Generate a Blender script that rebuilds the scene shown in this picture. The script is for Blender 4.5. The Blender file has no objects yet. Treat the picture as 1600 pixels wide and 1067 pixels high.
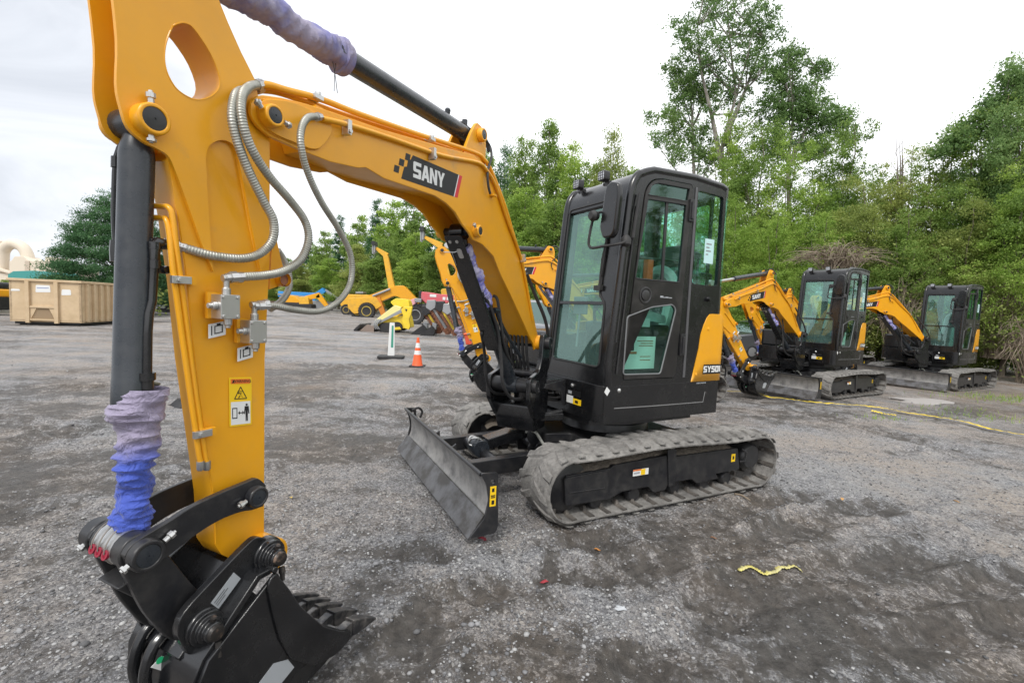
import bpy, bmesh, math, random
import numpy as np
from mathutils import Vector, Matrix
from mathutils.geometry import tessellate_polygon
PI=math.pi; R=math.radians
scene=bpy.context.scene; COL=scene.collection
# ---------------- camera ----------------
cam_d=bpy.data.cameras.new('camera'); cam=bpy.data.objects.new('camera',cam_d); COL.objects.link(cam); scene.camera=cam
cam_d.sensor_width=36; cam_d.lens=729.4/1600*36; cam_d.clip_start=.05; cam_d.clip_end=2000
cam.matrix_world=Matrix.Translation((0,0,1.5186))@Matrix.Rotation(R(90-3.952),4,'X')@Matrix.Rotation(R(2.503),4,'Z')
# ---------------- world: overcast daylight ----------------
SUN_EL,SUN_AZ=R(52),R(200)
w=bpy.data.worlds.new('World'); scene.world=w; w.use_nodes=True; nt=w.node_tree; nt.nodes.clear()
def N(t,k,**kw):
    n=t.nodes.new(k)
    for a,b in kw.items(): setattr(n,a,b)
    return n
out=N(nt,'ShaderNodeOutputWorld'); bg=N(nt,'ShaderNodeBackground'); sky=N(nt,'ShaderNodeTexSky'); sky.sky_type='NISHITA'; sky.sun_disc=False
sky.sun_elevation=SUN_EL; sky.sun_rotation=SUN_AZ; sky.dust_density=3
tc=N(nt,'ShaderNodeTexCoord'); mp=N(nt,'ShaderNodeMapping'); mp.inputs['Scale'].default_value=(1,1,2.6); no=N(nt,'ShaderNodeTexNoise'); no.inputs['Scale'].default_value=2.2; no.inputs['Detail'].default_value=7; no.inputs['Roughness'].default_value=.55
no.inputs['Distortion'].default_value=.6
cr=N(nt,'ShaderNodeValToRGB'); cr.color_ramp.elements[0].position=.36; cr.color_ramp.elements[1].position=.66
cr.color_ramp.elements[0].color=(4.9,5.15,5.6,1); cr.color_ramp.elements[1].color=(7.9,8.1,8.5,1)
# thinner grey cloud toward the left (west) part of the sky, brighter to the right
sx=N(nt,'ShaderNodeSeparateXYZ'); mr=N(nt,'ShaderNodeMapRange'); mr.inputs['From Min'].default_value=-.62; mr.inputs['From Max'].default_value=.0; mr.inputs['To Min'].default_value=0; mr.inputs['To Max'].default_value=1
mx0=N(nt,'ShaderNodeMixRGB'); mx0.inputs[2].default_value=(9.7,9.8,10.0,1)
mx=N(nt,'ShaderNodeMixRGB'); mx.inputs[0].default_value=.93
L=nt.links.new
L(tc.outputs['Generated'],mp.inputs[0]); L(mp.outputs[0],no.inputs[0]); L(no.outputs[0],cr.inputs[0]); L(tc.outputs['Generated'],sx.inputs[0]); L(sx.outputs[0],mr.inputs[0]); L(mr.outputs[0],mx0.inputs[0]); L(cr.outputs[0],mx0.inputs[1])
L(sky.outputs[0],mx.inputs[1]); L(mx0.outputs[0],mx.inputs[2]); L(mx.outputs[0],bg.inputs[0]); L(bg.outputs[0],out.inputs[0]); bg.inputs[1].default_value=.1
sd=bpy.data.lights.new('sun','SUN'); sd.energy=1.5; sd.angle=R(14); sd.color=(1,.97,.92); so=bpy.data.objects.new('sun',sd); COL.objects.link(so)
sdir=Vector((math.sin(SUN_AZ)*math.cos(SUN_EL),math.cos(SUN_AZ)*math.cos(SUN_EL),math.sin(SUN_EL)))
so.rotation_euler=sdir.to_track_quat('Z','Y').to_euler(); so.location=(0,0,30)
vs=scene.view_settings; vs.view_transform='Standard'; vs.look='None'; vs.exposure=0.68; vs.gamma=1
scene.cycles.max_bounces=8; scene.cycles.transparent_max_bounces=24; scene.cycles.use_denoising=True
# ---------------- materials ----------------
MATS={}
def mat(name,col,rough=.5,metal=0,noise=None,bump=None,dust=None,coat=0,spec=.5,dirt=None):
    """noise=(scale,color2,lo,hi) blotches; dust=(scale,color,amount) fine overlay; bump=(scale,dist)"""
    if name in MATS: return MATS[name]
    m=bpy.data.materials.new(name); m.use_nodes=True; t=m.node_tree; b=t.nodes['Principled BSDF']; l=t.links.new
    b.inputs['Base Color'].default_value=(*col,1); b.inputs['Roughness'].default_value=rough; b.inputs['Metallic'].default_value=metal
    b.inputs['Coat Weight'].default_value=coat; b.inputs['Specular IOR Level'].default_value=spec; b.inputs['Coat Roughness'].default_value=.12
    tc=N(t,'ShaderNodeTexCoord'); cur=None
    for k,spec_ in enumerate([noise,dust,dirt]):
        if not spec_: continue
        if len(spec_)==3: sc,c2,am=spec_; lo,hi=.45,.75
        else: sc,c2,lo,hi=spec_; am=1
        n=N(t,'ShaderNodeTexNoise'); n.inputs['Scale'].default_value=sc; n.inputs['Detail'].default_value=8; n.inputs['Roughness'].default_value=.65
        l(tc.outputs['Object'],n.inputs[0]); r=N(t,'ShaderNodeMapRange'); r.inputs['From Min'].default_value=lo; r.inputs['From Max'].default_value=hi; r.inputs['To Max'].default_value=am
        l(n.outputs[0],r.inputs[0]); mm=N(t,'ShaderNodeMixRGB'); l(r.outputs[0],mm.inputs[0]); mm.inputs[2].default_value=(*c2,1)
        if cur: l(cur,mm.inputs[1])
        else: mm.inputs[1].default_value=(*col,1)
        cur=mm.outputs[0]
        if k==1:
            rr=N(t,'ShaderNodeMapRange'); rr.inputs['To Min'].default_value=rough; rr.inputs['To Max'].default_value=.9; l(r.outputs[0],rr.inputs[0]); l(rr.outputs[0],b.inputs['Roughness'])
    if cur: l(cur,b.inputs['Base Color'])
    if bump:
        n=N(t,'ShaderNodeTexNoise'); n.inputs['Scale'].default_value=bump[0]; n.inputs['Detail'].default_value=6; l(tc.outputs['Object'],n.inputs[0]); bp=N(t,'ShaderNodeBump'); bp.inputs['Distance'].default_value=bump[1]; bp.inputs['Strength'].default_value=1
        l(n.outputs[0],bp.inputs['Height']); l(bp.outputs[0],b.inputs['Normal'])
    MATS[name]=m; return m
YEL=mat('yellow_paint',(.80,.37,.011),.32,0,noise=(2.5,(.74,.335,.011),.35,.7),bump=(60,.0003),dust=(9,(.50,.29,.09),.18),coat=.12,spec=.4,dirt=(2.2,(.40,.26,.12),.62,.80))
YEL2=mat('faded_yellow_paint',(.78,.42,.03),.5,0,noise=(3,(.6,.33,.05),.45,.7),bump=(8,.002))
LEM=mat('lemon_yellow_paint',(.85,.62,.03),.45,0,noise=(3,(.7,.5,.05),.4,.7))
BLK=mat('black_paint',(.009,.0095,.011),.22,0,bump=(40,.00015),dust=(9,(.05,.048,.045),.22),coat=.3,dirt=(30,(.22,.20,.18),.70,.78))
BLK2=mat('satin_black_steel',(.014,.0145,.017),.30,0,noise=(6,(.028,.028,.029),.4,.75),bump=(90,.0005),dust=(14,(.075,.07,.063),.32))
SHELL=mat('charcoal_bodywork',(.006,.0063,.0072),.24,0,bump=(25,.0002),dust=(6,(.045,.043,.04),.14),coat=.25,dirt=(18,(.13,.12,.11),.66,.78))
BLU=mat('blue_black_cylinder',(.016,.02,.026),.27,0,noise=(4,(.032,.038,.045),.4,.7),dust=(20,(.09,.09,.09),.22),bump=(50,.00012))
DUSTY=mat('dusty_rubber',(.125,.12,.113),.9,0,noise=(5,(.25,.24,.225),.36,.60),dust=(28,(.05,.047,.044),.6),bump=(38,.008))
TREAD=mat('track_inner',(.055,.05,.045),.85,0,noise=(9,(.13,.115,.10),.4,.65),bump=(30,.004))
RUB=mat('black_rubber',(.02,.02,.021),.6,0,dust=(12,(.08,.075,.07),.35))
STEEL=mat('zinc_steel',(.55,.55,.54),.35,.9,bump=(60,.0003)); 
HOSE=mat('braided_steel_hose',(.40,.40,.36),.42,.6,noise=(14,(.27,.27,.23),.4,.7))
WORN=mat('worn_blade_steel',(.13,.13,.132),.42,.3,noise=(6,(.32,.315,.305),.36,.60),dust=(38,(.36,.35,.335),.8),bump=(60,.001))
DIRT=mat('caked_dirt',(.17,.145,.115),.95,0,noise=(12,(.10,.085,.07),.35,.7),bump=(35,.012))
RUST=mat('rusty_steel',(.16,.06,.03),.8,.1,noise=(8,(.32,.15,.09),.4,.6),bump=(30,.003))
WHT=mat('white_vinyl',(.72,.73,.72),.5); STK=mat('silver_label',(.36,.38,.40),.4); INK=mat('black_ink',(.01,.01,.011),.5); RED=mat('red_stripe',(.62,.02,.03),.4); ORG=mat('orange_header',(.75,.17,.02),.5); DY=mat('decal_yellow',(.85,.55,.01),.45)
GRN=mat('green_marker',(.02,.5,.2),.5); LAMP=mat('lamp_lens',(.55,.56,.58),.15,.6); CONE=mat('cone_orange',(.85,.12,.03),.5); PINK=mat('faded_red_paint',(.62,.10,.12),.5,0,noise=(3,(.5,.15,.17),.4,.7))
SEATM=mat('seat_vinyl',(.07,.072,.078),.5); PLAS=mat('clear_wrap',(.5,.56,.55),.25); TAN=mat('tan_paint',(.58,.44,.28),.6,0,noise=(1.5,(.5,.37,.22),.4,.7),dust=(4,(.3,.2,.13),.25)); TEAL=mat('teal_roofing',(.05,.27,.25),.6)
BEI=mat('beige_steel',(.66,.58,.47),.6); BLUE=mat('lift_blue',(.03,.25,.62),.45); GREY=mat('grey_steel',(.3,.31,.32),.45,.3); CARP=mat('car_silver_paint',(.16,.17,.185),.25,.5,coat=.6)
SAFR=mat('safety_green',(.05,.28,.2),.5)
def glass(name,tint,refl=.14,milk=0):
    m=bpy.data.materials.new(name); m.use_nodes=True; t=m.node_tree; t.nodes.clear(); l=t.links.new
    o=N(t,'ShaderNodeOutputMaterial'); tr=N(t,'ShaderNodeBsdfTransparent'); tr.inputs[0].default_value=(*tint,1); g=N(t,'ShaderNodeBsdfGlossy'); g.inputs['Roughness'].default_value=.03; g.inputs[0].default_value=(.60,.85,.78,1)
    fr=N(t,'ShaderNodeFresnel'); fr.inputs[0].default_value=1.5; ad=N(t,'ShaderNodeMath',operation='ADD'); ad.inputs[1].default_value=refl; mx=N(t,'ShaderNodeMixShader'); ge=N(t,'ShaderNodeNewGeometry'); iv=N(t,'ShaderNodeMath',operation='SUBTRACT'); iv.inputs[0].default_value=1; l(ge.outputs['Backfacing'],iv.inputs[1]); mu=N(t,'ShaderNodeMath',operation='MULTIPLY'); l(fr.outputs[0],ad.inputs[0]); l(ad.outputs[0],mu.inputs[0]); l(iv.outputs[0],mu.inputs[1]); l(mu.outputs[0],mx.inputs[0]); l(tr.outputs[0],mx.inputs[1]); l(g.outputs[0],mx.inputs[2])
    df=N(t,'ShaderNodeBsdfDiffuse'); df.inputs[0].default_value=(.32,.52,.47,1); m2=N(t,'ShaderNodeMixShader')
    tc=N(t,'ShaderNodeTexCoord'); n=N(t,'ShaderNodeTexNoise'); n.inputs['Scale'].default_value=3; n.inputs['Detail'].default_value=5; l(tc.outputs['Object'],n.inputs[0]); r=N(t,'ShaderNodeMapRange'); r.inputs['From Min'].default_value=.3; r.inputs['From Max'].default_value=.8; r.inputs['To Min'].default_value=milk*.5; r.inputs['To Max'].default_value=milk*1.6; l(n.outputs[0],r.inputs[0]); l(r.outputs[0],m2.inputs[0])
    l(mx.outputs[0],m2.inputs[1]); l(df.outputs[0],m2.inputs[2]); l(m2.outputs[0],o.inputs[0]); MATS[name]=m; return m
GLF=glass('milky_windscreen_glass',(.80,.935,.91),.12,.09); GLS=glass('green_side_glass',(.72,.91,.86),.06,.006)  # windscreen: noise mixes a milky teal diffuse into the glass
# sleeve cloth: faded lavender to blue along its length (object z)
def cloth(name,c1,c2,z0,z1,axis=2):
    m=bpy.data.materials.new(name); m.use_nodes=True; t=m.node_tree; b=t.nodes['Principled BSDF']; l=t.links.new; b.inputs['Roughness'].default_value=.75; b.inputs['Sheen Weight'].default_value=.2
    tc=N(t,'ShaderNodeTexCoord'); s=N(t,'ShaderNodeSeparateXYZ'); l(tc.outputs['Object'],s.inputs[0]); n=N(t,'ShaderNodeTexNoise'); n.inputs['Scale'].default_value=22; n.inputs['Detail'].default_value=4; l(tc.outputs['Object'],n.inputs[0])
    a=N(t,'ShaderNodeMath',operation='MULTIPLY_ADD'); a.inputs[1].default_value=(z1-z0)*.45; l(n.outputs[0],a.inputs[0]); l(s.outputs[axis],a.inputs[2])
    r=N(t,'ShaderNodeMapRange'); r.inputs['From Min'].default_value=z0+(z1-z0)*.2; r.inputs['From Max'].default_value=z1+(z1-z0)*.2; l(a.outputs[0],r.inputs[0]); mm=N(t,'ShaderNodeMixRGB'); mm.inputs[1].default_value=(*c1,1); mm.inputs[2].default_value=(*c2,1); l(r.outputs[0],mm.inputs[0]); l(mm.outputs[0],b.inputs['Base Color'])
    bp=N(t,'ShaderNodeBump'); bp.inputs['Distance'].default_value=.012; n2=N(t,'ShaderNodeTexNoise'); n2.inputs['Scale'].default_value=26; n2.inputs['Detail'].default_value=5; n2.inputs['Distortion'].default_value=2.5; l(tc.outputs['Object'],n2.inputs[0]); l(n2.outputs[0],bp.inputs['Height']); l(bp.outputs[0],b.inputs['Normal']); MATS[name]=m; return m
CL1=cloth('faded_sleeve_cloth',(.045,.085,.42),(.29,.255,.36),1.03,1.10); CL2=mat('lavender_sleeve_cloth',(.30,.275,.37),.75,0,noise=(7,(.17,.17,.36),.45,.62),bump=(30,.008))
# ---------------- mesh helpers ----------------
ID=lambda x,y,z:(x,y,z)
SPLIT={'pin_boss','pivot_pin','grease_nipple','guard_bolt','pipe_cap','hydraulic_hose','vent_grille','tie_string','cover_screw','bolt_head','rear_corner_post','rain_strip','cylinder_lug','hose_fitting','hook_frame'}
class MB:
    def __init__(s,f=ID): s.v=[];s.fa=[];s.m=[];s.f=f;s.mi=0
    def add(s,vs,fs,f=None):
        f=f or s.f; o=len(s.v); s.v+= [tuple(f(*p)) for p in vs]; s.fa+=[[o+i for i in q] for q in fs]; s.m+=[s.mi]*len(fs); return s
    def box(s,x0,x1,y0,y1,z0,z1,f=None):
        return s.add([(x,y,z) for x in (x0,x1) for y in (y0,y1) for z in (z0,z1)],[(0,1,3,2),(4,6,7,5),(0,4,5,1),(2,3,7,6),(0,2,6,4),(1,5,7,3)],f)
    def prism(s,poly,a0,a1,order='xyz',holes=(),f=None):
        """poly in 2D; order says where (u,v,a) go"""
        rings=[list(poly)]+[list(h) for h in holes]; allp=[p for r in rings for p in r]; n=len(allp)
        def P(p,a):
            u,v=p; return {'xyz':(u,v,a),'uav':(u,a,v),'auv':(a,u,v)}[order]
        vs=[P(p,a0) for p in allp]+[P(p,a1) for p in allp]; fs=[]
        if len(rings)==1: fs+=[list(range(n)),list(range(2*n-1,n-1,-1))]
        else:
            tr=tessellate_polygon([[Vector((p[0],p[1],0)) for p in r] for r in rings]); fs+=[list(t) for t in tr]+[[i+n for i in t[::-1]] for t in tr]
        o=0
        for r in rings:
            k=len(r)
            fs+=[[o+i,o+(i+1)%k,o+(i+1)%k+n,o+i+n] for i in range(k)]; o+=k
        return s.add(vs,fs,f)
    def tube(s,pts,r,seg=10,closed=False,caps=True,f=None,sub=0,flat=1.0):
        f=f or s.f; P=[Vector(f(*p)) for p in pts]
        if sub: P=smooth(P,sub)
        n=len(P)
        if isinstance(r,(list,tuple)):
            k_=len(r)-1; rr=lambda i,n: r[min(int(i*k_/(n-1)),k_-1)]*(1-(i*k_/(n-1)-min(int(i*k_/(n-1)),k_-1)))+r[min(int(i*k_/(n-1)),k_-1)+1]*(i*k_/(n-1)-min(int(i*k_/(n-1)),k_-1))
        else: rr=lambda i,n:r
        vs=[];fs=[]; T=[(P[min(i+1,n-1)]-P[max(i-1,0)]).normalized() if not closed else (P[(i+1)%n]-P[i-1]).normalized() for i in range(n)]
        u=T[0].orthogonal().normalized()
        for i in range(n):
            u=(u-T[i]*u.dot(T[i])); u=u.normalized() if u.length>1e-6 else T[i].orthogonal().normalized(); v=T[i].cross(u); q=rr(i,n)
            vs+=[tuple(P[i]+(u*math.cos(a)+v*math.sin(a)*flat)*q) for a in [2*PI*k/seg for k in range(seg)]]
        m=n if closed else n-1
        for i in range(m):
            a=i*seg;b=((i+1)%n)*seg
            fs+=[[a+k,a+(k+1)%seg,b+(k+1)%seg,b+k] for k in range(seg)]
        if caps and not closed: fs+=[list(range(seg))[::-1],[(n-1)*seg+k for k in range(seg)]]
        return s.add(vs,fs,ID)
    def cyl(s,p0,p1,r,seg=20,r2=None,f=None,caps=True):
        return s.tube([p0,p1],[r,r if r2 is None else r2],seg,f=f,caps=caps)
    def lathe(s,p0,axis,prof,seg=20,f=None):
        """prof: (dist along axis, radius)"""
        f=f or s.f; A=Vector(f(*p0)); B_=Vector(f(*[p0[i]+axis[i] for i in range(3)])); d=(B_-A).normalized(); u=d.orthogonal().normalized(); v=d.cross(u); vs=[];fs=[]
        for (h,r) in prof: vs+=[tuple(A+d*h+(u*math.cos(2*PI*k/seg)+v*math.sin(2*PI*k/seg))*r) for k in range(seg)]
        for i in range(len(prof)-1): fs+=[[i*seg+k,i*seg+(k+1)%seg,(i+1)*seg+(k+1)%seg,(i+1)*seg+k] for k in range(seg)]
        fs+=[list(range(seg))[::-1],[(len(prof)-1)*seg+k for k in range(seg)]]
        return s.add(vs,fs,ID)
    def build(s,name,mats,parent=None,bevel=0,smooth_=True,props=None,ang=38,seg=2):
        if name in SPLIT and len(s.fa)>0:
            pr=list(range(len(s.v)))
            def fd(i):
                while pr[i]!=i: pr[i]=pr[pr[i]]; i=pr[i]
                return i
            for f in s.fa:
                for i in f[1:]: pr[fd(i)]=fd(f[0])
            grp={}
            for k,f in enumerate(s.fa): grp.setdefault(fd(f[0]),[]).append(k)
            if len(grp)>1:
                for ks in grp.values():
                    q=MB(); mp={}
                    for k in ks:
                        for i in s.fa[k]:
                            if i not in mp: mp[i]=len(q.v); q.v.append(s.v[i])
                        q.fa.append([mp[i] for i in s.fa[k]]); q.m.append(s.m[k])
                    o=q.build(name,mats,parent,bevel,smooth_,props,ang,seg)
                return o
        me=bpy.data.meshes.new(name); me.from_pydata(s.v,[],s.fa); 
        if not isinstance(mats,(list,tuple)): mats=[mats]
        for m in mats: me.materials.append(m)
        if any(s.m): me.polygons.foreach_set('material_index',s.m)
        bm=bmesh.new(); bm.from_mesh(me); bmesh.ops.recalc_face_normals(bm,faces=bm.faces[:]); bm.to_mesh(me); bm.free()
        if smooth_:
            me.polygons.foreach_set('use_smooth',[True]*len(me.polygons)); me.set_sharp_from_angle(angle=R(ang))
        o=bpy.data.objects.new(name,me); COL.objects.link(o); o.parent=parent
        if bevel:
            b=o.modifiers.new('bevel','BEVEL'); b.width=bevel; b.segments=seg; b.limit_method='ANGLE'; b.angle_limit=R(40); b.harden_normals=smooth_
        for k,v in (props or {}).items(): o[k]=v
        return o
def smooth(P,sub):
    out=[]; n=len(P)
    for i in range(n-1):
        p0,p1,p2,p3=P[max(i-1,0)],P[i],P[i+1],P[min(i+2,n-1)]
        for k in range(sub):
            t=k/sub; out.append(.5*((2*p1)+(p2-p0)*t+(2*p0-5*p1+4*p2-p3)*t*t+(3*p1-p0-3*p2+p3)*t**3))
    return out+[P[-1]]
def sm2(pts,sub): return [tuple(p) for p in smooth([Vector((*p,0)) if len(p)==2 else Vector(p) for p in pts],sub)]
def sm2d(pts,sub): return [(p[0],p[1]) for p in sm2(pts,sub)]
def circ(c,r,n=20,a0=0,a1=2*PI): return [(c[0]+r*math.cos(a0+(a1-a0)*k/n),c[1]+r*math.sin(a0+(a1-a0)*k/n)) for k in range(n)]
def rrect(x0,x1,y0,y1,r,n=4):
    o=[]
    for cx,cy,a in ((x1-r,y1-r,0),(x0+r,y1-r,PI/2),(x0+r,y0+r,PI),(x1-r,y0+r,1.5*PI)): o+=[(cx+r*math.cos(a+PI/2*k/n),cy+r*math.sin(a+PI/2*k/n)) for k in range(n+1)]
    return o
def roundpoly(poly,r,n=4):
    out=[];m=len(poly)
    for i in range(m):
        p=Vector(poly[i]);a=Vector(poly[i-1]);b=Vector(poly[(i+1)%m]); d1=(a-p);d2=(b-p); rr=min(r,d1.length*.45,d2.length*.45); q0=p+d1.normalized()*rr;q1=p+d2.normalized()*rr
        for k in range(n+1):
            t=k/n; out.append(tuple((1-t)**2*q0+2*t*(1-t)*p+t*t*q1))
    return out
def thing(name,label,cat,loc=(0,0,0),rz=0,group=None):
    o=bpy.data.objects.new(name,None); COL.objects.link(o); o.location=loc; o.rotation_euler=(0,0,rz); o.empty_display_size=.2; o['label']=label; o['category']=cat
    if group: o['group']=group
    return o
def tag(o,label,cat,group=None):
    o['label']=label;o['category']=cat
    if group:o['group']=group
    return o
def struct(o,kind='structure'): o['kind']=kind; return o
def copy_tree(o,parent=None):
    c=o.copy(); COL.objects.link(c); c.parent=parent
    for ch in list(o.children): copy_tree(ch,c)
    return c
def text_geo(txt,size,bold=0,align='CENTER'):
    cu=bpy.data.curves.new('t','FONT'); cu.body=txt; cu.size=size; cu.align_x=align; cu.align_y='CENTER'; cu.offset=bold; cu.resolution_u=2
    o=bpy.data.objects.new('t',cu); COL.objects.link(o); bpy.context.view_layer.update(); me=bpy.data.meshes.new_from_object(o.evaluated_get(bpy.context.evaluated_depsgraph_get()))
    r=([tuple(v.co) for v in me.vertices],[list(p.vertices) for p in me.polygons]); bpy.data.objects.remove(o); bpy.data.curves.remove(cu); bpy.data.meshes.remove(me); return r
# ---------------- excavator ----------------
A3=R(3.); C3,S3=math.cos(A3),math.sin(A3)
def UP(x,y,z): return (C3*x-S3*y,S3*x+C3*y,z)                      # upper body, slewed 3 degrees on the tracks
P0=(.95,.1); BA=R(38); BD=(math.cos(BA),math.sin(BA)); BN=(-math.sin(BA),math.cos(BA))
NARROW=[False]
def BM(s,n,z):
    if NARROW[0] and n<.085: n=.085-(.085-n)*.68      # stick, linkage and bucket are slimmer than the boom
    return (P0[0]+BD[0]*s+BN[0]*n,P0[1]+BD[1]*s+BN[1]*n,z)   # boom plane: reach s, sideways n, height z
def inv(a,b): return [(a[i],b[i]) for i in range(2)]
def letters(word,h,gap,mb,f,slant=.0):
    """block capitals; returns width"""
    G={'S':[[(0,0),(.72,0),(.8,.08),(.8,.5),(.72,.58),(.26,.58),(.26,.78),(.8,.78),(.8,1),(.08,1),(0,.92),(0,.46),(.08,.38),(.54,.38),(.54,.22),(0,.22)]],
     'A':[[(0,0),(.24,0),(.3,.2),(.56,.2),(.62,0),(.86,0),(.58,1),(.28,1)]],'N':[[(0,0),(.25,0),(.25,.6),(.56,0),(.82,0),(.82,1),(.57,1),(.57,.4),(.26,1),(0,1)]],
     'Y':[[(.31,0),(.55,0),(.55,.4),(.86,1),(.6,1),(.43,.62),(.26,1),(0,1),(.31,.4)]],'U':[[(.08,0),(.74,0),(.82,.08),(.82,1),(.57,1),(.57,.22),(.25,.22),(.25,1),(0,1),(0,.08)]],
     '5':[[(0,0),(.72,0),(.8,.08),(.8,.56),(.72,.62),(.26,.62),(.26,.78),(.78,.78),(.78,1),(0,1),(0,.42),(.54,.42),(.54,.22),(0,.22)]],
     '0':[[(.08,0),(.72,0),(.8,.08),(.8,1),(0,1),(0,.08)]]}
    H={'A':[(.37,.4),(.49,.4),(.43,.66)],'0':[(.26,.22),(.54,.22),(.54,.78),(.26,.78)]}
    x=0
    for ch in word:
        for poly in G[ch]:
            q=[((x+p[0]+slant*p[1])*h,p[1]*h) for p in poly]; hs=[[((x+p[0]+slant*p[1])*h,p[1]*h) for p in H[ch]]] if ch in H else []
            mb.prism(q,0,.0008,holes=hs,f=f)
        x+=(.86 if ch in 'AY' else .82)+gap
    return (x-gap)*h
def merge(name,pairs,parent,bevel=0):
    M_=MB(); mats=[]
    for mb,m in pairs:
        if m not in mats: mats.append(m)
        o=len(M_.v); M_.v+=mb.v; M_.fa+=[[o+i for i in q] for q in mb.fa]; M_.m+=[mats.index(m)]*len(mb.fa)
    return M_.build(name,mats,parent,smooth_=False,bevel=bevel)
def flat(mb,poly,lift,f,th=.0008): mb.prism(poly,lift,lift+th,f=f)
def warning_decal(root,f,w,h,name='warning_decal'):
    """f maps decal (u right, v up, lift) to the machine"""
    d=MB(f); flat(d,roundpoly([(0,0),(w,0),(w,h),(0,h)],w*.06),0,f); PR=[(d,DY)]
    a=MB(f); flat(a,[(w*.07,h*.035),(w*.93,h*.035),(w*.93,h*.5),(w*.07,h*.5)],.001,f); PR.append((a,WHT))
    a=MB(f); flat(a,[(w*.07,h*.865),(w*.93,h*.865),(w*.93,h*.965),(w*.07,h*.965)],.001,f); PR.append((a,ORG))
    a=MB(f); v,fc=text_geo('WARNING',h*.082,.0003); a.add([(p[0]+w*.56,p[1]+h*.915,.0022) for p in v],fc)
    flat(a,[(w*.12,h*.885),(w*.24,h*.885),(w*.18,h*.95)],.0022,f)
    tri=[(w*.2,h*.55),(w*.8,h*.55),(w*.5,h*.82)]; c=(w*.5,h*.64)
    a.prism(roundpoly(tri,w*.06),.001,.0018,holes=[[(c[0]+(p[0]-c[0])*.8,c[1]+(p[1]-c[1])*.8) for p in tri][::-1]])
    flat(a,[(w*.36,h*.70),(w*.62,h*.70),(w*.62,h*.715),(w*.36,h*.715)],.001,f); flat(a,circ((w*.42,h*.672),w*.035,8),.001,f)
    flat(a,[(w*.44,h*.68),(w*.56,h*.60),(w*.62,h*.575),(w*.54,h*.62),(w*.5,h*.65),(w*.57,h*.67)],.001,f); flat(a,[(w*.38,h*.575),(w*.46,h*.63),(w*.49,h*.62),(w*.43,h*.575)],.001,f)
    a.prism([(w*.12,h*.16),(w*.34,h*.16),(w*.34,h*.38),(w*.12,h*.38)],.0018,.0026,holes=[[(w*.15,h*.18),(w*.31,h*.18),(w*.31,h*.36),(w*.15,h*.36)]])
    flat(a,[(w*.38,h*.27),(w*.45,h*.31),(w*.45,h*.28),(w*.57,h*.28),(w*.57,h*.31),(w*.64,h*.27),(w*.57,h*.23),(w*.57,h*.26),(w*.45,h*.26),(w*.45,h*.23)],.0018,f)
    flat(a,circ((w*.76,h*.43),w*.05,10),.0018,f); flat(a,[(w*.67,h*.4),(w*.85,h*.4),(w*.88,h*.24),(w*.84,h*.24),(w*.81,h*.34),(w*.81,h*.09),(w*.77,h*.09),(w*.76,h*.24),(w*.75,h*.09),(w*.71,h*.09),(w*.71,h*.34),(w*.68,h*.24),(w*.64,h*.24)],.0018,f)
    PR.append((a,INK)); return merge(name,PR,root)
def small_label(root,f,w,h,kind):
    """kind: list of (u0,u1,v0,v1,material)"""
    PR=[]
    for i,(a,b,c,d,m) in enumerate(kind):
        q=MB(f); flat(q,[(a*w,c*h),(b*w,c*h),(b*w,d*h),(a*w,d*h)],.0009*(i>0)+.0003*i,f); PR.append((q,m))
    return merge('sticker',PR,root)
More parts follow.
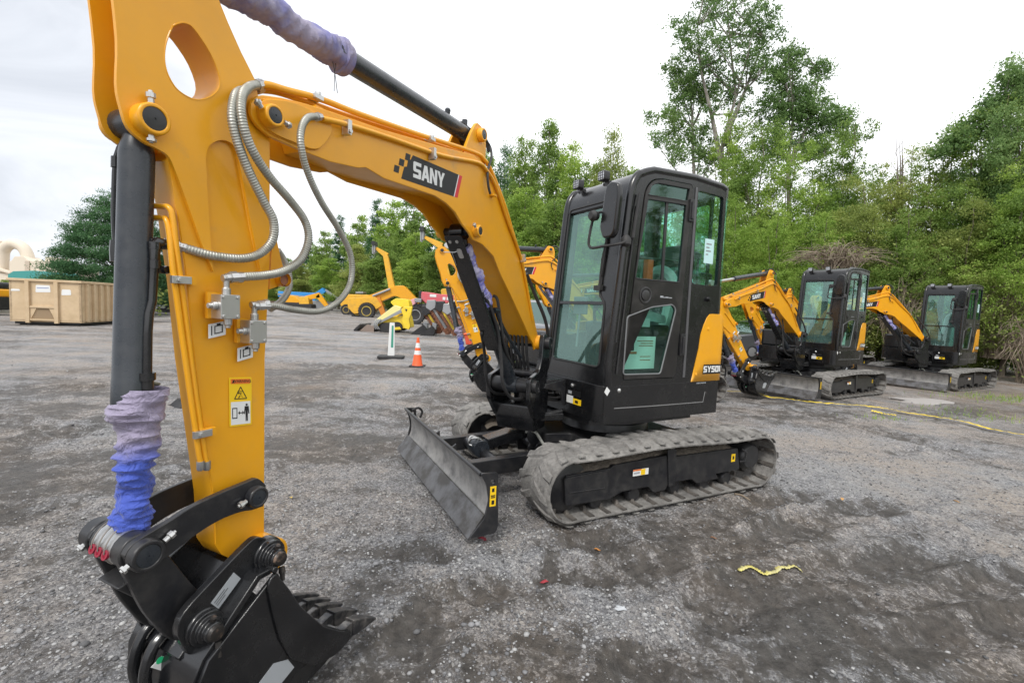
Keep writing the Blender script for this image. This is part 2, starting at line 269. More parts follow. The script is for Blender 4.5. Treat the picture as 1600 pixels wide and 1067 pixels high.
def make_track(root,side):
    y0,y1=(.58,.98) if side>0 else (-.98,-.58)
    TH=.535; r=.235
    # closed belt centre line
    top=[(x,TH-.032+.012*math.cos((x-.1)*4)) for x in np.linspace(-.98,.98,15)]
    fr=[(.98+ (r)*math.cos(a),.262+(r+.005)*math.sin(a)) for a in np.linspace(R(80),R(-80),11)]
    bot=[(x,.032) for x in np.linspace(.93,-.93,15)]
    re=[(-.99-(r)*math.cos(a),.262+(r+.005)*math.sin(a)) for a in np.linspace(R(-80),R(80),11)]
    path=top+fr+bot+re; path=[Vector((p[0],0,p[1])) for p in path]
    # resample
    P=path+[path[0]]; d=[0]
    for i in range(1,len(P)): d.append(d[-1]+(P[i]-P[i-1]).length)
    NL=36; n=NL*4; Q=[]
    for k in range(n):
        t=d[-1]*k/n; j=max(i for i in range(len(d)) if d[i]<=t+1e-9); j=min(j,len(P)-2); Q.append(P[j].lerp(P[j+1],(t-d[j])/(d[j+1]-d[j])))
    nor=[]
    for k in range(n):
        t=(Q[(k+1)%n]-Q[k-1]).normalized(); nor.append(Vector((-t.z,0,t.x)))
    rnd=random.Random(3)
    b=MB(); vs=[];fs=[]
    prof=[(y0,-.012),(y0+.03,.012),(y0+.19,.016),(y1-.19,.016),(y1-.03,.012),(y1,-.012),(y1,-.022),(y1-.12,-.024),(y1-.16,-.03),(y0+.16,-.03),(y0+.12,-.024),(y0,-.022)]
    for k in range(n):
        for (y,o) in prof:
            p=Q[k]+nor[k]*(o+rnd.uniform(-.0015,.0015)); vs.append((p.x,y,p.z))
    m=len(prof)
    for k in range(n):
        a=k*m;c=((k+1)%n)*m
        for i in range(m): fs.append((a+i,a+(i+1)%m,c+(i+1)%m,c+i))
    b.add(vs,fs)
    # tread lugs, staggered chevrons left and right
    yc=(y0+y1)/2
    for k in range(NL):
        for sgn in (-1,1):
            k0=k*4+(2 if sgn>0 else 0)
            pts=[]
            for (yy,sh,wd,ht) in [(.012,-.9,1.3,.022),(.075,-.2,1.15,.029),(.135,.5,1.1,.029),(.198,.85,.95,.018)]:
                for (e,hh) in ((-wd,.012),(-wd*.62,ht),(wd*.62,ht),(wd,.012)):
                    kk=(k0+sh+e*.8)%n; i0=int(kk); fr_=kk-i0; p=Q[i0].lerp(Q[(i0+1)%n],fr_); nn=nor[i0].lerp(nor[(i0+1)%n],fr_)
                    p=p+nn*(hh+rnd.uniform(-.006,.006)); pts.append((p.x,yc+sgn*yy,p.z))
            f_=[]
            for i in range(3):
                for j in range(3): f_.append((i*4+j,i*4+j+1,(i+1)*4+j+1,(i+1)*4+j))
            f_+=[(0,1,2,3),(15,14,13,12),(0,4,8,12,15,11,7,3)[::-1]]
            b.add(pts,f_)
    g=b; g.mi=1                                                      # inner drive lugs
    for k in range(0,n,4):
        for yy in (-.07,.07):
            p=Q[k]-nor[k]*.026; q=Q[k]-nor[k]*.062; tt=Vector((nor[k].z,0,-nor[k].x))*.018
            y_=yc+yy; g.add([(p.x-tt.x,y_-.03,p.z-tt.z),(p.x+tt.x,y_-.03,p.z+tt.z),(p.x+tt.x,y_+.03,p.z+tt.z),(p.x-tt.x,y_+.03,p.z-tt.z),(q.x-tt.x*.5,y_-.015,q.z-tt.z*.5),(q.x+tt.x*.5,y_-.015,q.z+tt.z*.5),(q.x+tt.x*.5,y_+.015,q.z+tt.z*.5),(q.x-tt.x*.5,y_+.015,q.z-tt.z*.5)],[(0,1,2,3),(4,5,6,7),(0,1,5,4),(1,2,6,5),(2,3,7,6),(3,0,4,7)])
        # embedded link ribs seen on the inner face
        p=Q[k]-nor[k]*.024; q=Q[k]-nor[k]*.034; tt=Vector((nor[k].z,0,-nor[k].x))*.022
        for (ya,yb) in ((y0+.012,y0+.11),(y1-.11,y1-.012)):
            g.add([(p.x-tt.x,ya,p.z-tt.z),(p.x+tt.x,ya,p.z+tt.z),(p.x+tt.x,yb,p.z+tt.z),(p.x-tt.x,yb,p.z-tt.z),(q.x-tt.x*.7,ya,q.z-tt.z*.7),(q.x+tt.x*.7,ya,q.z+tt.z*.7),(q.x+tt.x*.7,yb,q.z+tt.z*.7),(q.x-tt.x*.7,yb,q.z-tt.z*.7)],[(0,1,2,3),(4,5,6,7),(0,1,5,4),(1,2,6,5),(2,3,7,6),(3,0,4,7)])
    b.build('crawler_track',[DUSTY,TREAD],root,ang=30)
    s=side; yo=.93*s; 
    fr=MB(lambda x,y,z:(x,s*y,z))
    prof=[(1.00,.13),(1.02,.355),(.62,.365),(.60,.385),(.02,.405),(.0,.385),(-.78,.385),(-.82,.19),(-.52,.185),(-.56,.14),(-.30,.13),(-.24,.175),(.02,.175),(.06,.12),(.18,.12),(.24,.175),(.5,.17),(.62,.13)]
    fr.prism(roundpoly(prof,.012,2),.66,.90,'uav')
    fr.prism(roundpoly([(1.02,.145),(1.04,.345),(.66,.36),(.64,.14)],.01,2),.90,.915,'uav')
    fr.prism([(1.0,.24),(.68,.235),(.68,.228),(1.0,.232)],.915,.921,'uav')
    fr.prism([(.03,.15),(.07,.455),(-.0,.465),(-.03,.44),(-.03,.15)],.9,.912,'uav')
    o=fr.build('track_frame',BLK2,root,bevel=.006)
    lm=MB(lambda u,v,l:(.42-u,s*(.9165+l),.285+v))
    small_label(o,lm.f if s>0 else (lambda u,v,l:(.28+u,s*(.9165+l),.285+v)),.155,.05,[(0,1,0,1,WHT),(0,.55,.78,1,ORG),(.5,.78,.05,.95,DY),(.06,.42,.3,.62,STK)])
    small_label(o,(lambda u,v,l:(-.70-u,s*(.9015+l),.27+v)) if s>0 else (lambda u,v,l:(-.76+u,s*(.9015+l),.27+v)),.05,.07,[(0,1,0,1,DY),(.3,.7,.3,.7,INK)])
    d=MB(); rr=random.Random(5)                                 # dirt caked on top of the frame
    nx=26; vs=[];fs=[]
    for i in range(nx):
        x=.98-1.75*i/(nx-1)
        for j in range(6):
            y=.6+.30*j/5; base=.36 if x>.62 else (.385 if x>0 else .382); h=base+.012+(.035*math.sin(j/5*PI) if 0<i<nx-1 else -.03)*rr.uniform(.4,1.3)*(1 if j<5 else .3)-(.03 if j in(0,5) else 0); vs.append((x,s*y,h+(.02 if .05<x<.6 else 0)*(1-j/5)))
    for i in range(nx-1):
        for j in range(5): fs.append((i*6+j,i*6+j+1,(i+1)*6+j+1,(i+1)*6+j))
    d.add(vs,fs); d.build('caked_dirt',DIRT,o)
    m=MB(lambda x,y,z:(x,s*y,z)); m.lathe((-.96,.66,.29),(0,1,0),[(0,.16),(.03,.165),(.03,.12),(.2,.12),(.23,.115),(.245,.1)],28)
    for k in range(15):
        a=2*PI*k/15; m.box(-.96+.165*math.cos(a)-.015,-.96+.165*math.cos(a)+.015,.67,.69,.29+.165*math.sin(a)-.015,.29+.165*math.sin(a)+.015)
    m.tube([(-.82,.90,.26),(-.85,.93,.27),(-.86,.93,.35),(-.83,.90,.37)],.008)
    m.build('drive_motor',BLK2,root)
    m=MB(lambda x,y,z:(x,s*y,z)); m.lathe((1.0,.68,.27),(0,1,0),[(0,.15),(.02,.19),(.05,.19),(.06,.165),(.14,.165),(.15,.19),(.18,.19),(.2,.15)],28); m.build('idler_wheel',BLK2,root)
    for x in (.72,.35,-.08,-.42,-.7):
        m=MB(lambda x_,y,z:(x_,s*y,z)); m.lathe((x,.69,.115),(0,1,0),[(0,.05),(.02,.065),(.05,.065),(.06,.045),(.12,.045),(.13,.065),(.16,.065),(.18,.05)],16); m.build('track_roller',BLK2,root)
def make_excavator(label,group):
    root=thing('mini_excavator',label,'excavator',group=group)
    for sd_ in (1,-1): make_track(root,sd_)
    # undercarriage centre
    m=MB(); m.prism(roundpoly([(.55,-.6),(.55,-.25),(.78,-.2),(.78,.2),(.55,.25),(.55,.6),(.2,.66),(-.25,.66),(-.55,.6),(-.5,.3),(-.5,-.3),(-.55,-.6),(-.25,-.66),(.2,-.66)],.04),.30,.46)
    m.lathe((0,0,.44),(0,0,1),[(0,.42),(.09,.40),(.1,.44),(.16,.44),(.16,.40),(.2,.40)],36)
    for sg in (1,-1): m.prism([(.18,.47),(.86,.40),(.90,.33),(.88,.24),(.55,.22),(.15,.30)],.05*sg-.012+.06*sg,.05*sg+.012+.06*sg,'uav')
    m.cyl((.80,-.16,.33),(.80,.16,.33),.045)
    # rounded hub cover in front of the ring
    m.lathe((.82,.115,.44),(0,1,0),[(0,.10),(.02,.105),(.03,.09)],20)
    m.build('undercarriage_frame',BLK2,root,bevel=.008)
    # dozer blade
    bl=MB(); fr=sm2d([(1.715,.475),(1.665,.41),(1.645,.31),(1.665,.21),(1.75,.10)],5); bk=[(p[0]-.022,p[1]) for p in fr[::-1]]; bl.prism(fr+bk,-.975,.975,'uav')
    bl.tube([(1.708,-.975,.478),(1.708,.975,.478)],.014,8)
    bl.prism([(1.60,.45),(1.58,.17),(1.66,.2),(1.64,.31),(1.66,.41)],.20,.22,'uav'); bl.prism([(1.60,.45),(1.58,.17),(1.66,.2),(1.64,.31),(1.66,.41)],-.22,-.2,'uav'); bl.box(1.585,1.64,-.9,.9,.27,.33)
    b=bl.build('dozer_blade',BLK2,root,bevel=.002)
    wf=MB(); pf=[(p[0]+.0025,p[1]) for p in fr]; pb=[(p[0]-.006,p[1]) for p in fr[::-1]]; wf.prism(pf[1:-4]+pb[4:-1],-.965,.965,'uav'); wf.build('worn_face',WORN,b)
    ce=MB(); ce.prism([(1.675,.215),(1.684,.213),(1.785,.075),(1.762,.072)],-.98,.98,'uav'); ce.build('cutting_edge',mat('bare_cutting_edge',(.16,.16,.165),.45,.6,noise=(7,(.08,.075,.07),.4,.6)),b,bevel=.001)
    for sg in (1,-1):
        e=MB(); e.prism(roundpoly([(1.72,.49),(1.60,.485),(1.585,.13),(1.60,.09),(1.78,.085),(1.68,.2),(1.655,.31),(1.675,.41)],.018,3),.976*sg,.996*sg,'uav',holes=[circ((1.635,.43),.014,10)]); e.build('end_plate',BLK2,b,bevel=.002)
        small_label(b,(lambda u,v,l,sg=sg:(1.652-u,sg*(.9965+l),.27+v)) if sg>0 else (lambda u,v,l:(1.61+u,-(.9965+l),.27+v)),.042,.13,[(0,1,0,1,DY),(.3,.7,.72,.9,INK),(.15,.85,.5,.56,INK),(.15,.85,.42,.47,INK),(.28,.72,.1,.3,INK)])
    e=MB(); e.tube([(1.66,-.9,.48),(1.60,-.9,.5),(1.56,-.9,.46),(1.58,-.9,.40)],.012,8,sub=4); e.build('lifting_loop',BLK2,b)
    for sg in (1,-1):
        a=MB(); a.prism(roundpoly([(1.62,.34),(1.62,.22),(.55,.24),(.55,.37)],.01,2),.30*sg,.38*sg,'uav'); a.build('blade_arm',BLK2,root,bevel=.006)
    a=MB(); a.cyl((1.30,-.32,.30),(1.30,.32,.30),.045); a.build('cross_tube',BLK2,root)
    c=MB(); c.lathe((1.32,.02,.345),(-.62,0,.135),[(-.01,.03),(.0,.048),(.06,.05),(.10,.045),(.44,.045),(.45,.055),(.48,.055),(.48,.028),(.62,.028)],20)
    c.lathe((1.33,-.06,.345),(0,1,0),[(0,.07),(.02,.075),(.14,.075),(.16,.07)],22); c.lathe((1.33,.095,.345),(0,1,0),[(0,.02),(.02,.018)],6)
    c=c.build('blade_cylinder',BLU,root)
    g=MB(); d=Vector((-.62,0,.135)).normalized(); up=Vector((.135,0,.62)).normalized()
    def GP(u,v,z): p=Vector((1.26,.02,.36))+d*u+up*z; return (p.x,p.y+v,p.z)
    g.prism([(0,-.065),(.36,-.075),(.38,-.05),(.38,.05),(.36,.075),(0,.065)],.055,.063,f=GP); g.prism([(0,-.02),(.36,-.03),(.36,.063),(0,.06)],.066,.074,f=lambda a,b_,c_:GP(a,c_,b_)); g.build('cylinder_guard',BLK,root,bevel=.003)
    for i in (0,1):
        h=MB(); h.tube([(1.33,.02+.05*i,.42),(1.40,.02+.05*i,.44),(1.42,.03,.38),(1.36,.06,.36)],.008,8,sub=6); h.build('hose_guard',STEEL,root)
    h=MB(); h.tube([(.92,.10,.46),(.86,.16,.47),(.80,.24,.36),(.72,.32,.33)],.014,8,sub=6); h.build('blade_hose',HOSE,root)
    # ---- upper body ----
    def arc(r,z=None,n=26,xs=-.32,xe=-.32,y=.72,yr=-.95):
        a0=math.asin(y/r); a1=math.asin(-yr/r); p=[(xs,y)]+[(-r*math.cos(a0-(a0+a1)*k/n),r*math.sin(a0-(a0+a1)*k/n)) for k in range(n+1)]+[(xe,yr)]; return p
    foot=[(.655,.0),(.665,.60),(.66,.66),(.63,.705),(.58,.72)]+arc(1.0)[1:]+[(.50,-.95),(.60,-.90),(.64,-.8)]
    k=MB(UP); k.prism(foot,.66,.955,); o=k.build('house_skirt',SHELL,root,bevel=.018,seg=3)
    k=MB(UP); k.tube([(.54,.7215,.78),(.10,.7215,.772),(-.5,.7215,.768),(-.52,.7215,.86)],.0045,6); k.build('trim_groove',mat('trim_edge',(.16,.16,.16),.5),o)
    k=MB(UP); k.prism([(.60,-.8),(.60,.5),(.3,.6),(-.5,.6),(-.7,.3),(-.7,-.6),(-.4,-.8)],.60,.67); k.build('deck_plate',BLK2,root)
    for (x,z) in ((.50,.92),(.645,.905)):
        q=MB(UP); 
        if x>.6: q.lathe((.664,.34,z),(1,0,0),[(0,.018),(.006,.018),(.014,.009),(.016,.004)],10)
        else: q.lathe((x,.7205,z),(0,1,0),[(0,.018),(.006,.018),(.014,.009),(.016,.004)],10)
        q.build('bolt_head',STEEL,o)
    q=MB(UP); q.lathe((.664,.13,.92),(1,0,0),[(0,.018),(.006,.018),(.014,.009),(.016,.004)],10); q.build('bolt_head',STEEL,o)
    small_label(o,lambda u,v,l:UP(.6665+l,.27+u,.755+v),.20,.115,[(0,.45,0,.55,WHT),(.45,1,0,.42,DY),(.0,.95,.58,1,INK),(.1,.35,.68,.9,STK),(.6,.8,.1,.3,INK)])
    t=MB(lambda u,v,l:UP(.6665+l,.02+u,.82+v))
    for a_,b_ in ((0,.0),(.04,-.02),(.08,.01),(.04,.03)): flat(t,circ((a_,b_),.008,8),0,t.f)
    flat(t,[(.03,-.045),(.055,-.045),(.055,-.01),(.03,-.01)],0,t.f); flat(t,[(.12,.0),(.155,-.03),(.165,-.02),(.14,.02)],0,t.f); t.build('pictogram',STK,o,smooth_=False)
    t=MB(lambda u,v,l:UP(-.40-u,.7215+l,.936+v)); 
    for i in range(7): flat(t,[(i*.018,0),(i*.018+.011,0),(i*.018+.013,.012),(i*.018+.003,.01)],0,t.f)
    t.build('pictogram',STK,o,smooth_=False)
    # swing bracket beside the cab
    k=MB(UP)
    k.prism([(.6,-.42),(.98,-.13),(1.06,-.02),(1.06,.1),(1.0,.18),(.66,.24)],.88,.945); k.prism([(.6,-.42),(.98,-.13),(1.06,-.02),(1.06,.1),(1.0,.18),(.66,.24)],.58,.645)
    k.prism([(.58,.65),(.58,.94),(.68,.94),(.70,.65)],-.38,-.36,'uav')
    k.build('swing_bracket',BLK,root,bevel=.012,seg=3)
    k=MB(UP); k.prism([(.62,.70),(.62,.945),(.86,.905),(.88,.87),(.70,.83),(.68,.72)],.215,.235,'uav'); k.tube([(.66,.2,.655),(.78,.19,.64),(.92,.16,.62),(1.0,.1,.61)],.022,10,sub=4); k.build('bracket_gusset',BLK2,root,bevel=.004)
    for i in range(4):
        k=MB(UP); k.tube([(.64,.12-.05*i,.74+.03*i),(.76,.14-.05*i,.76+.03*i),(.88,.10-.04*i,.80+.015*i),(.97,.05-.03*i,.92),(1.0,.02-.03*i,1.05)],.014,8,sub=5); k.build('hydraulic_hose',RUB,root)
    # ---- engine cover (yellow) ----
    n=40; ft=arc(1.012,n=34,xs=-.325,xe=-.325,y=.725,yr=-.955); 
    dl=[0]
    for i in range(1,len(ft)): dl.append(dl[-1]+math.dist(ft[i],ft[i-1]))
    def hz(x,i):
        t=min(1,max(0,(-x-.335)/.22)); return .957+.62*math.sin(t*PI/2)**.8 if i<len(ft)/2 else 1.42
    P=[]; 
    for k in range(70):
        t=dl[-1]*k/69; j=max(i for i in range(len(dl)) if dl[i]<=t+1e-9); j=min(j,len(ft)-2); u=(t-dl[j])/(dl[j+1]-dl[j]); x=ft[j][0]*(1-u)+ft[j+1][0]*u; y=ft[j][1]*(1-u)+ft[j+1][1]*u; P.append((x,y,j))
    hood=MB(UP); vs=[];fs=[]; rows=[(0,1),(.35,1.0),(.5,1.0),(.65,1.0),(.8,.998),(.9,.985),(.96,.95),(1.0,.88),(1.02,.6)]
    for (x,y,j) in P:
        H_=hz(x,j); 
        for (a,sc) in rows:
            z=.957+(H_-.957)*min(a,1)+ (.02 if a>1 else 0)
            bul=1.0+(.012 if 1.30<z<1.5 and j>1 else 0)
            vs.append((x*sc*bul if x<-.4 else x,y*(1 if sc>.9 else sc)*1.0,z))
    m_=len(rows)
    for k in range(len(P)-1):
        for i in range(m_-1): fs.append((k*m_+i,k*m_+i+1,(k+1)*m_+i+1,(k+1)*m_+i))
    hood.add(vs,fs); ho=hood.build('engine_cover',YEL,root)
    s_=ho.modifiers.new('thickness','SOLIDIFY'); s_.thickness=.012; s_.offset=-1
    for z0 in (1.11,1.28):
        v=MB(UP); a0=math.asin(.725/1.02)
        for j in range(6):
            a=[a0-.03-.22*t/8 for t in range(9)]; v.tube([(-1.034*math.cos(t),1.034*math.sin(t),z0+.018*j) for t in a],.006,6)
        v.build('vent_grille',BLK2,ho)
    for (x,z) in ((-.38,1.02),(-.50,1.42)):
        q=MB(UP); q.lathe((x,.724,z),(0,1,0),[(0,.014),(.005,.013),(.008,.006)],12); q.build('cover_screw',YEL,ho)
    # model plate: follows the curved cover
    def PLT(u,v,l):
        s0=dl[-1]*0+.115+u; j=max(i for i in range(len(dl)) if dl[i]<=s0); j=min(j,len(ft)-2); t=(s0-dl[j])/(dl[j+1]-dl[j]); x=ft[j][0]*(1-t)+ft[j+1][0]*t; y=ft[j][1]*(1-t)+ft[j+1][1]*t; r_=math.hypot(x,y); k_=1+(l+.003)/r_; return UP(x*k_,y*k_,1.02+v)
    q=MB(PLT); W_=.26
    for i in range(8): flat(q,[(W_*i/8+(.02 if i==0 else 0),0 if i else 0),(W_*(i+1)/8,0),(W_*(i+1)/8,.085),(W_*i/8+(.03 if i==0 else 0),.085)],0,PLT)
    q2=q; q=MB(PLT); letters('SY50U',.056,.1,q,lambda u,v,l:PLT(u+.028,v+.015,l+.002)); merge('model_plate',[(q2,INK),(q,WHT)],ho)
    k=MB(UP); k.prism(roundpoly([(.50,-.93),(.50,-.2),(-.62,-.2),(-.62,-.75),(-.5,-.93)],.08),.95,1.32); k.build('tank_cover',SHELL,root,bevel=.04,seg=3)
    k=MB(UP); k.prism([(-.34,.68),(-.62,.68),(-.66,.3),(-.66,-.2),(-.3,-.2)],.95,1.5); k.build('engine_bulkhead',BLK2,root)
    # ---- cab ----
    Yl,Yr=.72,-.13
    prof=[(.605,.955),(.615,1.1),(.50,2.40)]+sm2d([(.50,2.40),(.475,2.52),(.40,2.615),(.27,2.665)],5)[1:]+[(-.2,2.69),(-.55,2.675),(-.60,2.66),(-.62,2.62),(-.62,.955)]
    door=[(.465,1.0),(.475,1.10),(.37,2.36)]+sm2d([(.37,2.36),(.35,2.49),(.28,2.575),(.16,2.605)],4)[1:]+[(-.165,2.615),(-.185,2.59),(-.13,1.03),(-.11,1.0)]
    qwin=roundpoly([(-.255,2.58),(-.585,2.575),(-.585,1.80),(-.255,1.80)],.03,3)
    c=MB(UP); c.prism(prof,Yl-.035,Yl,'uav',holes=[door[::-1],qwin[::-1]])
    rw=roundpoly([(.36,2.40),(-.52,2.56),(-.52,1.45),(.44,1.30)],.04,3); c.prism(prof,Yr,Yr+.035,'uav',holes=[rw[::-1]])
    # front frame with windscreen opening (follows the rake)
    def FW(y,z,l): 
        return UP(.62-.088*(z-1.0)+l,y,z)
    gl=roundpoly([(.565,1.10),(.50,1.66),(.51,2.43),(-.055,2.43),(-.055,1.09)],.05,4); gl=roundpoly([(-.05,1.09),(.60,1.09),(.575,1.60),(.50,1.66),(.50,2.43),(-.05,2.43)],.045,4)
    c.prism([(Yr,.955),(Yl-.02,.955),(Yl-.02,2.46),(Yr,2.46)],-.035,0,holes=[gl[::-1]],f=FW)
    # roof shell
    top=[p for p in prof[2:-2]]; inn=[(p[0]-(.03 if p[0]>0.3 else 0),p[1]-.03) for p in top[::-1]]; c.prism(top+inn,Yr+.035,Yl-.035,'uav')
    # rear wall with opening
    c.prism([(Yr,.955),(Yl-.15,.955),(Yl-.15,2.67),(Yr,2.67)],-.66,-.63,'auv',holes=[roundpoly([(Yr+.08,1.62),(Yl-.17,1.62),(Yl-.17,2.55),(Yr+.08,2.55)],.04,3)[::-1]])
    cc=[(-.62-.0,Yl-.04)]
    # rounded corner posts along the outline
    cab=c.build('cab_frame',SHELL,root,bevel=.006)
    for y in (Yl-.022,Yr+.02):
        e=MB(UP); pth=[(p[0]-.012,y,p[1]-(.012 if p[1]>2.6 else 0)) for p in prof[:-2]]; e.tube(pth,.034,12); e.build('corner_rail',SHELL,cab)
    # rounded rear corner glass and post below
    def corner(z0,z1,r=.13): 
        q=MB(UP); vs=[];fs=[]; n_=8
        for i in range(n_+1):
            a=PI/2*i/n_; 
            for rr_ in (r,r-.008):
                for z in (z0,z1): vs.append((-.61-rr_*math.sin(a)*.9,Yl-.13+rr_*math.cos(a),z))
        for i in range(n_):
            a=i*4;b_=(i+1)*4; fs+=[(a,a+1,b_+1,b_),(a+2,b_+2,b_+3,a+3),(a+1,a+3,b_+3,b_+1),(a,b_,b_+2,a+2)]
        fs+=[(0,2,3,1),(n_*4,n_*4+1,n_*4+3,n_*4+2)]; return q.add(vs,fs)
    corner(1.80,2.58).build('rear_corner_glass',GLS,cab); corner(.96,1.80).build('rear_corner_post',SHELL,cab); corner(2.575,2.665).build('rear_corner_post',SHELL,cab)
    q=MB(UP); q.prism(qwin,Yl-.022,Yl-.016,'uav'); q.build('quarter_glass',GLS,cab)
    q=MB(UP); q.prism([(-.40,2.20),(-.52,2.20),(-.52,1.99),(-.40,1.99)],Yl-.0145,Yl-.0135,'uav'); q2=q
    q=MB(UP); 
    for j,wd in enumerate((.8,.5,.75,.35)): q.box(-.42,-.42-.085*wd,Yl-.0134,Yl-.0128,2.15-.03*j,2.162-.03*j)
    merge('paper_notice',[(q2,mat('pale_notice',(.50,.72,.72),.6)),(q,GREY)],cab)
    q=MB(); q.prism(gl,-.022,-.016,f=FW); q.build('windscreen_glass',GLF,cab)
    q=MB(); q.prism([(-.06,1.585),(.585,1.585),(.578,1.612),(-.06,1.612)],-.03,.004,f=FW); q.build('windscreen_divider',SHELL,cab,bevel=.003)
    q=MB(); q.prism(rw,0,0) if 0 else q.prism(rw,Yr+.012,Yr+.018,'uav',f=UP); q.build('right_glass',GLS,cab)
    q=MB(UP); q.prism(roundpoly([(Yr+.08,1.62),(Yl-.17,1.62),(Yl-.17,2.55),(Yr+.08,2.55)],.04,3),-.648,-.642,'auv'); q.build('rear_glass',GLS,cab)
    # windscreen rubber seal
    q=MB(); q.tube([(p[0],p[1],.002) for p in gl],.009,6,closed=True,f=FW); q.build('windscreen_seal',RUB,cab)
    # door
    w1=roundpoly([(.318,2.52-.06),(.22,2.56),(-.14,2.575),(-.14,2.47),(.325,2.455)],.012,2); w1=[(.322,2.452)]+sm2d([(.315,2.47),(.29,2.53),(.22,2.562)],3)+[(-.14,2.575),(-.125,2.468)]
    w2=roundpoly([(.322,2.425),(-.118,2.44),(-.092,1.80),(.405,1.80)],.015,2)
    w3=roundpoly([(.462,1.50),(.20,1.585),(-.03,1.615),(-.075,1.575),(.06,1.04),(.47,1.045)],.025,3)
    d=MB(UP); din=[(p[0]-(.008 if p[0]>.1 else -.008),p[1]-(.008 if p[1]>2 else -.006)) for p in door]; d.prism(din,Yl-.02,Yl+.006,'uav',holes=[w1[::-1],w2[::-1],w3[::-1]]); d=d.build('cab_door',mat('door_paint',(.016,.015,.015),.3,0,bump=(20,.0004),dust=(6,(.07,.062,.058),.4)),root,bevel=.004)
    for w_,nm in ((w1,'top_pane'),(w2,'upper_pane'),(w3,'lower_pane')):
        q=MB(UP); q.prism(w_,Yl-.010,Yl-.005,'uav'); q.build(nm,GLS,d)
        q=MB(UP); q.tube([(p[0],Yl+.004,p[1]) for p in w_],.0065,6,closed=True); q.build('pane_seal',RUB if nm!='lower_pane' else mat('grey_seal',(.16,.165,.17),.5),d)
    q=MB(UP); q.box(.09,.115,Yl-.012,Yl+.002,1.80,2.43); q.build('sash_bar',RUB,d)
    q=MB(UP); q.lathe((.285,Yl+.006,1.675),(0,1,0),[(0,.068),(.006,.068),(.008,.056),(.003,.05)],24); q.lathe((.295,Yl+.006,1.675),(0,1,0),[(0,.042),(.014,.040),(.018,.03)],20); q.build('door_handle',BLK2,d)
    q=MB(UP); 
    for i,(a_,b_) in enumerate(((.12,.03),(.09,.012),(.06,.018),(.02,.014))): q.box(a_,a_-.035,Yl+.0065,Yl+.008,1.665,1.665+b_*.5)
    q.build('logo_badge',STK,d,smooth_=False)
    for z in (1.28,2.40):
        q=MB(UP); q.box(-.145,-.20,Yl+.002,Yl+.022,z-.09,z+.09); q.cyl((-.172,Yl+.025,z-.07),(-.172,Yl+.025,z+.07),.013,10); q.build('door_hinge',BLK2,d,bevel=.003)
    q=MB(UP); q.lathe((-.47,Yl,1.68),(0,1,0),[(0,.022),(.01,.022),(.03,.015)],12); q.build('lock_cylinder',BLK,cab)
    q=MB(UP); q.box(-.24,-.215,Yl,Yl+.006,1.0,2.6); q.build('pillar_strip',mat('pillar_strip_grey',(.09,.09,.095),.4),cab)
    # side A pillar rubber strip and grab rail
    q=MB(UP); q.tube([(.565,Yl+.004,1.3),(.50,Yl+.004,2.0)],.008,6); q.tube([(.54,Yl+.006,1.05),(.435,Yl+.006,2.35)],.007,6); q.build('rain_strip',RUB,cab)
    # lights
    for y in (.02,.36):
        q=MB(UP); q.prism(roundpoly([(y-.042,2.61),(y+.042,2.61),(y+.042,2.688),(y-.042,2.688)],.014,3),.44,.50,'auv'); q.box(.40,.44,y-.02,y+.02,2.57,2.62); q.cyl((.42,y-.05,2.60),(.42,y+.03,2.60),.018,10); lt=q.build('work_light',BLK2,root,bevel=.003)
        q=MB(UP); q.prism(roundpoly([(y-.036,2.616),(y+.036,2.616),(y+.036,2.682),(y-.036,2.682)],.01,3),.50,.504,'auv'); q.build('lamp_lens',LAMP,lt,bevel=.002)
        q=MB(UP)
        for i in range(3): q.box(.504,.507,y-.036,y+.036,2.627+i*.021,2.630+i*.021)
        for i in range(3): q.box(.504,.507,y-.024+i*.022,y-.021+i*.022,2.616,2.682)
        q.build('lamp_grid',BLK2,lt)
    # mirror
    q=MB(UP); q.prism(roundpoly([(.555,2.18),(.60,2.48),(.655,2.52),(.745,2.49),(.76,2.40),(.735,2.13),(.70,2.09),(.60,2.09)],.03,4),.60,.655,'auv'); 
    mi=q.build('side_mirror',SHELL,root,bevel=.02,seg=3)
    q=MB(UP); q.tube([(.52,.74,2.08),(.58,.73,2.05),(.66,.60,2.03),(.68,.50,2.03),(.69,.485,2.10),(.66,.50,2.28),(.64,.58,2.30)],.011,8,sub=3); q.lathe((.52,.72,2.03),(0,0,1),[(0,.02),(.02,.042),(.06,.042),(.09,.02)],14); q.lathe((.655,.53,2.27),(.1,0,0),[(0,.03),(.04,.045),(.07,.03)],12); q.tube([(.475,.745,2.10),(.455,.75,2.3),(.43,.745,2.44)],.013,8); q.build('mirror_arm',RUB,mi)
    q=MB(); q.tube([(.535,2.24,.012),(.495,1.95,.014),(.50,1.72,.016)],.010,6,f=FW); q.prism([(.515,2.1),(.53,2.1),(.515,1.82),(.50,1.82)],.003,.018,f=FW); q.prism([(.45,1.74),(.53,1.74),(.53,1.70),(.45,1.70)],.002,.03,f=FW); q.build('wiper',RUB,cab)
    # hanging tag on wire
    q=MB(UP); q.tube([(.60,.70,1.06),(.62,.70,1.02),(.61,.71,.97),(.62,.712,.94)],.002,5,sub=3); q.build('tag_wire',GREY,cab)
    q=MB(UP); q.prism([(.632,.955),(.655,.915),(.625,.885),(.60,.925)],.728,.731,'uav'); q.build('paper_tag',WHT,cab)
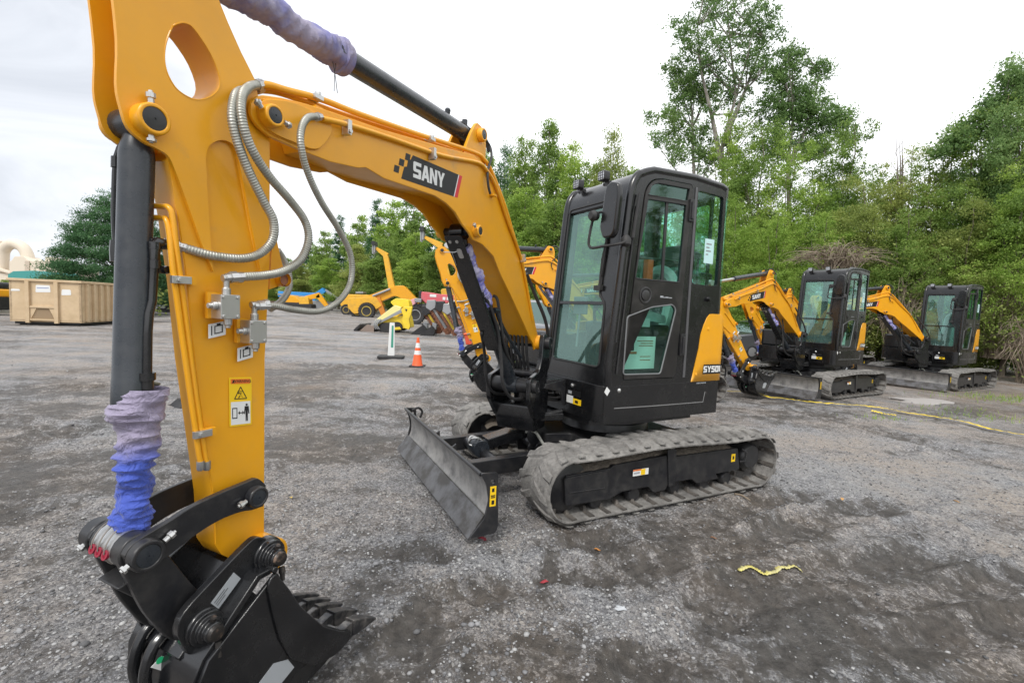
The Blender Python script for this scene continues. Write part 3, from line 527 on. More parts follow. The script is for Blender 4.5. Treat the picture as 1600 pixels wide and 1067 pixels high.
    # interior
    q=MB(UP); q.prism(roundpoly([(.12,.96),(.12,1.18),(-.38,1.14),(-.40,.96)],.03),.08,.50,'uav'); q.prism(roundpoly([(.17,1.26),(.17,1.34),(-.30,1.34),(-.30,1.2)],.05),.06,.52,'uav'); q.prism(roundpoly([(-.22,1.32),(-.42,1.95),(-.54,1.93),(-.36,1.25)],.05),.09,.49,'uav'); q.prism(roundpoly([(-.43,1.99),(-.44,2.18),(-.52,2.17),(-.52,1.98)],.03),.16,.42,'uav'); q.build('operator_seat',SEATM,cab,bevel=.03,seg=3)
    q=MB(UP); q.tube([(-.22,.1,1.38),(-.30,.12,1.62),(-.34,.15,1.85),(-.30,.3,1.94),(-.34,.43,1.85),(-.28,.46,1.6),(-.2,.48,1.38)],.05,8,sub=4); q.build('seat_wrap',PLAS,cab)
    for y in (-.02,.55):
        q=MB(UP); q.prism(roundpoly([(.24,1.36),(.24,1.44),(-.15,1.44),(-.2,1.30),(-.1,1.05),(.05,1.05)],.03),y-.05,y+.05,'uav'); q.tube([(.16,y,1.43),(.18,y,1.52),(.15,y,1.62)],[.018,.014,.03],10); q.build('control_console',BLK2,cab,bevel=.01)
    for y in (.2,.36):
        q=MB(UP); q.tube([(.42,y,1.0),(.44,y,1.3),(.36,y,1.42)],.010,8,sub=4); q.box(.38,.5,y-.05,y+.05,1.0,1.02); q.build('travel_lever',RUB,cab)
    q=MB(UP); q.box(-.58,.34,Yr+.05,Yl-.06,2.60,2.625); q.build('roof_lining',mat('lining_grey',(.22,.22,.215),.8),cab)
    q=MB(UP); q.box(.36,.39,Yr+.06,Yr+.24,1.50,1.66); q.tube([(.40,Yr+.15,1.2),(.38,Yr+.15,1.5)],.012,6); q.build('monitor',GREY,cab,bevel=.006)
    q=MB(UP); q.prism(roundpoly([(.2,1.48),(.3,1.48),(.12,1.56),(-.1,1.52),(-.1,1.45)],.03),.50,.60,'uav'); q.build('wrapped_armrest',PLAS,cab,bevel=.02)
    q=MB(UP); q.box(-.6,.58,Yr+.04,Yl-.04,.957,.975); q.build('cab_floor',mat('floor_mat',(.25,.24,.17),.8),cab)
    q=MB(UP); q.tube([(.35,.60,1.88),(.30,.60,1.97),(.1,.6,1.985),(-.25,.60,1.99)],.012,8,sub=3); q.build('grab_rail',BLK2,cab)
    q=MB(UP); q.box(.14,.20,.60,.65,1.80,1.97); q.build('rescue_hammer',mat('hammer_red',(.7,.1,.03),.5),cab)
    q=MB(UP); q.box(.03,.43,.62,.623,1.07,1.22); q.box(.03,.27,.62,.623,1.22,1.34); q2=q
    q=MB(UP); q.box(.24,.33,.6235,.6245,1.195,1.215); q.box(.06,.24,.6235,.6245,1.30,1.306); q.box(.06,.20,.6235,.6245,1.28,1.286); q.box(.06,.22,.6235,.6245,1.26,1.266); q.box(.08,.2,.6235,.6245,1.17,1.176);q.box(.08,.2,.6235,.6245,1.14,1.146); merge('instruction_sheet',[(q2,mat('sheet_white',(.82,.79,.76),.6)),(q,mat('print_brown',(.45,.12,.03),.6))],cab)
    q=MB(UP); q.box(.24,.43,.61,.614,1.42,1.47); q.build('caution_sticker',DY,cab); q=MB(UP); q.box(.10,.22,.61,.614,1.42,1.49); q.box(.15,.22,.615,.617,1.475,1.54); q.build('white_sticker',WHT,cab)
    return root
def hose_tube(mb,pts,r,pitch=.008,amp=.0011,seg=12,sub=14):
    P=smooth([Vector(BM(*p)) for p in pts],sub); d=[0]
    for i in range(1,len(P)): d.append(d[-1]+(P[i]-P[i-1]).length)
    n=int(d[-1]/pitch*3); Q=[];j=0
    for k in range(n+1):
        t=d[-1]*k/n
        while j<len(d)-2 and d[j+1]<t: j+=1
        Q.append(P[j].lerp(P[j+1],(t-d[j])/max(1e-9,d[j+1]-d[j])))
    mb.tube([tuple(q) for q in Q],[r+(amp if k%3==0 else (-amp*.4 if k%3==1 else 0)) for k in range(n+1)],seg,f=ID)
def sleeve(mb,a,b,r0,r1,seed,n=60,seg=28,amp=.012,ends=True):
    """crumpled cloth sleeve between two points"""
    A=Vector(a);B_=Vector(b);d=(B_-A);u=d.orthogonal().normalized();v=d.normalized().cross(u); rn=random.Random(seed)
    ph=[(rn.uniform(0,6.3),rn.uniform(2,9)*rn.choice((-1,1)),rn.randint(1,4),rn.uniform(.4,1)) for _ in range(9)]
    vs=[];fs=[]
    for i in range(n+1):
        t=i/n; cx=.006*math.sin(t*17+seed); cy=.006*math.cos(t*13)
        rings=((1-abs(math.sin(t*26+2*math.sin(t*9+seed))))*.6+.5*(1-abs(math.sin(t*61+3*math.sin(t*7)))))*amp; ef=min(1,t*25,(1-t)*25)
        for k in range(seg):
            a_=2*PI*k/seg; w_=sum(q[3]*math.sin(q[0]+q[1]*t*5+q[2]*a_) for q in ph)/4
            cr_=(1-abs(math.sin(a_*1.5+t*31+1.7*math.sin(a_+t*17)))**.7)*amp*.45+(1-abs(math.sin(a_-t*47+seed+math.sin(a_*2)))**.7)*amp*.35; rr=r0(t)+(amp*w_*r1(t)+rings*(.6+.6*math.sin(a_*2+t*14))+cr_-.25*amp)*ef
            vs.append(tuple(A+d*t+(u*(math.cos(a_)*rr+cx)+v*(math.sin(a_)*rr+cy))))
    for i in range(n): fs+=[[i*seg+k,i*seg+(k+1)%seg,(i+1)*seg+(k+1)%seg,(i+1)*seg+k] for k in range(seg)]
    if ends: fs+=[list(range(seg))[::-1],[n*seg+k for k in range(seg)]]
    mb.add(vs,fs,ID)
def boss(mb,s,z,n0,n1,r,rin=None,f=BM,seg=24):
    """round pin boss along n"""
    d=1 if n1>n0 else -1; L_=abs(n1-n0)
    mb.lathe((s,n0,z),(0,d,0),[(0,r*1.04),(L_-.004,r),(L_,r-.004)]+([(L_,rin),(L_-.006,rin-.001)] if rin else []),seg,f=f)
def pin(mb,s,z,n,r,d=1): mb.lathe((s,n,z),(0,d,0),[(0,r),(.002,r),(.003,r*.8),(.0035,.003),(.001,.0025)],20,f=BM)
def zerk(mb,s,n,z,ds,dz,L_=.03):
    mb.lathe((s,n,z),(ds,0,dz),[(0,.008),(L_*.4,.008),(L_*.45,.012),(L_*.8,.012),(L_*.85,.006),(L_,.005)],8,f=BM)
def make_boom(root):
    out=[]
    def B_(mb,name,m,parent=root,**k):
        o=mb.build(name,m,parent,**k); return o
    # ---- swing post ----
    m=MB(BM)
    side=[(.10,1.33),(.03,1.32),(-.03,1.27),(-.06,1.18),(-.03,1.08),(-.02,.94),(-.06,.90),(-.06,.60),(.18,.62),(.34,.80),(.345,.98),(.26,1.0),(.17,1.02),(.12,1.12)]
    for n in (.155,-.195): m.prism(roundpoly(side,.03,3),n,n+.04,'uav')
    m.prism(roundpoly([(-.08,.52),(.16,.52),(.20,.62),(.20,.74),(-.08,.78)],.02),-.17,.17,'uav')
    m.lathe((0,0,.50),(0,0,1),[(0,.09),(.42,.09)],24)
    o=B_(m,'swing_post',BLK,bevel=.008,seg=3)
    m=MB(BM); m.cyl((.265,-.20,.915),(.265,.20,.915),.058,24); boss(m,.265,.915,.195,.225,.05,.03); boss(m,0.04,1.25,.195,.235,.05,.032); boss(m,0.04,1.25,-.195,-.235,.05,.032); zerk(m,.265,.235,.90,0,-1,.03); m.cyl((.04,-.15,1.25),(.04,.15,1.25),.04); m.cyl((.17,-.15,1.0),(.17,.15,1.0),.028)
    m.build('pivot_pin',BLK2,o)
    # ---- boom ----
    TOPE=[(2.570,2.196),(2.502,2.216),(2.422,2.233),(2.305,2.252),(1.978,2.293),(1.466,2.377),(1.20,2.425),(1.08,2.41),(.98,2.36),(0.739,2.211),(0.563,2.019),(0.292,1.689),(.07,1.35),(.02,1.28),(.03,1.21),(.10,1.19)]
    FRONT=[(0.136,1.244),(0.575,1.603),(0.775,1.757)]
    EAR=[(0.888,1.865),(1.041,1.919),(1.10,1.925),(1.165,1.93),(1.21,1.965),(1.294,2.002),(1.367,2.053),(1.460,2.083),(1.571,2.098)]
    BOT=[(1.971,2.082),(2.085,2.097),(2.130,2.082),(2.282,2.063),(2.420,2.064),(2.545,2.069)]
    nose=sm2d([(2.545,2.069),(2.590,2.088),(2.615,2.118),(2.613,2.155),(2.591,2.183),(2.570,2.196)],3)[1:-1]
    full=TOPE+FRONT+EAR+BOT+nose
    m=MB(BM)
    for a,b in ((.100,.115),(-.115,-.100)): m.prism(full,a,b,'uav')
    core=[(2.32,2.10),(2.36,2.20)]+[(p[0],p[1]-.008) for p in TOPE[3:-3]]+[(.10,1.24),(.155,1.27)]+[(FRONT[1][0]-.012,FRONT[1][1]+.01),(FRONT[2][0]-.012,FRONT[2][1]+.012),(.93,1.95),(1.06,2.06),(1.2,2.13),(1.42,2.14)]+[(BOT[0][0],BOT[0][1]+.016),(BOT[2][0],BOT[2][1]+.018)]
    m.prism(core,-.1,.1,'uav')
    bm_=B_(m,'boom',YEL,bevel=.0035)
    # nose doubler and bosses
    m=MB(BM); db=roundpoly([(2.599,2.150),(2.573,2.181),(2.493,2.208),(2.426,2.219),(2.290,2.209),(2.286,2.171),(2.313,2.128),(2.346,2.091),(2.381,2.078),(2.529,2.078),(2.582,2.093)],.03,4)
    m.prism(db,.1152,.128,'uav'); m.prism(db,-.128,-.1152,'uav')
    SP=(2.561,2.127)
    for sg in (1,-1): boss(m,SP[0],SP[1],.128*sg,.165*sg,.036,.026)
    for sg in (1,-1): boss(m,1.14,1.985,.115*sg,.155*sg,.036,.025)
    boss(m,0.04,1.25,.115,.15,.06); boss(m,0.04,1.25,-.115,-.15,.06)
    m.build('pin_boss',YEL,bm_,bevel=.002)
    def bead(pts,nn,par,closed=False,r_=.0026):
        P_=smooth([Vector(BM(p[0],nn,p[1])) for p in (list(pts)+[pts[0]] if closed else pts)],8); q=MB(); q.tube([tuple(p) for p in P_],[r_*(1.25 if k%2 else .85) for k in range(len(P_))],6,f=ID); q.build('weld_bead',YEL,par)
    bead(db,.1160,bm_,True); bead([(p[0],p[1]+.004) for p in BOT[:3]],.0995,bm_)
    m=MB(BM); pin(m,SP[0],SP[1],.161,.026); pin(m,1.14,1.985,.150,.025); pin(m,SP[0],SP[1],-.161,.026,-1); m.cyl((SP[0],-.1,SP[1]),(SP[0],.1,SP[1]),.03); m.cyl((1.14,-.11,1.985),(1.14,.11,1.985),.026); m.build('pivot_pin',BLU,bm_)
    m=MB(BM); zerk(m,SP[0]+.042,.15,SP[1]+.01,.6,.5,.028); zerk(m,SP[0]-.042,.15,SP[1]-.004,-1,-.2,.03); zerk(m,1.19,.145,2.0,.6,.5,.03); m.build('grease_nipple',STEEL,bm_)
    # cylinder ear on the boom crown
    m=MB(BM)
    for n in (-.075,.055): m.prism(roundpoly([(1.25,2.41),(1.17,2.56),(1.10,2.66),(1.0,2.64),(.97,2.55),(.98,2.36),(1.1,2.35)],.03,3),n,n+.02,'uav')
    boss(m,1.06,2.59,.075,.11,.04,.028); boss(m,1.06,2.59,-.075,-.11,.04,.028); m.build('cylinder_lug',YEL,bm_,bevel=.003)
    m=MB(BM); pin(m,1.06,2.59,.106,.028); m.build('pivot_pin',BLU,bm_)
    # steel pipes along the boom
    pipes=[([(2.569,0.075,2.236),(2.521,0.075,2.256),(2.444,0.075,2.270),(2.300,0.075,2.300),(2.095,0.075,2.323),(1.697,0.075,2.379),(1.127,0.075,2.467),(1.006,0.085,2.456),(0.934,0.100,2.403),(0.770,0.120,2.225),(0.633,0.120,2.076),(0.484,0.120,1.914)],.0125),
           ([(2.547,0.045,2.235),(2.473,0.045,2.260),(2.363,0.045,2.276),(2.138,0.045,2.303),(1.657,0.045,2.374),(1.121,0.050,2.444),(1.027,0.090,2.402),(0.909,0.100,2.320),(0.766,0.105,2.184),(0.619,0.105,2.034)],.0125),
           ([(2.345,0.140,2.200),(2.264,0.140,2.216),(2.150,0.130,2.238),(1.950,0.128,2.265),(1.543,0.128,2.314),(1.174,0.128,2.387),(1.052,0.128,2.376),(0.916,0.128,2.308),(0.727,0.128,2.125),(0.553,0.128,1.975),(0.416,0.125,1.826),(0.184,0.120,1.439)],.011)]
    for pts,r in pipes:
        m=MB(BM); m.tube(pts,r,10,sub=5); m.build('steel_pipe',YEL,bm_)
    for (s,z,n) in (((2.323,2.281),0,.06),((1.580,2.376),0,.06)):
        m=MB(BM); m.box(s[0]-.02,s[0]+.02,.02,.10,s[1]+.005,s[1]+.022); m.lathe((s[0],.09,s[1]+.02),(0,0,1),[(0,.012),(.012,.012)],6); m.build('pipe_clamp',STEEL,bm_,bevel=.001)
        m=MB(BM); m.box(s[0]-.018,s[0]+.018,.02,.10,s[1]-.03,s[1]-.022); m.box(s[0]-.018,s[0]+.018,.05,.06,s[1]-.085,s[1]-.03); m.build('clamp_bracket',YEL,bm_)
    for q in ((2.220,0.140,2.219),(1.638,0.130,2.298),(0.460,0.125,1.907)):
        m=MB(BM); m.box(q[0]-.010,q[0]+.010,.12,.155,q[2]-.035,q[2]+.022); m.lathe((q[0],.155,q[2]-.022),(0,1,0),[(0,.009),(.007,.009)],6); m.build('pipe_clamp',STEEL,bm_,bevel=.001)
    m=MB(BM); m.box((0.958,2.245)[0]-.02,(0.958,2.245)[0]+.02,.115,.15,(0.958,2.245)[1]-.008,(0.958,2.245)[1]+.004); m.build('hose_tab',YEL,bm_)
    for pts,r in (([(1.224,0.020,2.599),(1.183,0.020,2.629),(1.100,0.030,2.616),(0.980,0.040,2.621),(0.883,0.050,2.587),(0.924,0.090,2.501),(1.039,0.130,2.371),(1.042,0.140,2.284),(1.012,0.140,2.239)],.008),([(1.027,0.000,2.649),(0.929,0.000,2.667),(0.874,0.020,2.618),(0.852,0.030,2.558)],.013)):
        m=MB(BM); m.tube(pts,r,8,sub=6); m.build('hydraulic_hose',RUB,bm_)
    # underside hump and weld plate
    # decal
    c=[(1.921,2.112),(1.425,2.111),(1.253,2.317),(1.719,2.252)]
    U0=Vector((1.852,2.113)); UX=Vector((1.360,2.137))-U0; wd=UX.length; UX.normalize(); VX=Vector((1.729,2.246))-U0; ht=abs(VX.dot(Vector((-UX.y,UX.x)))); 
    Vn=Vector((-UX.y,UX.x)); Vn=Vn if Vn.y>0 else -Vn
    def DF(u,v,l): p=U0+UX*u+Vn*v; return BM(p[0],.1152+l,p[1])
    sl=.12; H_=ht*1.02
    q=MB(); flat(q,[(0,0),(.025,.0),(wd-.035,0),(wd-.035+sl*.4,H_),(sl*.75,H_),(sl*.6,H_*.80),(sl*.45,H_*.78),(sl*.36,H_*.5),(sl*.2,H_*.46)],0,DF)
    for (a,b) in ((-.055,.0),(-.045,.0)): pass
    sq=.036
    for i,(a,b) in enumerate(((-.055,.02),(-.018,.058),(.028,.094))): flat(q,[(a,b),(a+sq,b),(a+sq+.008,b+sq*.9),(a+.008,b+sq*.9)],0,DF)
    q3=MB(); letters('SANY',H_*.60,.03,q3,lambda u,v,l:DF(u*1.02+sl*.62+.016,v+H_*.20,l+.001),slant=.03)
    x=wd-.034; flat(q3,[(x,0),(x+.008,0),(x+.008+sl*.4,H_),(x+sl*.4,H_)],0,DF)
    q4=MB(); x+=.009; flat(q4,[(x,0),(x+.032,0),(x+.032+sl*.4,H_),(x+sl*.4,H_)],0,DF)
    merge('logo_decal',[(q,INK),(q3,WHT),(q4,RED)],bm_)
    # ---- boom cylinder ----
    a=(1.14,0,1.985); b=(.265,0,.915); d=Vector((b[0]-a[0],0,b[2]-a[2])); L_=d.length; d.normalize()
    m=MB(BM); m.lathe((a[0]+d.x*.55,0,a[2]+d.z*.55),(d.x,0,d.z),[(0,.03),(0,.052),(.05,.055),(.06,.048),(L_-.62,.048),(L_-.60,.05),(L_-.55,.06)],22); m.lathe((b[0],-.06,b[2]),(0,1,0),[(0,.065),(.12,.065)],20)
    m.tube([(a[0]+d.x*.62-.07,.045,a[2]+d.z*.62),(a[0]+d.x*.8-.085,.045,a[2]+d.z*.8),(b[0]-.02,.06,b[2]+.22)],.016,8,sub=4); m.lathe((a[0]+d.x*.62-.03,.045,a[2]+d.z*.62),(-1,0,0),[(0,.02),(.07,.02)],8)
    bc=B_(m,'boom_cylinder',BLU)
    m=MB(BM); m.lathe((a[0],-.045,a[2]),(0,1,0),[(0,.05),(.09,.05)],20); m.lathe((a[0],0,a[2]),(d.x,0,d.z),[(0,.045),(.10,.03),(.12,.024),(.58,.024)],16); m.build('cylinder_rod',BLK,bc)
    m=MB(BM); aa=Vector(BM(a[0]+d.x*.10,0,a[2]+d.z*.10)); bb=Vector(BM(a[0]+d.x*.57,0,a[2]+d.z*.57)); sleeve(m,aa,bb,lambda t:.04+.016*t,lambda t:.9,5); m.build('cloth_sleeve',mat('mottled_sleeve_cloth',(.42,.40,.55),.8,noise=(14,(.12,.12,.42),.45,.6)),bc)
    pn=Vector((-d.z,0,d.x)); pn=-pn if pn.x<0 else pn                      # outward from the boom
    m=MB(BM); 
    def GP(u,v,l): p=Vector((a[0],0,a[2]))+d*u+pn*l; return BM(p.x,v,p.z)
    for (u0,u1) in ((.02,.96),): 
        m.prism(roundpoly([(-.02,-.062),(-.02,.062),(.10,.062),(.18,.055),(.94,.055),(.94,-.055),(.18,-.055),(.10,-.062)],.012,3),.075,.083,f=GP)
        m.prism([(.12,.06),(.94,.06),(.94,.083),(.10,.083)],.052,.058,f=lambda u,v,l:GP(u,l,v)); m.prism([(.12,.06),(.94,.06),(.94,.083),(.10,.083)],-.058,-.052,f=lambda u,v,l:GP(u,l,v))
    g=m.build('cylinder_guard',BLK,bc,bevel=.003)
    m=MB(); 
    for v in (-.03,.02): m.lathe((.02,v,.083),(0,0,1),[(0,.011),(.005,.011),(.006,.006)],10,f=GP)
    m.tube([(.09,-.10,.088),(.09,-.02,.092),(.085,.0,.09)],.003,5,f=GP); m.tube([(.09,-.04,.088),(.19,-.045,.088)],.0025,5,f=GP); m.prism(roundpoly([(.07,-.005),(.07,.03),(.14,.03),(.14,-.005)],.015),.083,.085,f=GP); m.build('guard_bolt',STEEL,bc)
    for pts,r in (([(0.868,-0.020,1.782),(0.883,0.030,1.631),(0.783,0.050,1.526),(0.669,0.060,1.345),(0.620,0.070,1.156),(0.591,0.080,0.965),(0.445,0.090,0.838),(0.195,0.100,0.801)],.013),([(0.735,-0.040,1.340),(0.529,-0.120,1.183),(0.463,-0.130,0.976),(0.344,-0.130,0.848),(0.126,-0.120,0.796)],.012),([(0.657,0.000,1.610),(0.642,0.030,1.583),(0.617,0.050,1.436),(0.556,0.060,1.246),(0.365,0.040,1.084)],.011)):
        m=MB(BM); m.tube(pts,r,8,sub=6); B_(m,'hydraulic_hose',RUB)
    for i in range(6):
        m=MB(BM); n=-.1+.035*i; m.tube([(.20,n,1.36),(.17,n,1.18),(.10,n*.9,1.02),(.05,n*.8,.86),(.0,n*.7,.72)],.012,8,sub=4); B_(m,'hydraulic_hose',RUB)
    m=MB(BM); m.tube([(.30,.10,1.80),(.15,.13,1.62),(.04,.17,1.45),(-.05,.17,1.30),(-.12,.14,1.1)],.015,8,sub=4); B_(m,'hydraulic_hose',RUB)
    # ---- arm cylinder over the boom ----
    a=(1.06,0,2.59); e=(2.86,0,2.535); d=Vector((e[0]-a[0],0,e[2]-a[2])); L_=d.length; d.normalize()
    m=MB(BM); m.lathe((a[0]+d.x*.05,0,a[2]+d.z*.05),(d.x,0,d.z),[(0,.04),(.03,.047),(1.02,.047),(1.03,.049),(1.05,.049),(1.06,.02)],24); m.lathe((a[0],-.05,a[2]),(0,1,0),[(0,.05),(.10,.05)],20); m.lathe((a[0]+.25,0,a[2]+.045),(0,0,1),[(0,.014),(.02,.018),(.03,.012)],8); m.lathe((a[0]+.06,0.0,a[2]+.04),(0,0,1),[(0,.018),(.04,.018)],8)
    ac=B_(m,'arm_cylinder',BLU)
    m=MB(BM); m.lathe((a[0]+d.x*1.05,0,a[2]+d.z*1.05),(d.x,0,d.z),[(0,.027),(L_-1.10,.027)],16); m.lathe((e[0],-.05,e[2]),(0,1,0),[(0,.05),(.1,.05)],16); m.build('cylinder_rod',STEEL,ac)
    m=MB(BM); sleeve(m,Vector(BM(a[0]+d.x*1.035,0,a[2]+d.z*1.035)),Vector(BM(a[0]+d.x*(L_-.07),0,a[2]+d.z*(L_-.07))),lambda t:.058-.008*min(1,t*3)+(.010 if t<.06 else 0),lambda t:1.0 if t<.3 else .55,11,n=160,seg=36,amp=.0095); m.build('cloth_sleeve',CL2,ac)
    m=MB(BM); 
    for dx in (0,.03): m.tube([(a[0]+d.x*1.10+dx,.01,a[2]-.05),(a[0]+d.x*1.11,.012,a[2]-.12),(a[0]+d.x*1.10-dx*.6,.0,a[2]-.19)],.0018,4,sub=4)
    m.build('tie_string',RUB,ac)
    # ---- stick ----
    NARROW[0]=True
    LE=sm2d([(2.985,2.35),(2.970,2.175),(2.973,2.062),(2.965,2.008),(2.948,1.957),(2.911,1.932),(2.880,1.925),(2.852,1.915),(2.835,1.885),(2.804,1.805)],3)
    plate=LE+[(2.758,1.680),(2.721,1.595)]+[(2.727,1.654),(2.736,1.781),(2.744,1.925)]+sm2d([(2.744,1.940),(2.734,1.980),(2.696,2.010),(2.659,2.008),(2.642,1.977)],3)+[(2.617,1.868),(2.586,1.726),(2.557,1.609)]+[(2.525,1.680),(2.528,2.062),(2.584,2.233)]+sm2d([(2.585,2.245),(2.621,2.293),(2.651,2.333),(2.709,2.434)],3)+[(2.74,2.5),(2.80,2.585),(2.88,2.61),(2.95,2.57),(2.985,2.47)]
    hole=sm2d([(2.836,2.278),(2.814,2.299),(2.786,2.306),(2.753,2.281),(2.724,2.247),(2.703,2.200),(2.705,2.162),(2.732,2.126),(2.766,2.104),(2.794,2.100),(2.827,2.110),(2.850,2.140),(2.858,2.176),(2.855,2.216),(2.846,2.250),(2.836,2.278)],2)[:-1]
    m=MB(BM)
    for a_,b_ in ((.074,.09),(-.09,-.074)): m.prism(plate,a_,b_,'uav',holes=[hole[::-1]])
    LB=[(2.844,1.906),(2.822,1.764),(2.796,1.559),(2.775,1.322),(2.744,1.072),(2.718,0.862),(2.710,0.695),(2.688,0.651),(2.661,0.625)]
    RB=[(2.571,0.548),(2.528,0.539),(2.529,0.735),(2.531,1.304),(2.514,1.670),(2.517,2.067),(2.574,2.231),(2.606,2.287),(2.703,2.439),(2.74,2.48)]
    inner=[(2.80,2.45),(2.845,2.33),(2.865,2.20),(2.84,2.10),(2.80,2.03),(2.815,1.95)]
    hole2=hole
    m.prism(LB+RB+inner,-.073,.073,'uav',holes=[hole2[::-1]])
    st=B_(m,'stick',YEL,bevel=.003)
    bead(plate[len(LE)+1:len(LE)+1+20],.0755,st); bead([(p[0]-.004,p[1]) for p in LB[1:7]],.0735,st); bead(hole,.0895,st,True,.002)
    m=MB(BM)
    CP=(2.817,1.445); KP=(2.903,1.992)
    for sg in (1,-1): boss(m,KP[0],KP[1],.085*sg,.13*sg,.042,.031)
    for sg in (1,-1): boss(m,2.86,2.535,.085*sg,.12*sg,.04,.03)
    KB=(2.552,0.601)
    boss(m,KB[0],KB[1],-.10,.10,.062)
    m.build('pin_boss',YEL,st,bevel=.002)
    m=MB(BM)
    m.prism([(2.473,1.792),(2.443,1.679),(2.420,1.609),(2.430,1.572),(2.487,1.552)],.0,.02,'uav'); q=(2.439,1.591); m.tube([(q[0],-.03,q[1]),(q[0],.055,q[1])],.026,16,caps=False); m.tube([(q[0],.055,q[1]),(q[0],-.03,q[1])],.021,16,caps=False); m.build('thumb_bracket',YEL,st)
    m=MB(BM); m.cyl((q[0],-.02,q[1]),(q[0],.04,q[1]),.022,14); m.build('tube_liner',RUST,st)
    m=MB(BM); pin(m,KP[0],KP[1],.125,.031); pin(m,2.86,2.535,.115,.03); m.build('pivot_pin',BLK2,st)
    m=MB(BM); zerk(m,KP[0],.11,KP[1]+.042,.05,1,.035); zerk(m,KP[0],.11,KP[1]-.042,0,-1,.02); m.build('grease_nipple',STEEL,st)
    # pipes down the stick
    for pts in ([(2.858,-0.020,1.775),(2.845,0.030,1.775),(2.842,0.070,1.770),(2.837,0.085,1.742),(2.828,0.090,1.632),(2.805,0.090,1.443),(2.776,0.090,1.203),(2.753,0.090,1.035),(2.745,0.090,0.987)],[(2.858,-0.020,1.741),(2.845,0.030,1.741),(2.845,0.060,1.734),(2.844,0.080,1.695),(2.840,0.090,1.593),(2.822,0.090,1.443),(2.792,0.090,1.206),(2.771,0.090,1.039),(2.763,0.090,0.992)]):
        m=MB(BM); m.tube(pts,.0085,10,sub=5); m.build('steel_pipe',YEL,st)
    for q in ((2.832,0.100,1.562),(2.771,0.100,1.086)):
        m=MB(BM); m.box(q[0]-.034,q[0]+.02,.096,.110,q[2]-.011,q[2]+.011); m.lathe((q[0],.110,q[2]),(0,1,0),[(0,.008),(.006,.008)],6); m.build('pipe_clamp',STEEL,st,bevel=.001)
        m=MB(BM); m.box(q[0]-.05,q[0]-.012,.075,.104,q[2]-.013,q[2]+.013); m.build('clamp_bracket',YEL,st)
    m=MB(BM)
    for q in ((2.743,0.090,0.978),(2.763,0.090,0.983)): m.lathe((q[0],.09,q[2]+.012),(0,0,-1),[(0,.011),(.025,.011),(.03,.008)],8)
    m.build('pipe_cap',STEEL,st)
    # valve blocks
    for q in ((2.709,0.130,1.489),(2.613,0.130,1.408)):
        m=MB(BM); m.box(q[0]-.032,q[0]+.03,.105,.155,q[2]-.04,q[2]+.036); 
        for a_ in (-.024,.022):
            for b_ in (-.032,.028): m.lathe((q[0]+a_,.155,q[2]+b_),(0,1,0),[(0,.006),(.005,.006)],6)
        m.lathe((q[0]+.03,.13,q[2]),(1,0,0),[(0,.014),(.012,.014),(.014,.009),(.025,.009)],10); m.lathe((q[0]-.003,.13,q[2]+.036),(0,0,1),[(0,.013),(.02,.013),(.022,.009),(.045,.010),(.06,.011)],8); m.lathe((q[0]-.008,.13,q[2]-.04),(0,0,-1),[(0,.013),(.02,.012),(.022,.008),(.03,.008)],8)
        m.lathe((q[0]-.003,.13,q[2]+.088),(-1,0,.08),[(-.013,.012),(.01,.011),(.012,.014),(.034,.014),(.036,.017),(.05,.017)],8)
        m.build('valve_block',STEEL,st,bevel=.0015)
        m=MB(BM); m.box(q[0]-.03,q[0]+.04,.09,.105,q[2]-.04,q[2]+.042); m.build('valve_base',YEL,st)
        t=MB(); f=lambda u,v,l,q=q:BM(q[0]+.03-u,.0912+l,q[2]-.105+v+.2*u); flat(t,[(0,0),(.055,0),(.055,.045),(0,.045)],0,f,.002)
        k=MB(); flat(k,[(.008,.008),(.011,.008),(.011,.038),(.008,.038)],.002,f); k.prism([(.018,.010),(.045,.010),(.045,.036),(.018,.036)],.002,.003,holes=[[(.021,.013),(.042,.013),(.042,.033),(.021,.033)][::-1]],f=f); flat(k,[(.026,.036),(.038,.036),(.038,.042),(.026,.042)],.002,f); merge('valve_tag',[(t,WHT),(k,INK)],st)
    # warning decal
    p0=Vector((2.662,1.082)); p1=Vector((2.581,1.074)); p3=Vector((2.664,1.251))
    ux=(p1-p0); ww=ux.length; hh=(p3-p0).length; ux.normalize(); vx=(p3-p0).normalized()
    warning_decal(st,lambda u,v,l:BM((p0+ux*u+vx*v)[0],.0912-.015+l,(p0+ux*u+vx*v)[1]),ww,hh)
    # ---- corrugated hoses ----
    FIT=[(2.569,0.075,2.238),(2.547,0.045,2.239),(2.357,0.140,2.197)]
    HS=[([(2.556,0.050,2.230),(2.629,0.090,2.189),(2.686,0.140,2.137),(2.708,0.160,2.063),(2.689,0.160,1.993),(2.651,0.160,1.916),(2.601,0.160,1.837),(2.564,0.160,1.781),(2.559,0.150,1.718),(2.587,0.130,1.671),(2.643,0.120,1.646),(2.725,0.100,1.644),(2.780,0.080,1.655),(2.813,0.060,1.663)],.0137),
        ([(2.568,0.080,2.235),(2.624,0.120,2.198),(2.677,0.160,2.142),(2.691,0.180,2.067),(2.661,0.180,1.990),(2.590,0.170,1.921),(2.503,0.160,1.865),(2.429,0.150,1.807),(2.411,0.150,1.740),(2.443,0.150,1.666),(2.510,0.150,1.619),(2.577,0.140,1.597),(2.675,0.135,1.583)],.0137),
        ([(2.378,0.150,2.193),(2.444,0.180,2.162),(2.487,0.200,2.113),(2.500,0.210,2.050),(2.463,0.200,1.969),(2.382,0.180,1.884),(2.273,0.160,1.798),(2.199,0.150,1.707),(2.186,0.140,1.603),(2.247,0.140,1.522),(2.343,0.140,1.479),(2.460,0.140,1.482),(2.535,0.135,1.494),(2.579,0.135,1.493)],.0115)]
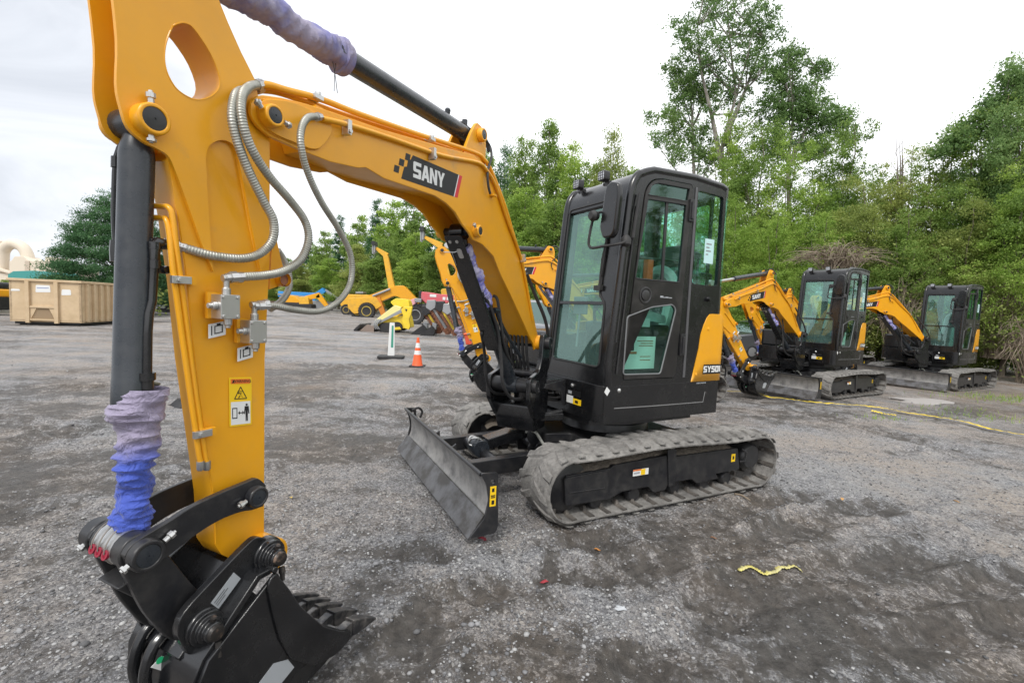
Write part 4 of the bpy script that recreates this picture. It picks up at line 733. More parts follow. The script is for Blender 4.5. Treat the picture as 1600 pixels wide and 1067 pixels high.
    for pts,r in HS:
        m=MB(); hose_tube(m,pts,r); o=B_(m,'corrugated_hose',HOSE)
        k=MB(BM); A_=Vector(pts[0]);B2=Vector(pts[1]); k.lathe(pts[0],tuple(A_-B2),[(-.03,r*.9),(-.01,r*1.1),(-.01,r*1.35),(.012,r*1.35),(.012,r*1.1),(.03,r*1.1)],8)
        A_=Vector(pts[-1]);B2=Vector(pts[-2]); k.lathe(pts[-1],tuple(A_-B2),[(-.02,r*1.1),(.0,r*1.1),(.0,r*1.35),(.022,r*1.35),(.022,r),(.036,r)],8); k.build('hose_fitting',STEEL,o)
    m=MB(); hose_tube(m,[(2.412,-0.060,1.703),(2.376,-0.080,1.675),(2.353,-0.080,1.627),(2.354,-0.070,1.563),(2.398,-0.050,1.511),(2.457,-0.030,1.480)],.0125); B_(m,'corrugated_hose',HOSE)
    # ---- bucket cylinder ----
    a=Vector((KP[0],0,KP[1])); hp=Vector(((2.946,0.790)[0],0,(2.946,0.790)[1])); d=(hp-a); L_=d.length; d.normalize()
    tb=Vector((2.907,0,1.21)); LT=(tb-a).dot(d)
    m=MB(BM); m.lathe((a.x,-.085,a.z),(0,1,0),[(0,.042),(.095,.042)],22); m.lathe((a.x-.008+d.x*.03,0,a.z+d.z*.03),(d.x,0,d.z),[(0,.030),(.03,.039),(.055,.0425),(LT-.09,.0425),(LT-.088,.0435),(LT,.0435),(LT+.002,.03)],32); m.box(a.x-.012,a.x+.012,-.008,.008,a.z+.03,a.z+.06)
    kc=B_(m,'bucket_cylinder',BLU,bevel=.0)
    # black pressure pipe and elbow
    m=MB(BM); m.lathe((2.837,0.060,1.663),(0,0,0) if 0 else (.3,-.2,.0),[(-.02,.014),(.0,.014),(.03,.017),(.045,.017)],8)
    m.tube([(2.842,0.055,1.664),(2.866,0.050,1.667),(2.876,0.050,1.658),(2.876,0.050,1.608),(2.879,0.050,1.553),(2.882,0.050,1.497),(2.892,0.055,1.460),(2.896,0.055,1.404),(2.898,0.055,1.283)],[.013,.016,.019,.014,.0135,.0135,.0135,.0135,.0135],12)
    q=(2.875,0.050,1.636); m.lathe((q[0],.05,q[2]+.03),(0,0,-1),[(0,.019),(.02,.019),(.021,.015),(.05,.015),(.052,.017),(.075,.017)],10)
    q=(2.875,0.050,1.590); m.box(q[0]-.035,q[0]+.02,.045,.055,q[2]-.012,q[2]+.010); m.lathe((q[0]-.03,.07,q[2]),(0,-1,0),[(0,.011),(.03,.011)],8)
    q=(2.898,0.055,1.270); m.lathe((q[0],.055,q[2]+.02),(0,0,-1),[(0,.022),(.022,.022),(.023,.017),(.05,.017)],10); m.build('pressure_pipe',BLK,kc)
    m=MB(BM); m.tube([(2.905,-.06,1.95),(2.922,-.08,1.9),(2.929,-.08,1.75),(2.927,-.08,1.66)],.008,8,sub=3); m.lathe((2.927,-.08,1.665),(0,0,-1),[(0,.013),(.03,.015),(.06,.014)],8); m.lathe((2.922,-.08,1.9),(0,0,-1),[(0,.013),(.03,.014)],8); m.build('pressure_pipe',BLK,kc)
    m=MB(BM); m.lathe((tb.x-.010,0,tb.z),(d.x,0,d.z),[(-.05,.019),(L_-LT,.019)],16); m.lathe((hp.x,-.085,hp.z),(0,1,0),[(0,.05),(.1,.05)],18); m.build('cylinder_rod',STEEL,kc)
    def r0(t): return .062-.010*min(1,max(0,(t-.10)/.15))-.008*min(1,max(0,(t-.36)/.08))-.004*t+(.012*math.exp(-((t-.2)/.05)**2))
    m=MB(BM); t0=Vector(BM(tb.x-.012,.0,tb.z+.03)); t1=Vector(BM(hp.x-.022-d.x*.04,0,hp.z-d.z*.03)); sleeve(m,t0,t1,r0,lambda t:.9 if t<.4 else .7,21,n=150,seg=40,amp=.0095,ends=False); so_=m.build('cloth_sleeve',CL1,kc); sol=so_.modifiers.new('thickness','SOLIDIFY'); sol.thickness=.002
    m=MB(BM); m.tube([(tb.x-.008+.050*math.cos(t),.050*math.sin(t),tb.z+.045+.012*math.sin(t+1)) for t in [2*PI*k/16 for k in range(17)]],.004,6); m.build('tie_cord',mat('cord_olive',(.2,.2,.15),.9),kc)
    # ---- linkage ----
    J=(2.611,0.839); Hh=(hp.x,hp.z)
    tp=sm2d([(2.566,0.862),(2.598,0.896),(2.636,0.896),(2.725,0.889),(2.812,0.877),(2.880,0.856),(2.932,0.843),(2.975,0.827),(2.992,0.804)],3)
    bt=sm2d([(2.981,0.769),(2.947,0.749),(2.898,0.748),(2.844,0.768),(2.786,0.789),(2.723,0.801),(2.658,0.800),(2.619,0.791),(2.575,0.789)],3)
    for sg in (1,-1):
        m=MB(BM); m.prism(tp+bt,.115*sg,.137*sg,'uav'); 
        for p_,r_ in ((J,.036),(Hh,.044)): boss(m,p_[0],p_[1],.137*sg,.165*sg,r_,r_*.72)
        o=B_(m,'link_arm',BLK2,bevel=.003)
        m=MB(BM); pin(m,J[0],J[1],.160*sg,.026,sg); pin(m,Hh[0],Hh[1],.160*sg,.031,sg); m.build('pivot_pin',BLU,o)
        m=MB(BM); zerk(m,J[0]+.04,.152*sg,J[1]-.002,1,-.25,.03); zerk(m,Hh[0]-.045,.152*sg,Hh[1]+.02,-1,.6,.035); zerk(m,Hh[0]+.044,.152*sg,Hh[1]-.01,.8,-.4,.02); m.build('grease_nipple',STEEL,o)
    m=MB(BM); m.cyl((J[0],-.13,J[1]),(J[0],.13,J[1]),.028); m.lathe((Hh[0],-.20,Hh[1]),(0,1,0),[(0,.05),(.05,.05),(.05,.035),(.174,.035),(.174,.05),(.224,.05)],20)
    B2=(2.802,0.498)
    hl=[(Hh[0]+.055,Hh[1]+.01),(Hh[0]+.02,Hh[1]+.055),(Hh[0]-.05,Hh[1]+.03),(Hh[0]-.07,Hh[1]-.03),(B2[0]-.0,B2[1]+.12),(B2[0]-.055,B2[1]+.03),(B2[0]-.05,B2[1]-.04),(B2[0]+.02,B2[1]-.06),(B2[0]+.07,B2[1]-.02),(B2[0]+.13,B2[1]+.10)]
    for sg in (1,-1): m.prism(roundpoly(hl,.03,3),.078*sg,.108*sg,'uav')
    m.prism([(Hh[0]+.04,Hh[1]-.10),(Hh[0]-.03,Hh[1]-.08),(B2[0]-.02,B2[1]+.06),(B2[0]+.05,B2[1]+.04)],-.08,.08,'uav'); m.lathe((B2[0],-.20,B2[1]),(0,1,0),[(0,.058),(.22,.058)],24)
    o=B_(m,'bucket_link',BLK2,bevel=.006,seg=3)
    m=MB(BM)
    for n in (-.07,-.02,.03):
        m.tube([(Hh[0]+.053*math.cos(t),n+.006*math.sin(3*t),Hh[1]+.004+.055*math.sin(t)) for t in [-.9+PI*1.0*k/12 for k in range(13)]],.0022,5)
    m.build('tie_wire',mat('wire_grey',(.22,.20,.18),.6),o)
    for n in (-.07,-.02,.03):
        m=MB(BM); m.lathe((Hh[0]+.048,n+.01,Hh[1]-.004),(1,0,.4),[(0,.012),(.008,.014),(.008,.008),(.004,.007)],12); m.build('red_plug',mat('dark_red_plastic',(.25,.01,.03),.45),o)
    # ---- bucket ----
    K=(2.581,0.626)
    ear=roundpoly([(2.630,0.711),(2.586,0.685),(2.563,0.624),(2.600,0.556),(2.712,0.494),(2.812,0.427),(2.847,0.432),(2.879,0.516),(2.874,0.566),(2.834,0.598),(2.713,0.668),(2.666,0.694)],.02,3)
    prof=[(2.60,.59),(2.56,.52),(2.51,.42),(2.40,.28),(2.30,.195),(2.262,.175),(2.27,.135),(2.38,.11),(2.51,.085),(2.62,.06),(2.70,.055),(2.78,.09),(2.83,.18),(2.86,.29),(2.855,.38),(2.83,.43)]
    m=MB(BM)
    for a_,b_ in ((.224,.24),(-.24,-.224)): m.prism(prof,a_,b_,'uav')
    shell=[(2.61,.605),(2.66,.605),(2.84,.435),(2.865,.385),(2.87,.29),(2.84,.175),(2.785,.08),(2.70,.044),(2.62,.05),(2.51,.075),(2.38,.10),(2.26,.122)]; inn=[(2.26,.14),(2.38,.12),(2.51,.095),(2.62,.07),(2.70,.066),(2.77,.10),(2.82,.18),(2.85,.29),(2.845,.375),(2.825,.42),(2.65,.585),(2.61,.585)]
    m.prism(shell+inn,-.225,.225,'uav'); m.tube([(2.605,-.24,.60),(2.605,.24,.60)],.012,8)
    bk=B_(m,'bucket',BLK,bevel=.004)
    m=MB(BM)
    for sg in (1,-1):
        m.prism(ear,.145*sg,.172*sg,'uav')
        for p_ in (K,B2): m.lathe((p_[0],.145*sg,p_[1]),(0,sg,0),[(0,.060),(.026,.058),(.030,.052),(.046,.052),(.048,.040),(.062,.040),(.064,.030),(.080,.030),(.083,.024)],24)
    m.prism([(2.62,.605),(2.68,.58),(2.86,.42),(2.84,.38),(2.66,.54)],-.14,.14,'uav'); m.tube([(2.80,-.10,.47),(2.86,-.10,.44),(2.89,-.10,.35),(2.87,-.10,.25)],.018,8,sub=4); m.tube([(2.80,.02,.47),(2.87,.02,.44),(2.90,.02,.35),(2.88,.02,.25)],.018,8,sub=4)
    m.cyl((K[0],-.145,K[1]),(K[0],.145,K[1]),.03); m.build('bucket_hanger',BLK,bk,bevel=.005)
    m=MB(BM)
    for p_ in (K,B2): m.lathe((p_[0],.226,p_[1]),(0,1,0),[(0,.026),(.004,.024),(.012,.022),(.014,.016)],18); m.lathe((p_[0]-.01,.225,p_[1]-.035),(.1,.3,-1),[(0,.010),(.02,.011),(.022,.008),(.045,.007)],8); m.lathe((p_[0],.215,p_[1]+.035),(0,.4,1),[(0,.009),(.012,.009)],6)
    m.build('pivot_pin',mat('greasy_pin',(.03,.027,.025),.4,.4,noise=(30,(.22,.15,.11),.55,.68)),bk)
    m=MB(BM); m.prism(roundpoly([(2.615,.60),(2.56,.515),(2.51,.42),(2.40,.275),(2.30,.19),(2.255,.172),(2.265,.132),(2.34,.118),(2.45,.15),(2.545,.24),(2.595,.35),(2.625,.47),(2.645,.575)],.025,3),.240,.252,'uav'); m.build('side_cutter',BLK,bk,bevel=.005)
    m=MB(BM); m.prism([(2.38,.13),(2.262,.157),(2.245,.145),(2.26,.125),(2.38,.10)],-.24,.24,'uav'); m.build('cutting_lip',WORN,bk,bevel=.003)
    for i in range(5):
        n=-.218+.109*i; m=MB(BM); m.prism([(2.34,.175),(2.25,.19),(2.20,.175),(2.19,.135),(2.28,.11),(2.34,.105)],n-.018,n+.018,'uav'); m.prism([(2.235,.196),(2.17,.168),(2.10,.128),(2.095,.118),(2.20,.122),(2.235,.128)],n-.025,n+.025,'uav'); m.build('tooth',mat('worn_tooth_steel',(.03,.03,.033),.4,.3,noise=(18,(.15,.14,.13),.45,.65)),bk,bevel=.004)
    # labels on hanger and side
    f=lambda u,v,l:BM(*(lambda p:(p[0],.1722+l,p[1]))((Vector((2.701,0.560))+(Vector((2.770,0.528))-Vector((2.701,0.560))).normalized()*u+(Vector((2.666,0.588))-Vector((2.701,0.560))).normalized()*0+Vector((.45,.89))*v)))
    q0=Vector((2.782,0.563)); q1=Vector((2.708,0.625)); q2=Vector((2.758,0.530)); ux=(q1-q0); LW=ux.length; ux.normalize(); vx=(q2-q0); LH=vx.length; vx.normalize()
    f=lambda u,v,l:BM((q0+ux*u+vx*v)[0],.1722+l,(q0+ux*u+vx*v)[1])
    a_=MB(); flat(a_,[(0,0),(LW,0),(LW,LH),(0,LH)],0,f); b_=MB()
    for i,wd in enumerate((.5,.58,.4)): flat(b_,[(LW*.05,LH*(.25+.2*i)),(LW*wd,LH*(.25+.2*i)),(LW*wd,LH*(.29+.2*i)),(LW*.05,LH*(.29+.2*i))],.001,f)
    merge('data_label',[(a_,STK),(b_,INK)],bk)
    q0=Vector((2.66,.21)); f=lambda u,v,l:BM(q0[0]-u,.3002+l,q0[1]+v)
    m=MB(BM); m.prism([(2.666,0.240),(2.611,0.271),(2.554,0.246),(2.527,0.198),(2.580,0.176),(2.617,0.162),(2.682,0.211)],.2403,.2415,'uav'); m.build('clear_sticker',STK,bk)
    m=MB(BM); m.prism([(2.894,0.388),(2.864,0.404),(2.816,0.359),(2.841,0.331)],.05,.052,'uav'); m2=MB(BM); m2.prism(circ((2.869,0.394),.011,10),.0521,.0525,'uav'); merge('paper_tag',[(m,WHT),(m2,GRN)],bk); NARROW[0]=False
BOOMGROUP={'swing_post','boom','boom_cylinder','hydraulic_hose','arm_cylinder','stick','corrugated_hose','bucket_cylinder','link_arm','bucket_link','bucket'}
LABEL_MAIN='yellow and black mini excavator in the foreground, its stick and bucket nearest the camera'
main=make_excavator(LABEL_MAIN,'mini excavators parked in the yard')
pre=set(c.name for c in main.children)
make_boom(main)
boom_names=set(c.name for c in main.children)-pre
for c in main.children:
    if c.name in boom_names: c['swings']=1
main.location=(.9313,4.502,0); main.rotation_euler=(0,0,R(-153.2924))
# ---------------- ground ----------------
def vnoise(x,y,seed=0):
    xi=np.floor(x).astype(np.int64); yi=np.floor(y).astype(np.int64); xf=x-xi; yf=y-yi
    def h(a,b):
        n=(a*374761393+b*668265263+seed*1442695041)&0x7fffffff; n=((n^(n>>13))*1274126177)&0x7fffffff; return ((n^(n>>16))&0xffff)/65535.
    u=xf*xf*(3-2*xf); v=yf*yf*(3-2*yf)
    return (h(xi,yi)*(1-u)+h(xi+1,yi)*u)*(1-v)+(h(xi,yi+1)*(1-u)+h(xi+1,yi+1)*u)*v
def fbm(x,y,o=4,seed=0):
    s=0;a=.5
    for i in range(o): s=s+a*vnoise(x*2**i+17*i,y*2**i-9*i,seed+i); a*=.5
    return s/(1-.5**o)
def dseg(x,y,pts):
    """distance to a polyline and arclength along it"""
    best=np.full(x.shape,1e9); al=np.zeros(x.shape); acc=0
    for (ax,ay),(bx,by) in zip(pts[:-1],pts[1:]):
        dx,dy=bx-ax,by-ay; L2=dx*dx+dy*dy; t=np.clip(((x-ax)*dx+(y-ay)*dy)/L2,0,1); d=np.hypot(x-ax-t*dx,y-ay-t*dy); m=d<best; best=np.where(m,d,best); al=np.where(m,acc+t*L2**.5,al); acc+=L2**.5
    return best,al
TRACKS=[([(0.597,1.856),(1.387,2.320),(3.211,2.774)],.14,1),([(0.917,1.850),(1.664,2.149),(2.937,2.397)],.14,1),([(0.350,2.557),(1.086,2.784),(2.807,3.687),(5.583,4.822)],.16,1),([(0.301,2.855),(1.332,3.223),(2.622,4.063),(5.030,5.763)],.14,1),([(-0.479,1.773),(-0.264,2.259),(0.279,2.584),(0.755,2.437)],.16,1),([(-2.098,1.917),(-2.372,2.506),(-2.462,2.963)],.16,1),([(-1.108,2.478),(-0.887,2.770),(-0.332,2.742)],.14,1),([(0.525,3.149),(0.700,2.827),(1.067,2.350),(1.434,1.902)],.20,1),([(0.591,1.832),(1.295,2.476),(2.526,2.900),(3.967,3.466)],.18,1),([(2.159,3.941),(3.020,3.833),(3.428,2.973)],.22,1),
 ([(-1.170,4.850),(-2.012,3.974),(-3.710,4.476),(-6.943,5.570)],.20,1),([(-1.062,3.297),(-2.010,2.916),(-3.512,3.153)],.2,1),([(-2.641,2.360),(-2.610,3.141),(-2.808,6.412),(-1.218,9.078)],.2,1),([(-0.793,6.039),(-2.140,6.548),(-5.451,7.921),(-7.489,6.775)],.22,1),([(5.042,8.011),(5.407,6.421),(5.830,4.584)],.3,1),([(-6.029,11.858),(-1.979,9.710),(-0.528,6.877)],.25,1),([(-4.675,3.959),(-4.587,6.050),(-3.532,12.896),(-5.564,25.249)],.25,1)]
def gheight(x,y):
    r=np.hypot(x,y)
    rg=1-np.abs(2*fbm(x*2.6,y*3.4,4,5)-1)*1.6; z=.05*(fbm(x*.35,y*.35,3,1)-.5)+.028*(fbm(x*1.7,y*1.7,4,2)-.5)+.022*(fbm(x*6,y*6,4,3)-.5)+.022*np.clip(rg-.45,0,1)*np.clip((fbm(x*.5,y*.5,3,15)-.4)*5,0,1)
    fade=np.clip((30-r)/20,0,1)
    ph=fbm(x*.9,y*.9,3,7)
    for pts,w_,k in TRACKS:
        d,al=dseg(x+.25*(ph-.5),y+.25*(ph-.5),pts); m=np.clip(1-(d/w_)**2,0,1); brk=np.clip((fbm(x*.8+3,y*.8,2,11)-.38)*5,0,1)
        z=z-.026*m*brk+.026*brk*np.exp(-((d-w_*1.15)/.06)**2)*(.4+1.2*fbm(x*4,y*4,3,19))+.013*m*np.sin(al*2*PI/.115)*brk
    # keep it level under the machine
    return z*fade
def tonemap(x,y):
    """0 dark mud .. 1 light gravel"""
    t=fbm(x*.55+5,y*.55+2,5,21); t=np.clip((t-.34)/.30,0,1)
    s=fbm(x*.5+1,y*2.2,5,25); t=t*.5+np.clip((s-.36)/.26,0,1)*.5
    for pts,w_,k in TRACKS:
        d,al=dseg(x,y,pts); brk=np.clip((fbm(x*.8+3,y*.8,2,11)-.35)*4,0,1); mm=np.exp(-(d/(w_*1.1))**2)*brk; t=t-.22*mm-.22*mm*(np.sin(al*2*PI/.115+6*(fbm(x*3,y*3,2,51)-.5))>.1)+.25*brk*np.exp(-((d-w_*1.35)/.07)**2)
    for (cx,cy,rx,ry,a) in DARK:
        d=((x-cx)/rx)**2+((y-cy)/ry)**2; t=t+a*np.exp(-d*1.2)*np.clip((fbm(x*1.3+2,y*2.6,5,31)-.32)*4,0,1.1)
    lf=fbm(x*.28+4,y*.5+8,4,61); t=t-.42*np.clip((lf-.5)*4,0,1)*np.clip(1.2-np.hypot(x,y)/40,.3,1)
    return np.clip(t,0,1)
def gell(p,rx,ry,a): return (p[0],p[1],rx,ry,a)
DARK=[gell((0.351,2.957),.6,.25,-.6),gell((1.506,2.678),.7,.22,-.45),gell((2.567,2.759),.9,.35,-.6),gell((1.730,2.198),.5,.22,-.55),gell((2.422,2.196),.4,.4,-.5),gell((1.274,3.317),.8,.25,-.4),gell((1.268,1.946),.30,.20,.9),gell((0.890,2.059),.40,.22,.8),gell((0.480,2.259),.4,.25,.5),gell((4.248,4.401),1.4,.6,.5),gell((3.585,3.332),.6,.25,.4),gell((4.197,4.943),1.6,1.0,.45),gell((-0.068,2.222),.7,.5,.35),gell((-1.632,5.019),.8,.6,-.5),gell((-1.036,7.778),1.5,.5,-.6),gell((-9.891,10.253),2.2,1.0,-.15),gell((-8.684,22.545),6,2.5,.3),gell((-1.684,2.211),.5,.3,.2),gell((-3.986,3.884),.9,.35,-.3)]
ang=[];a=-180.
while a<180: ang.append(R(a)); a+= (.30 if abs(a)<58 else 4.)
rad=[];r_=.55
while r_<500: rad.append(r_); r_*=1.0115 if r_<40 else 1.08
AA,RR=np.meshgrid(np.array(ang),np.array(rad)); X_=(RR*np.sin(AA)).ravel(); Y_=(RR*np.cos(AA)).ravel(); Z_=gheight(X_,Y_); T_=tonemap(X_,Y_)
na,nr=len(ang),len(rad); idx=np.arange(na*nr).reshape(nr,na); nxt=np.roll(idx,-1,axis=1)
F_=np.stack([idx[:-1],idx[1:],nxt[1:],nxt[:-1]],-1).reshape(-1,4)[:, ::-1]
me=bpy.data.meshes.new('ground'); V_=np.stack([X_,Y_,Z_],-1); V_=np.vstack([V_,[[0,0,Z_[:na].mean()]]]); c_=na*nr
tri=[(int(idx[0,k]),int(nxt[0,k]),c_) for k in range(na)]
me.vertices.add(len(V_)); me.vertices.foreach_set('co',V_.ravel()); nl=len(F_)*4+len(tri)*3; me.loops.add(nl); me.loops.foreach_set('vertex_index',np.concatenate([F_.ravel(),np.array(tri).ravel()]).astype(np.int32)); me.polygons.add(len(F_)+len(tri))
me.polygons.foreach_set('loop_start',np.concatenate([np.arange(len(F_))*4,len(F_)*4+np.arange(len(tri))*3]).astype(np.int32)); me.polygons.foreach_set('use_smooth',np.ones(len(F_)+len(tri),bool)); me.update(calc_edges=True); me.validate()
BR_=np.clip((X_-6.5+2.2*(fbm(X_*.5,Y_*.5,4,41)-.5)-(12-Y_)*.35)/3.0,0,1)*np.clip((Y_-5.2)/2.5,0,1)
BR_=np.maximum(BR_,np.clip((fbm(X_*.13+9,Y_*.13,3,43)-.5)*5,0,1)*np.clip((Y_-6)/8,0,1)*.6)
at=me.color_attributes.new('soil','FLOAT_COLOR','POINT'); cc=np.zeros((len(V_),4)); cc[:-1,0]=T_; cc[:-1,1]=BR_; cc[:,3]=1; at.data.foreach_set('color',cc.ravel())
def ground_mat():
    m=bpy.data.materials.new('crushed_gravel'); m.use_nodes=True; t=m.node_tree; b=t.nodes['Principled BSDF']; l=t.links.new
    tc=N(t,'ShaderNodeTexCoord'); at=N(t,'ShaderNodeAttribute'); at.attribute_name='soil'; sp=N(t,'ShaderNodeSeparateColor'); l(at.outputs['Color'],sp.inputs[0])
    def noise(sc,det=6,ro=.6,dim='3D'):
        n=N(t,'ShaderNodeTexNoise'); n.inputs['Scale'].default_value=sc; n.inputs['Detail'].default_value=det; n.inputs['Roughness'].default_value=ro; l(tc.outputs['Object'],n.inputs[0]); return n.outputs[0]
    def vor(sc,feat='F1',rnd=1):
        n=N(t,'ShaderNodeTexVoronoi'); n.inputs['Scale'].default_value=sc; n.inputs['Randomness'].default_value=rnd; n.feature=feat; l(tc.outputs['Object'],n.inputs[0]); return n
    def mrange(s,a,b_,c=0,d=1):
        n=N(t,'ShaderNodeMapRange'); n.inputs['From Min'].default_value=a; n.inputs['From Max'].default_value=b_; n.inputs['To Min'].default_value=c; n.inputs['To Max'].default_value=d; l(s,n.inputs[0]); return n.outputs[0]
    def mix(f,a,b_,mode='MIX'):
        n=N(t,'ShaderNodeMixRGB',blend_type=mode)
        for i,v in ((0,f),(1,a),(2,b_)):
            if isinstance(v,(int,float)): n.inputs[i].default_value=v
            elif isinstance(v,tuple): n.inputs[i].default_value=(*v,1)
            else: l(v,n.inputs[i])
        return n.outputs[0]
    def math_(op,a,b_):
        n=N(t,'ShaderNodeMath',operation=op)
        for i,v in ((0,a),(1,b_)):
            if isinstance(v,(int,float)): n.inputs[i].default_value=v
            else: l(v,n.inputs[i])
        return n.outputs[0]
    tone=math_('ADD',mrange(sp.outputs[0],0,1,.14,1.1),mrange(noise(6,8,.75),.32,.68,-.55,.5)); tone=math_('ADD',tone,mrange(noise(1.6,8,.72),.35,.65,-.3,.3))
    n=N(t,'ShaderNodeClamp'); l(tone,n.inputs[0]); tone=n.outputs[0]
    v1=vor(75); v2=vor(34); v3=vor(170); v4=vor(14)
    # stone greys
    def grey(v,stops):
        s_=N(t,'ShaderNodeSeparateColor'); l(v.outputs['Color'],s_.inputs[0]); r=N(t,'ShaderNodeValToRGB'); e=r.color_ramp.elements
        e[0].position=stops[0][0]; e[0].color=(*stops[0][1],1); e[1].position=stops[-1][0]; e[1].color=(*stops[-1][1],1)
        for p_,c in stops[1:-1]: q=e.new(p_); q.color=(*c,1)
        l(s_.outputs[0],r.inputs[0]); return r.outputs[0],s_.outputs[1],s_.outputs[2]
    g1,p1,q1=grey(v1,[(0,(.085,.085,.09)),(.3,(.19,.19,.20)),(.65,(.30,.303,.315)),(.9,(.44,.44,.45)),(1,(.58,.58,.57))])
    g2,p2,q2=grey(v2,[(0,(.12,.12,.128)),(.5,(.26,.262,.27)),(.9,(.38,.38,.38)),(1,(.52,.51,.49))])
    g3,p3,q3=grey(v3,[(0,(.10,.10,.105)),(.5,(.24,.242,.25)),(1,(.46,.46,.46))])
    stone=mix(.42,g1,g3); big=math_('GREATER_THAN',p2,.72); dist=mrange(v2.outputs['Distance'],.25,.42,1,0); stone=mix(math_('MULTIPLY',big,dist),stone,g2)
    mud=mix(mrange(noise(18,6,.7),.35,.65),(.075,.071,.068),(.165,.157,.148)); 
    fine=mix(mrange(noise(120,3,.8),.3,.7),(.12,.117,.114),(.22,.214,.207))
    cov=math_('ADD',math_('MULTIPLY',tone,1.25),math_('MULTIPLY',p1,-.55)); cov=mrange(cov,.0,.24)
    base=mix(cov,mix(mrange(tone,.1,.5),mud,fine),stone)
    lightdust=mix(math_('MULTIPLY',mrange(tone,.78,1.0),.40),base,(.38,.37,.36)); base=lightdust
    brown=mix(mrange(noise(9,8,.75),.35,.65),(.09,.068,.05),(.26,.21,.165)); bm=math_('MULTIPLY',sp.outputs[1],mrange(noise(2.3,6,.7),.35,.58,.2,1)); base=mix(math_('MULTIPLY',bm,.8),base,brown)
    pale=mix(math_('MULTIPLY',mrange(noise(.45,5,.6),.56,.70),.5),base,(.23,.19,.155)); base=pale
    base=mix(1.0,base,mix(mrange(tone,0,.75),(.80,.785,.77),(1.03,1.03,1.03)),'MULTIPLY'); tint=mix(mrange(noise(.8,7,.7),.42,.62,0,.8),base,mix(1.0,base,(1.12,.98,.84),'MULTIPLY')); base=tint
    l(base,b.inputs['Base Color']); b.inputs['Specular IOR Level'].default_value=.35
    l(mrange(tone,0,.5,.52,.9),b.inputs['Roughness'])
    h=math_('ADD',math_('MULTIPLY',mrange(v1.outputs['Distance'],0,.7,1,0),.006),math_('MULTIPLY',math_('MULTIPLY',mrange(v2.outputs['Distance'],0,.45,1,0),big),.012)); h=math_('ADD',h,math_('MULTIPLY',mrange(v3.outputs['Distance'],0,.7,1,0),.0025)); h=math_('MULTIPLY',h,mrange(cov,0,1,.35,1)); h=math_('ADD',h,math_('MULTIPLY',noise(11,9,.78),.05))
    bp=N(t,'ShaderNodeBump'); bp.inputs['Strength'].default_value=1; bp.inputs['Distance'].default_value=1.0; l(h,bp.inputs['Height']); l(bp.outputs[0],b.inputs['Normal']); MATS['crushed_gravel']=m; return m
me.materials.append(ground_mat()); go=bpy.data.objects.new('ground',me); COL.objects.link(go); struct(go)
# loose stones lying on the surface
def scatter_stones(n,r0,r1,a0,a1,smin,smax,seed,name,label):
    rn=np.random.RandomState(seed); 
    ico=np.array([(0,0,1),(.894,0,.447),(.276,.851,.447),(-.724,.526,.447),(-.724,-.526,.447),(.276,-.851,.447),(.724,.526,-.447),(-.276,.851,-.447),(-.894,0,-.447),(-.276,-.851,-.447),(.724,-.526,-.447),(0,0,-1)])
    fi=np.array([(0,1,2),(0,2,3),(0,3,4),(0,4,5),(0,5,1),(1,6,2),(2,7,3),(3,8,4),(4,9,5),(5,10,1),(6,7,2),(7,8,3),(8,9,4),(9,10,5),(10,6,1),(6,11,7),(7,11,8),(8,11,9),(9,11,10),(10,11,6)])
    r=r0*(r1/r0)**rn.rand(n*3); a=np.radians(a0+(a1-a0)*rn.rand(n*3)); x=r*np.sin(a); y=r*np.cos(a); t=tonemap(x,y); keep=rn.rand(n*3)<(.04+t); x=x[keep][:n]; y=y[keep][:n]; k=len(x); z=gheight(x,y)
    s=smin*(smax/smin)**(rn.rand(k)**2.2); V=np.zeros((k,12,3)); 
    sc=rn.uniform(.65,1.25,(k,1,3))*s[:,None,None]; sc[:,:,2]*=.6; P=ico[None]*sc*rn.uniform(.8,1.2,(k,12,1)); th=rn.rand(k)*6.28; c,s_=np.cos(th)[:,None],np.sin(th)[:,None]
    V[:,:,0]=P[:,:,0]*c-P[:,:,1]*s_+x[:,None]; V[:,:,1]=P[:,:,0]*s_+P[:,:,1]*c+y[:,None]; V[:,:,2]=P[:,:,2]+z[:,None]+s[:,None]*.25
    me=bpy.data.meshes.new(name); F=(fi[None]+12*np.arange(k)[:,None,None]).reshape(-1,3); me.vertices.add(k*12); me.vertices.foreach_set('co',V.ravel()); me.loops.add(F.size); me.loops.foreach_set('vertex_index',F.ravel().astype(np.int32)); me.polygons.add(len(F)); me.polygons.foreach_set('loop_start',(np.arange(len(F))*3).astype(np.int32)); me.update(calc_edges=True)
    o=bpy.data.objects.new(name,me); COL.objects.link(o); o['label']=label; o['category']='gravel'; o['kind']='stuff'; return o
sm_=bpy.data.materials.new('loose_stone'); sm_.use_nodes=True; t=sm_.node_tree; gi=N(t,'ShaderNodeNewGeometry'); rr=N(t,'ShaderNodeValToRGB'); e=rr.color_ramp.elements; e[0].color=(.07,.07,.072,1); e[1].color=(.36,.355,.345,1); q=e.new(.55); q.color=(.22,.22,.228,1); q=e.new(.92); q.color=(.36,.36,.355,1); t.links.new(gi.outputs['Random Per Island'],rr.inputs[0]); t.links.new(rr.outputs[0],t.nodes['Principled BSDF'].inputs['Base Color']); t.nodes['Principled BSDF'].inputs['Roughness'].default_value=.85
st=scatter_stones(36000,1.5,9,-50,50,.0028,.012,5,'loose_gravel','loose grey crushed stones scattered over the yard surface'); st.data.materials.append(sm_)
st=scatter_stones(1100,1.7,14,-50,50,.008,.019,9,'coarse_gravel','scattered larger pale stones lying on the dark gravel yard'); st.data.materials.append(sm_)
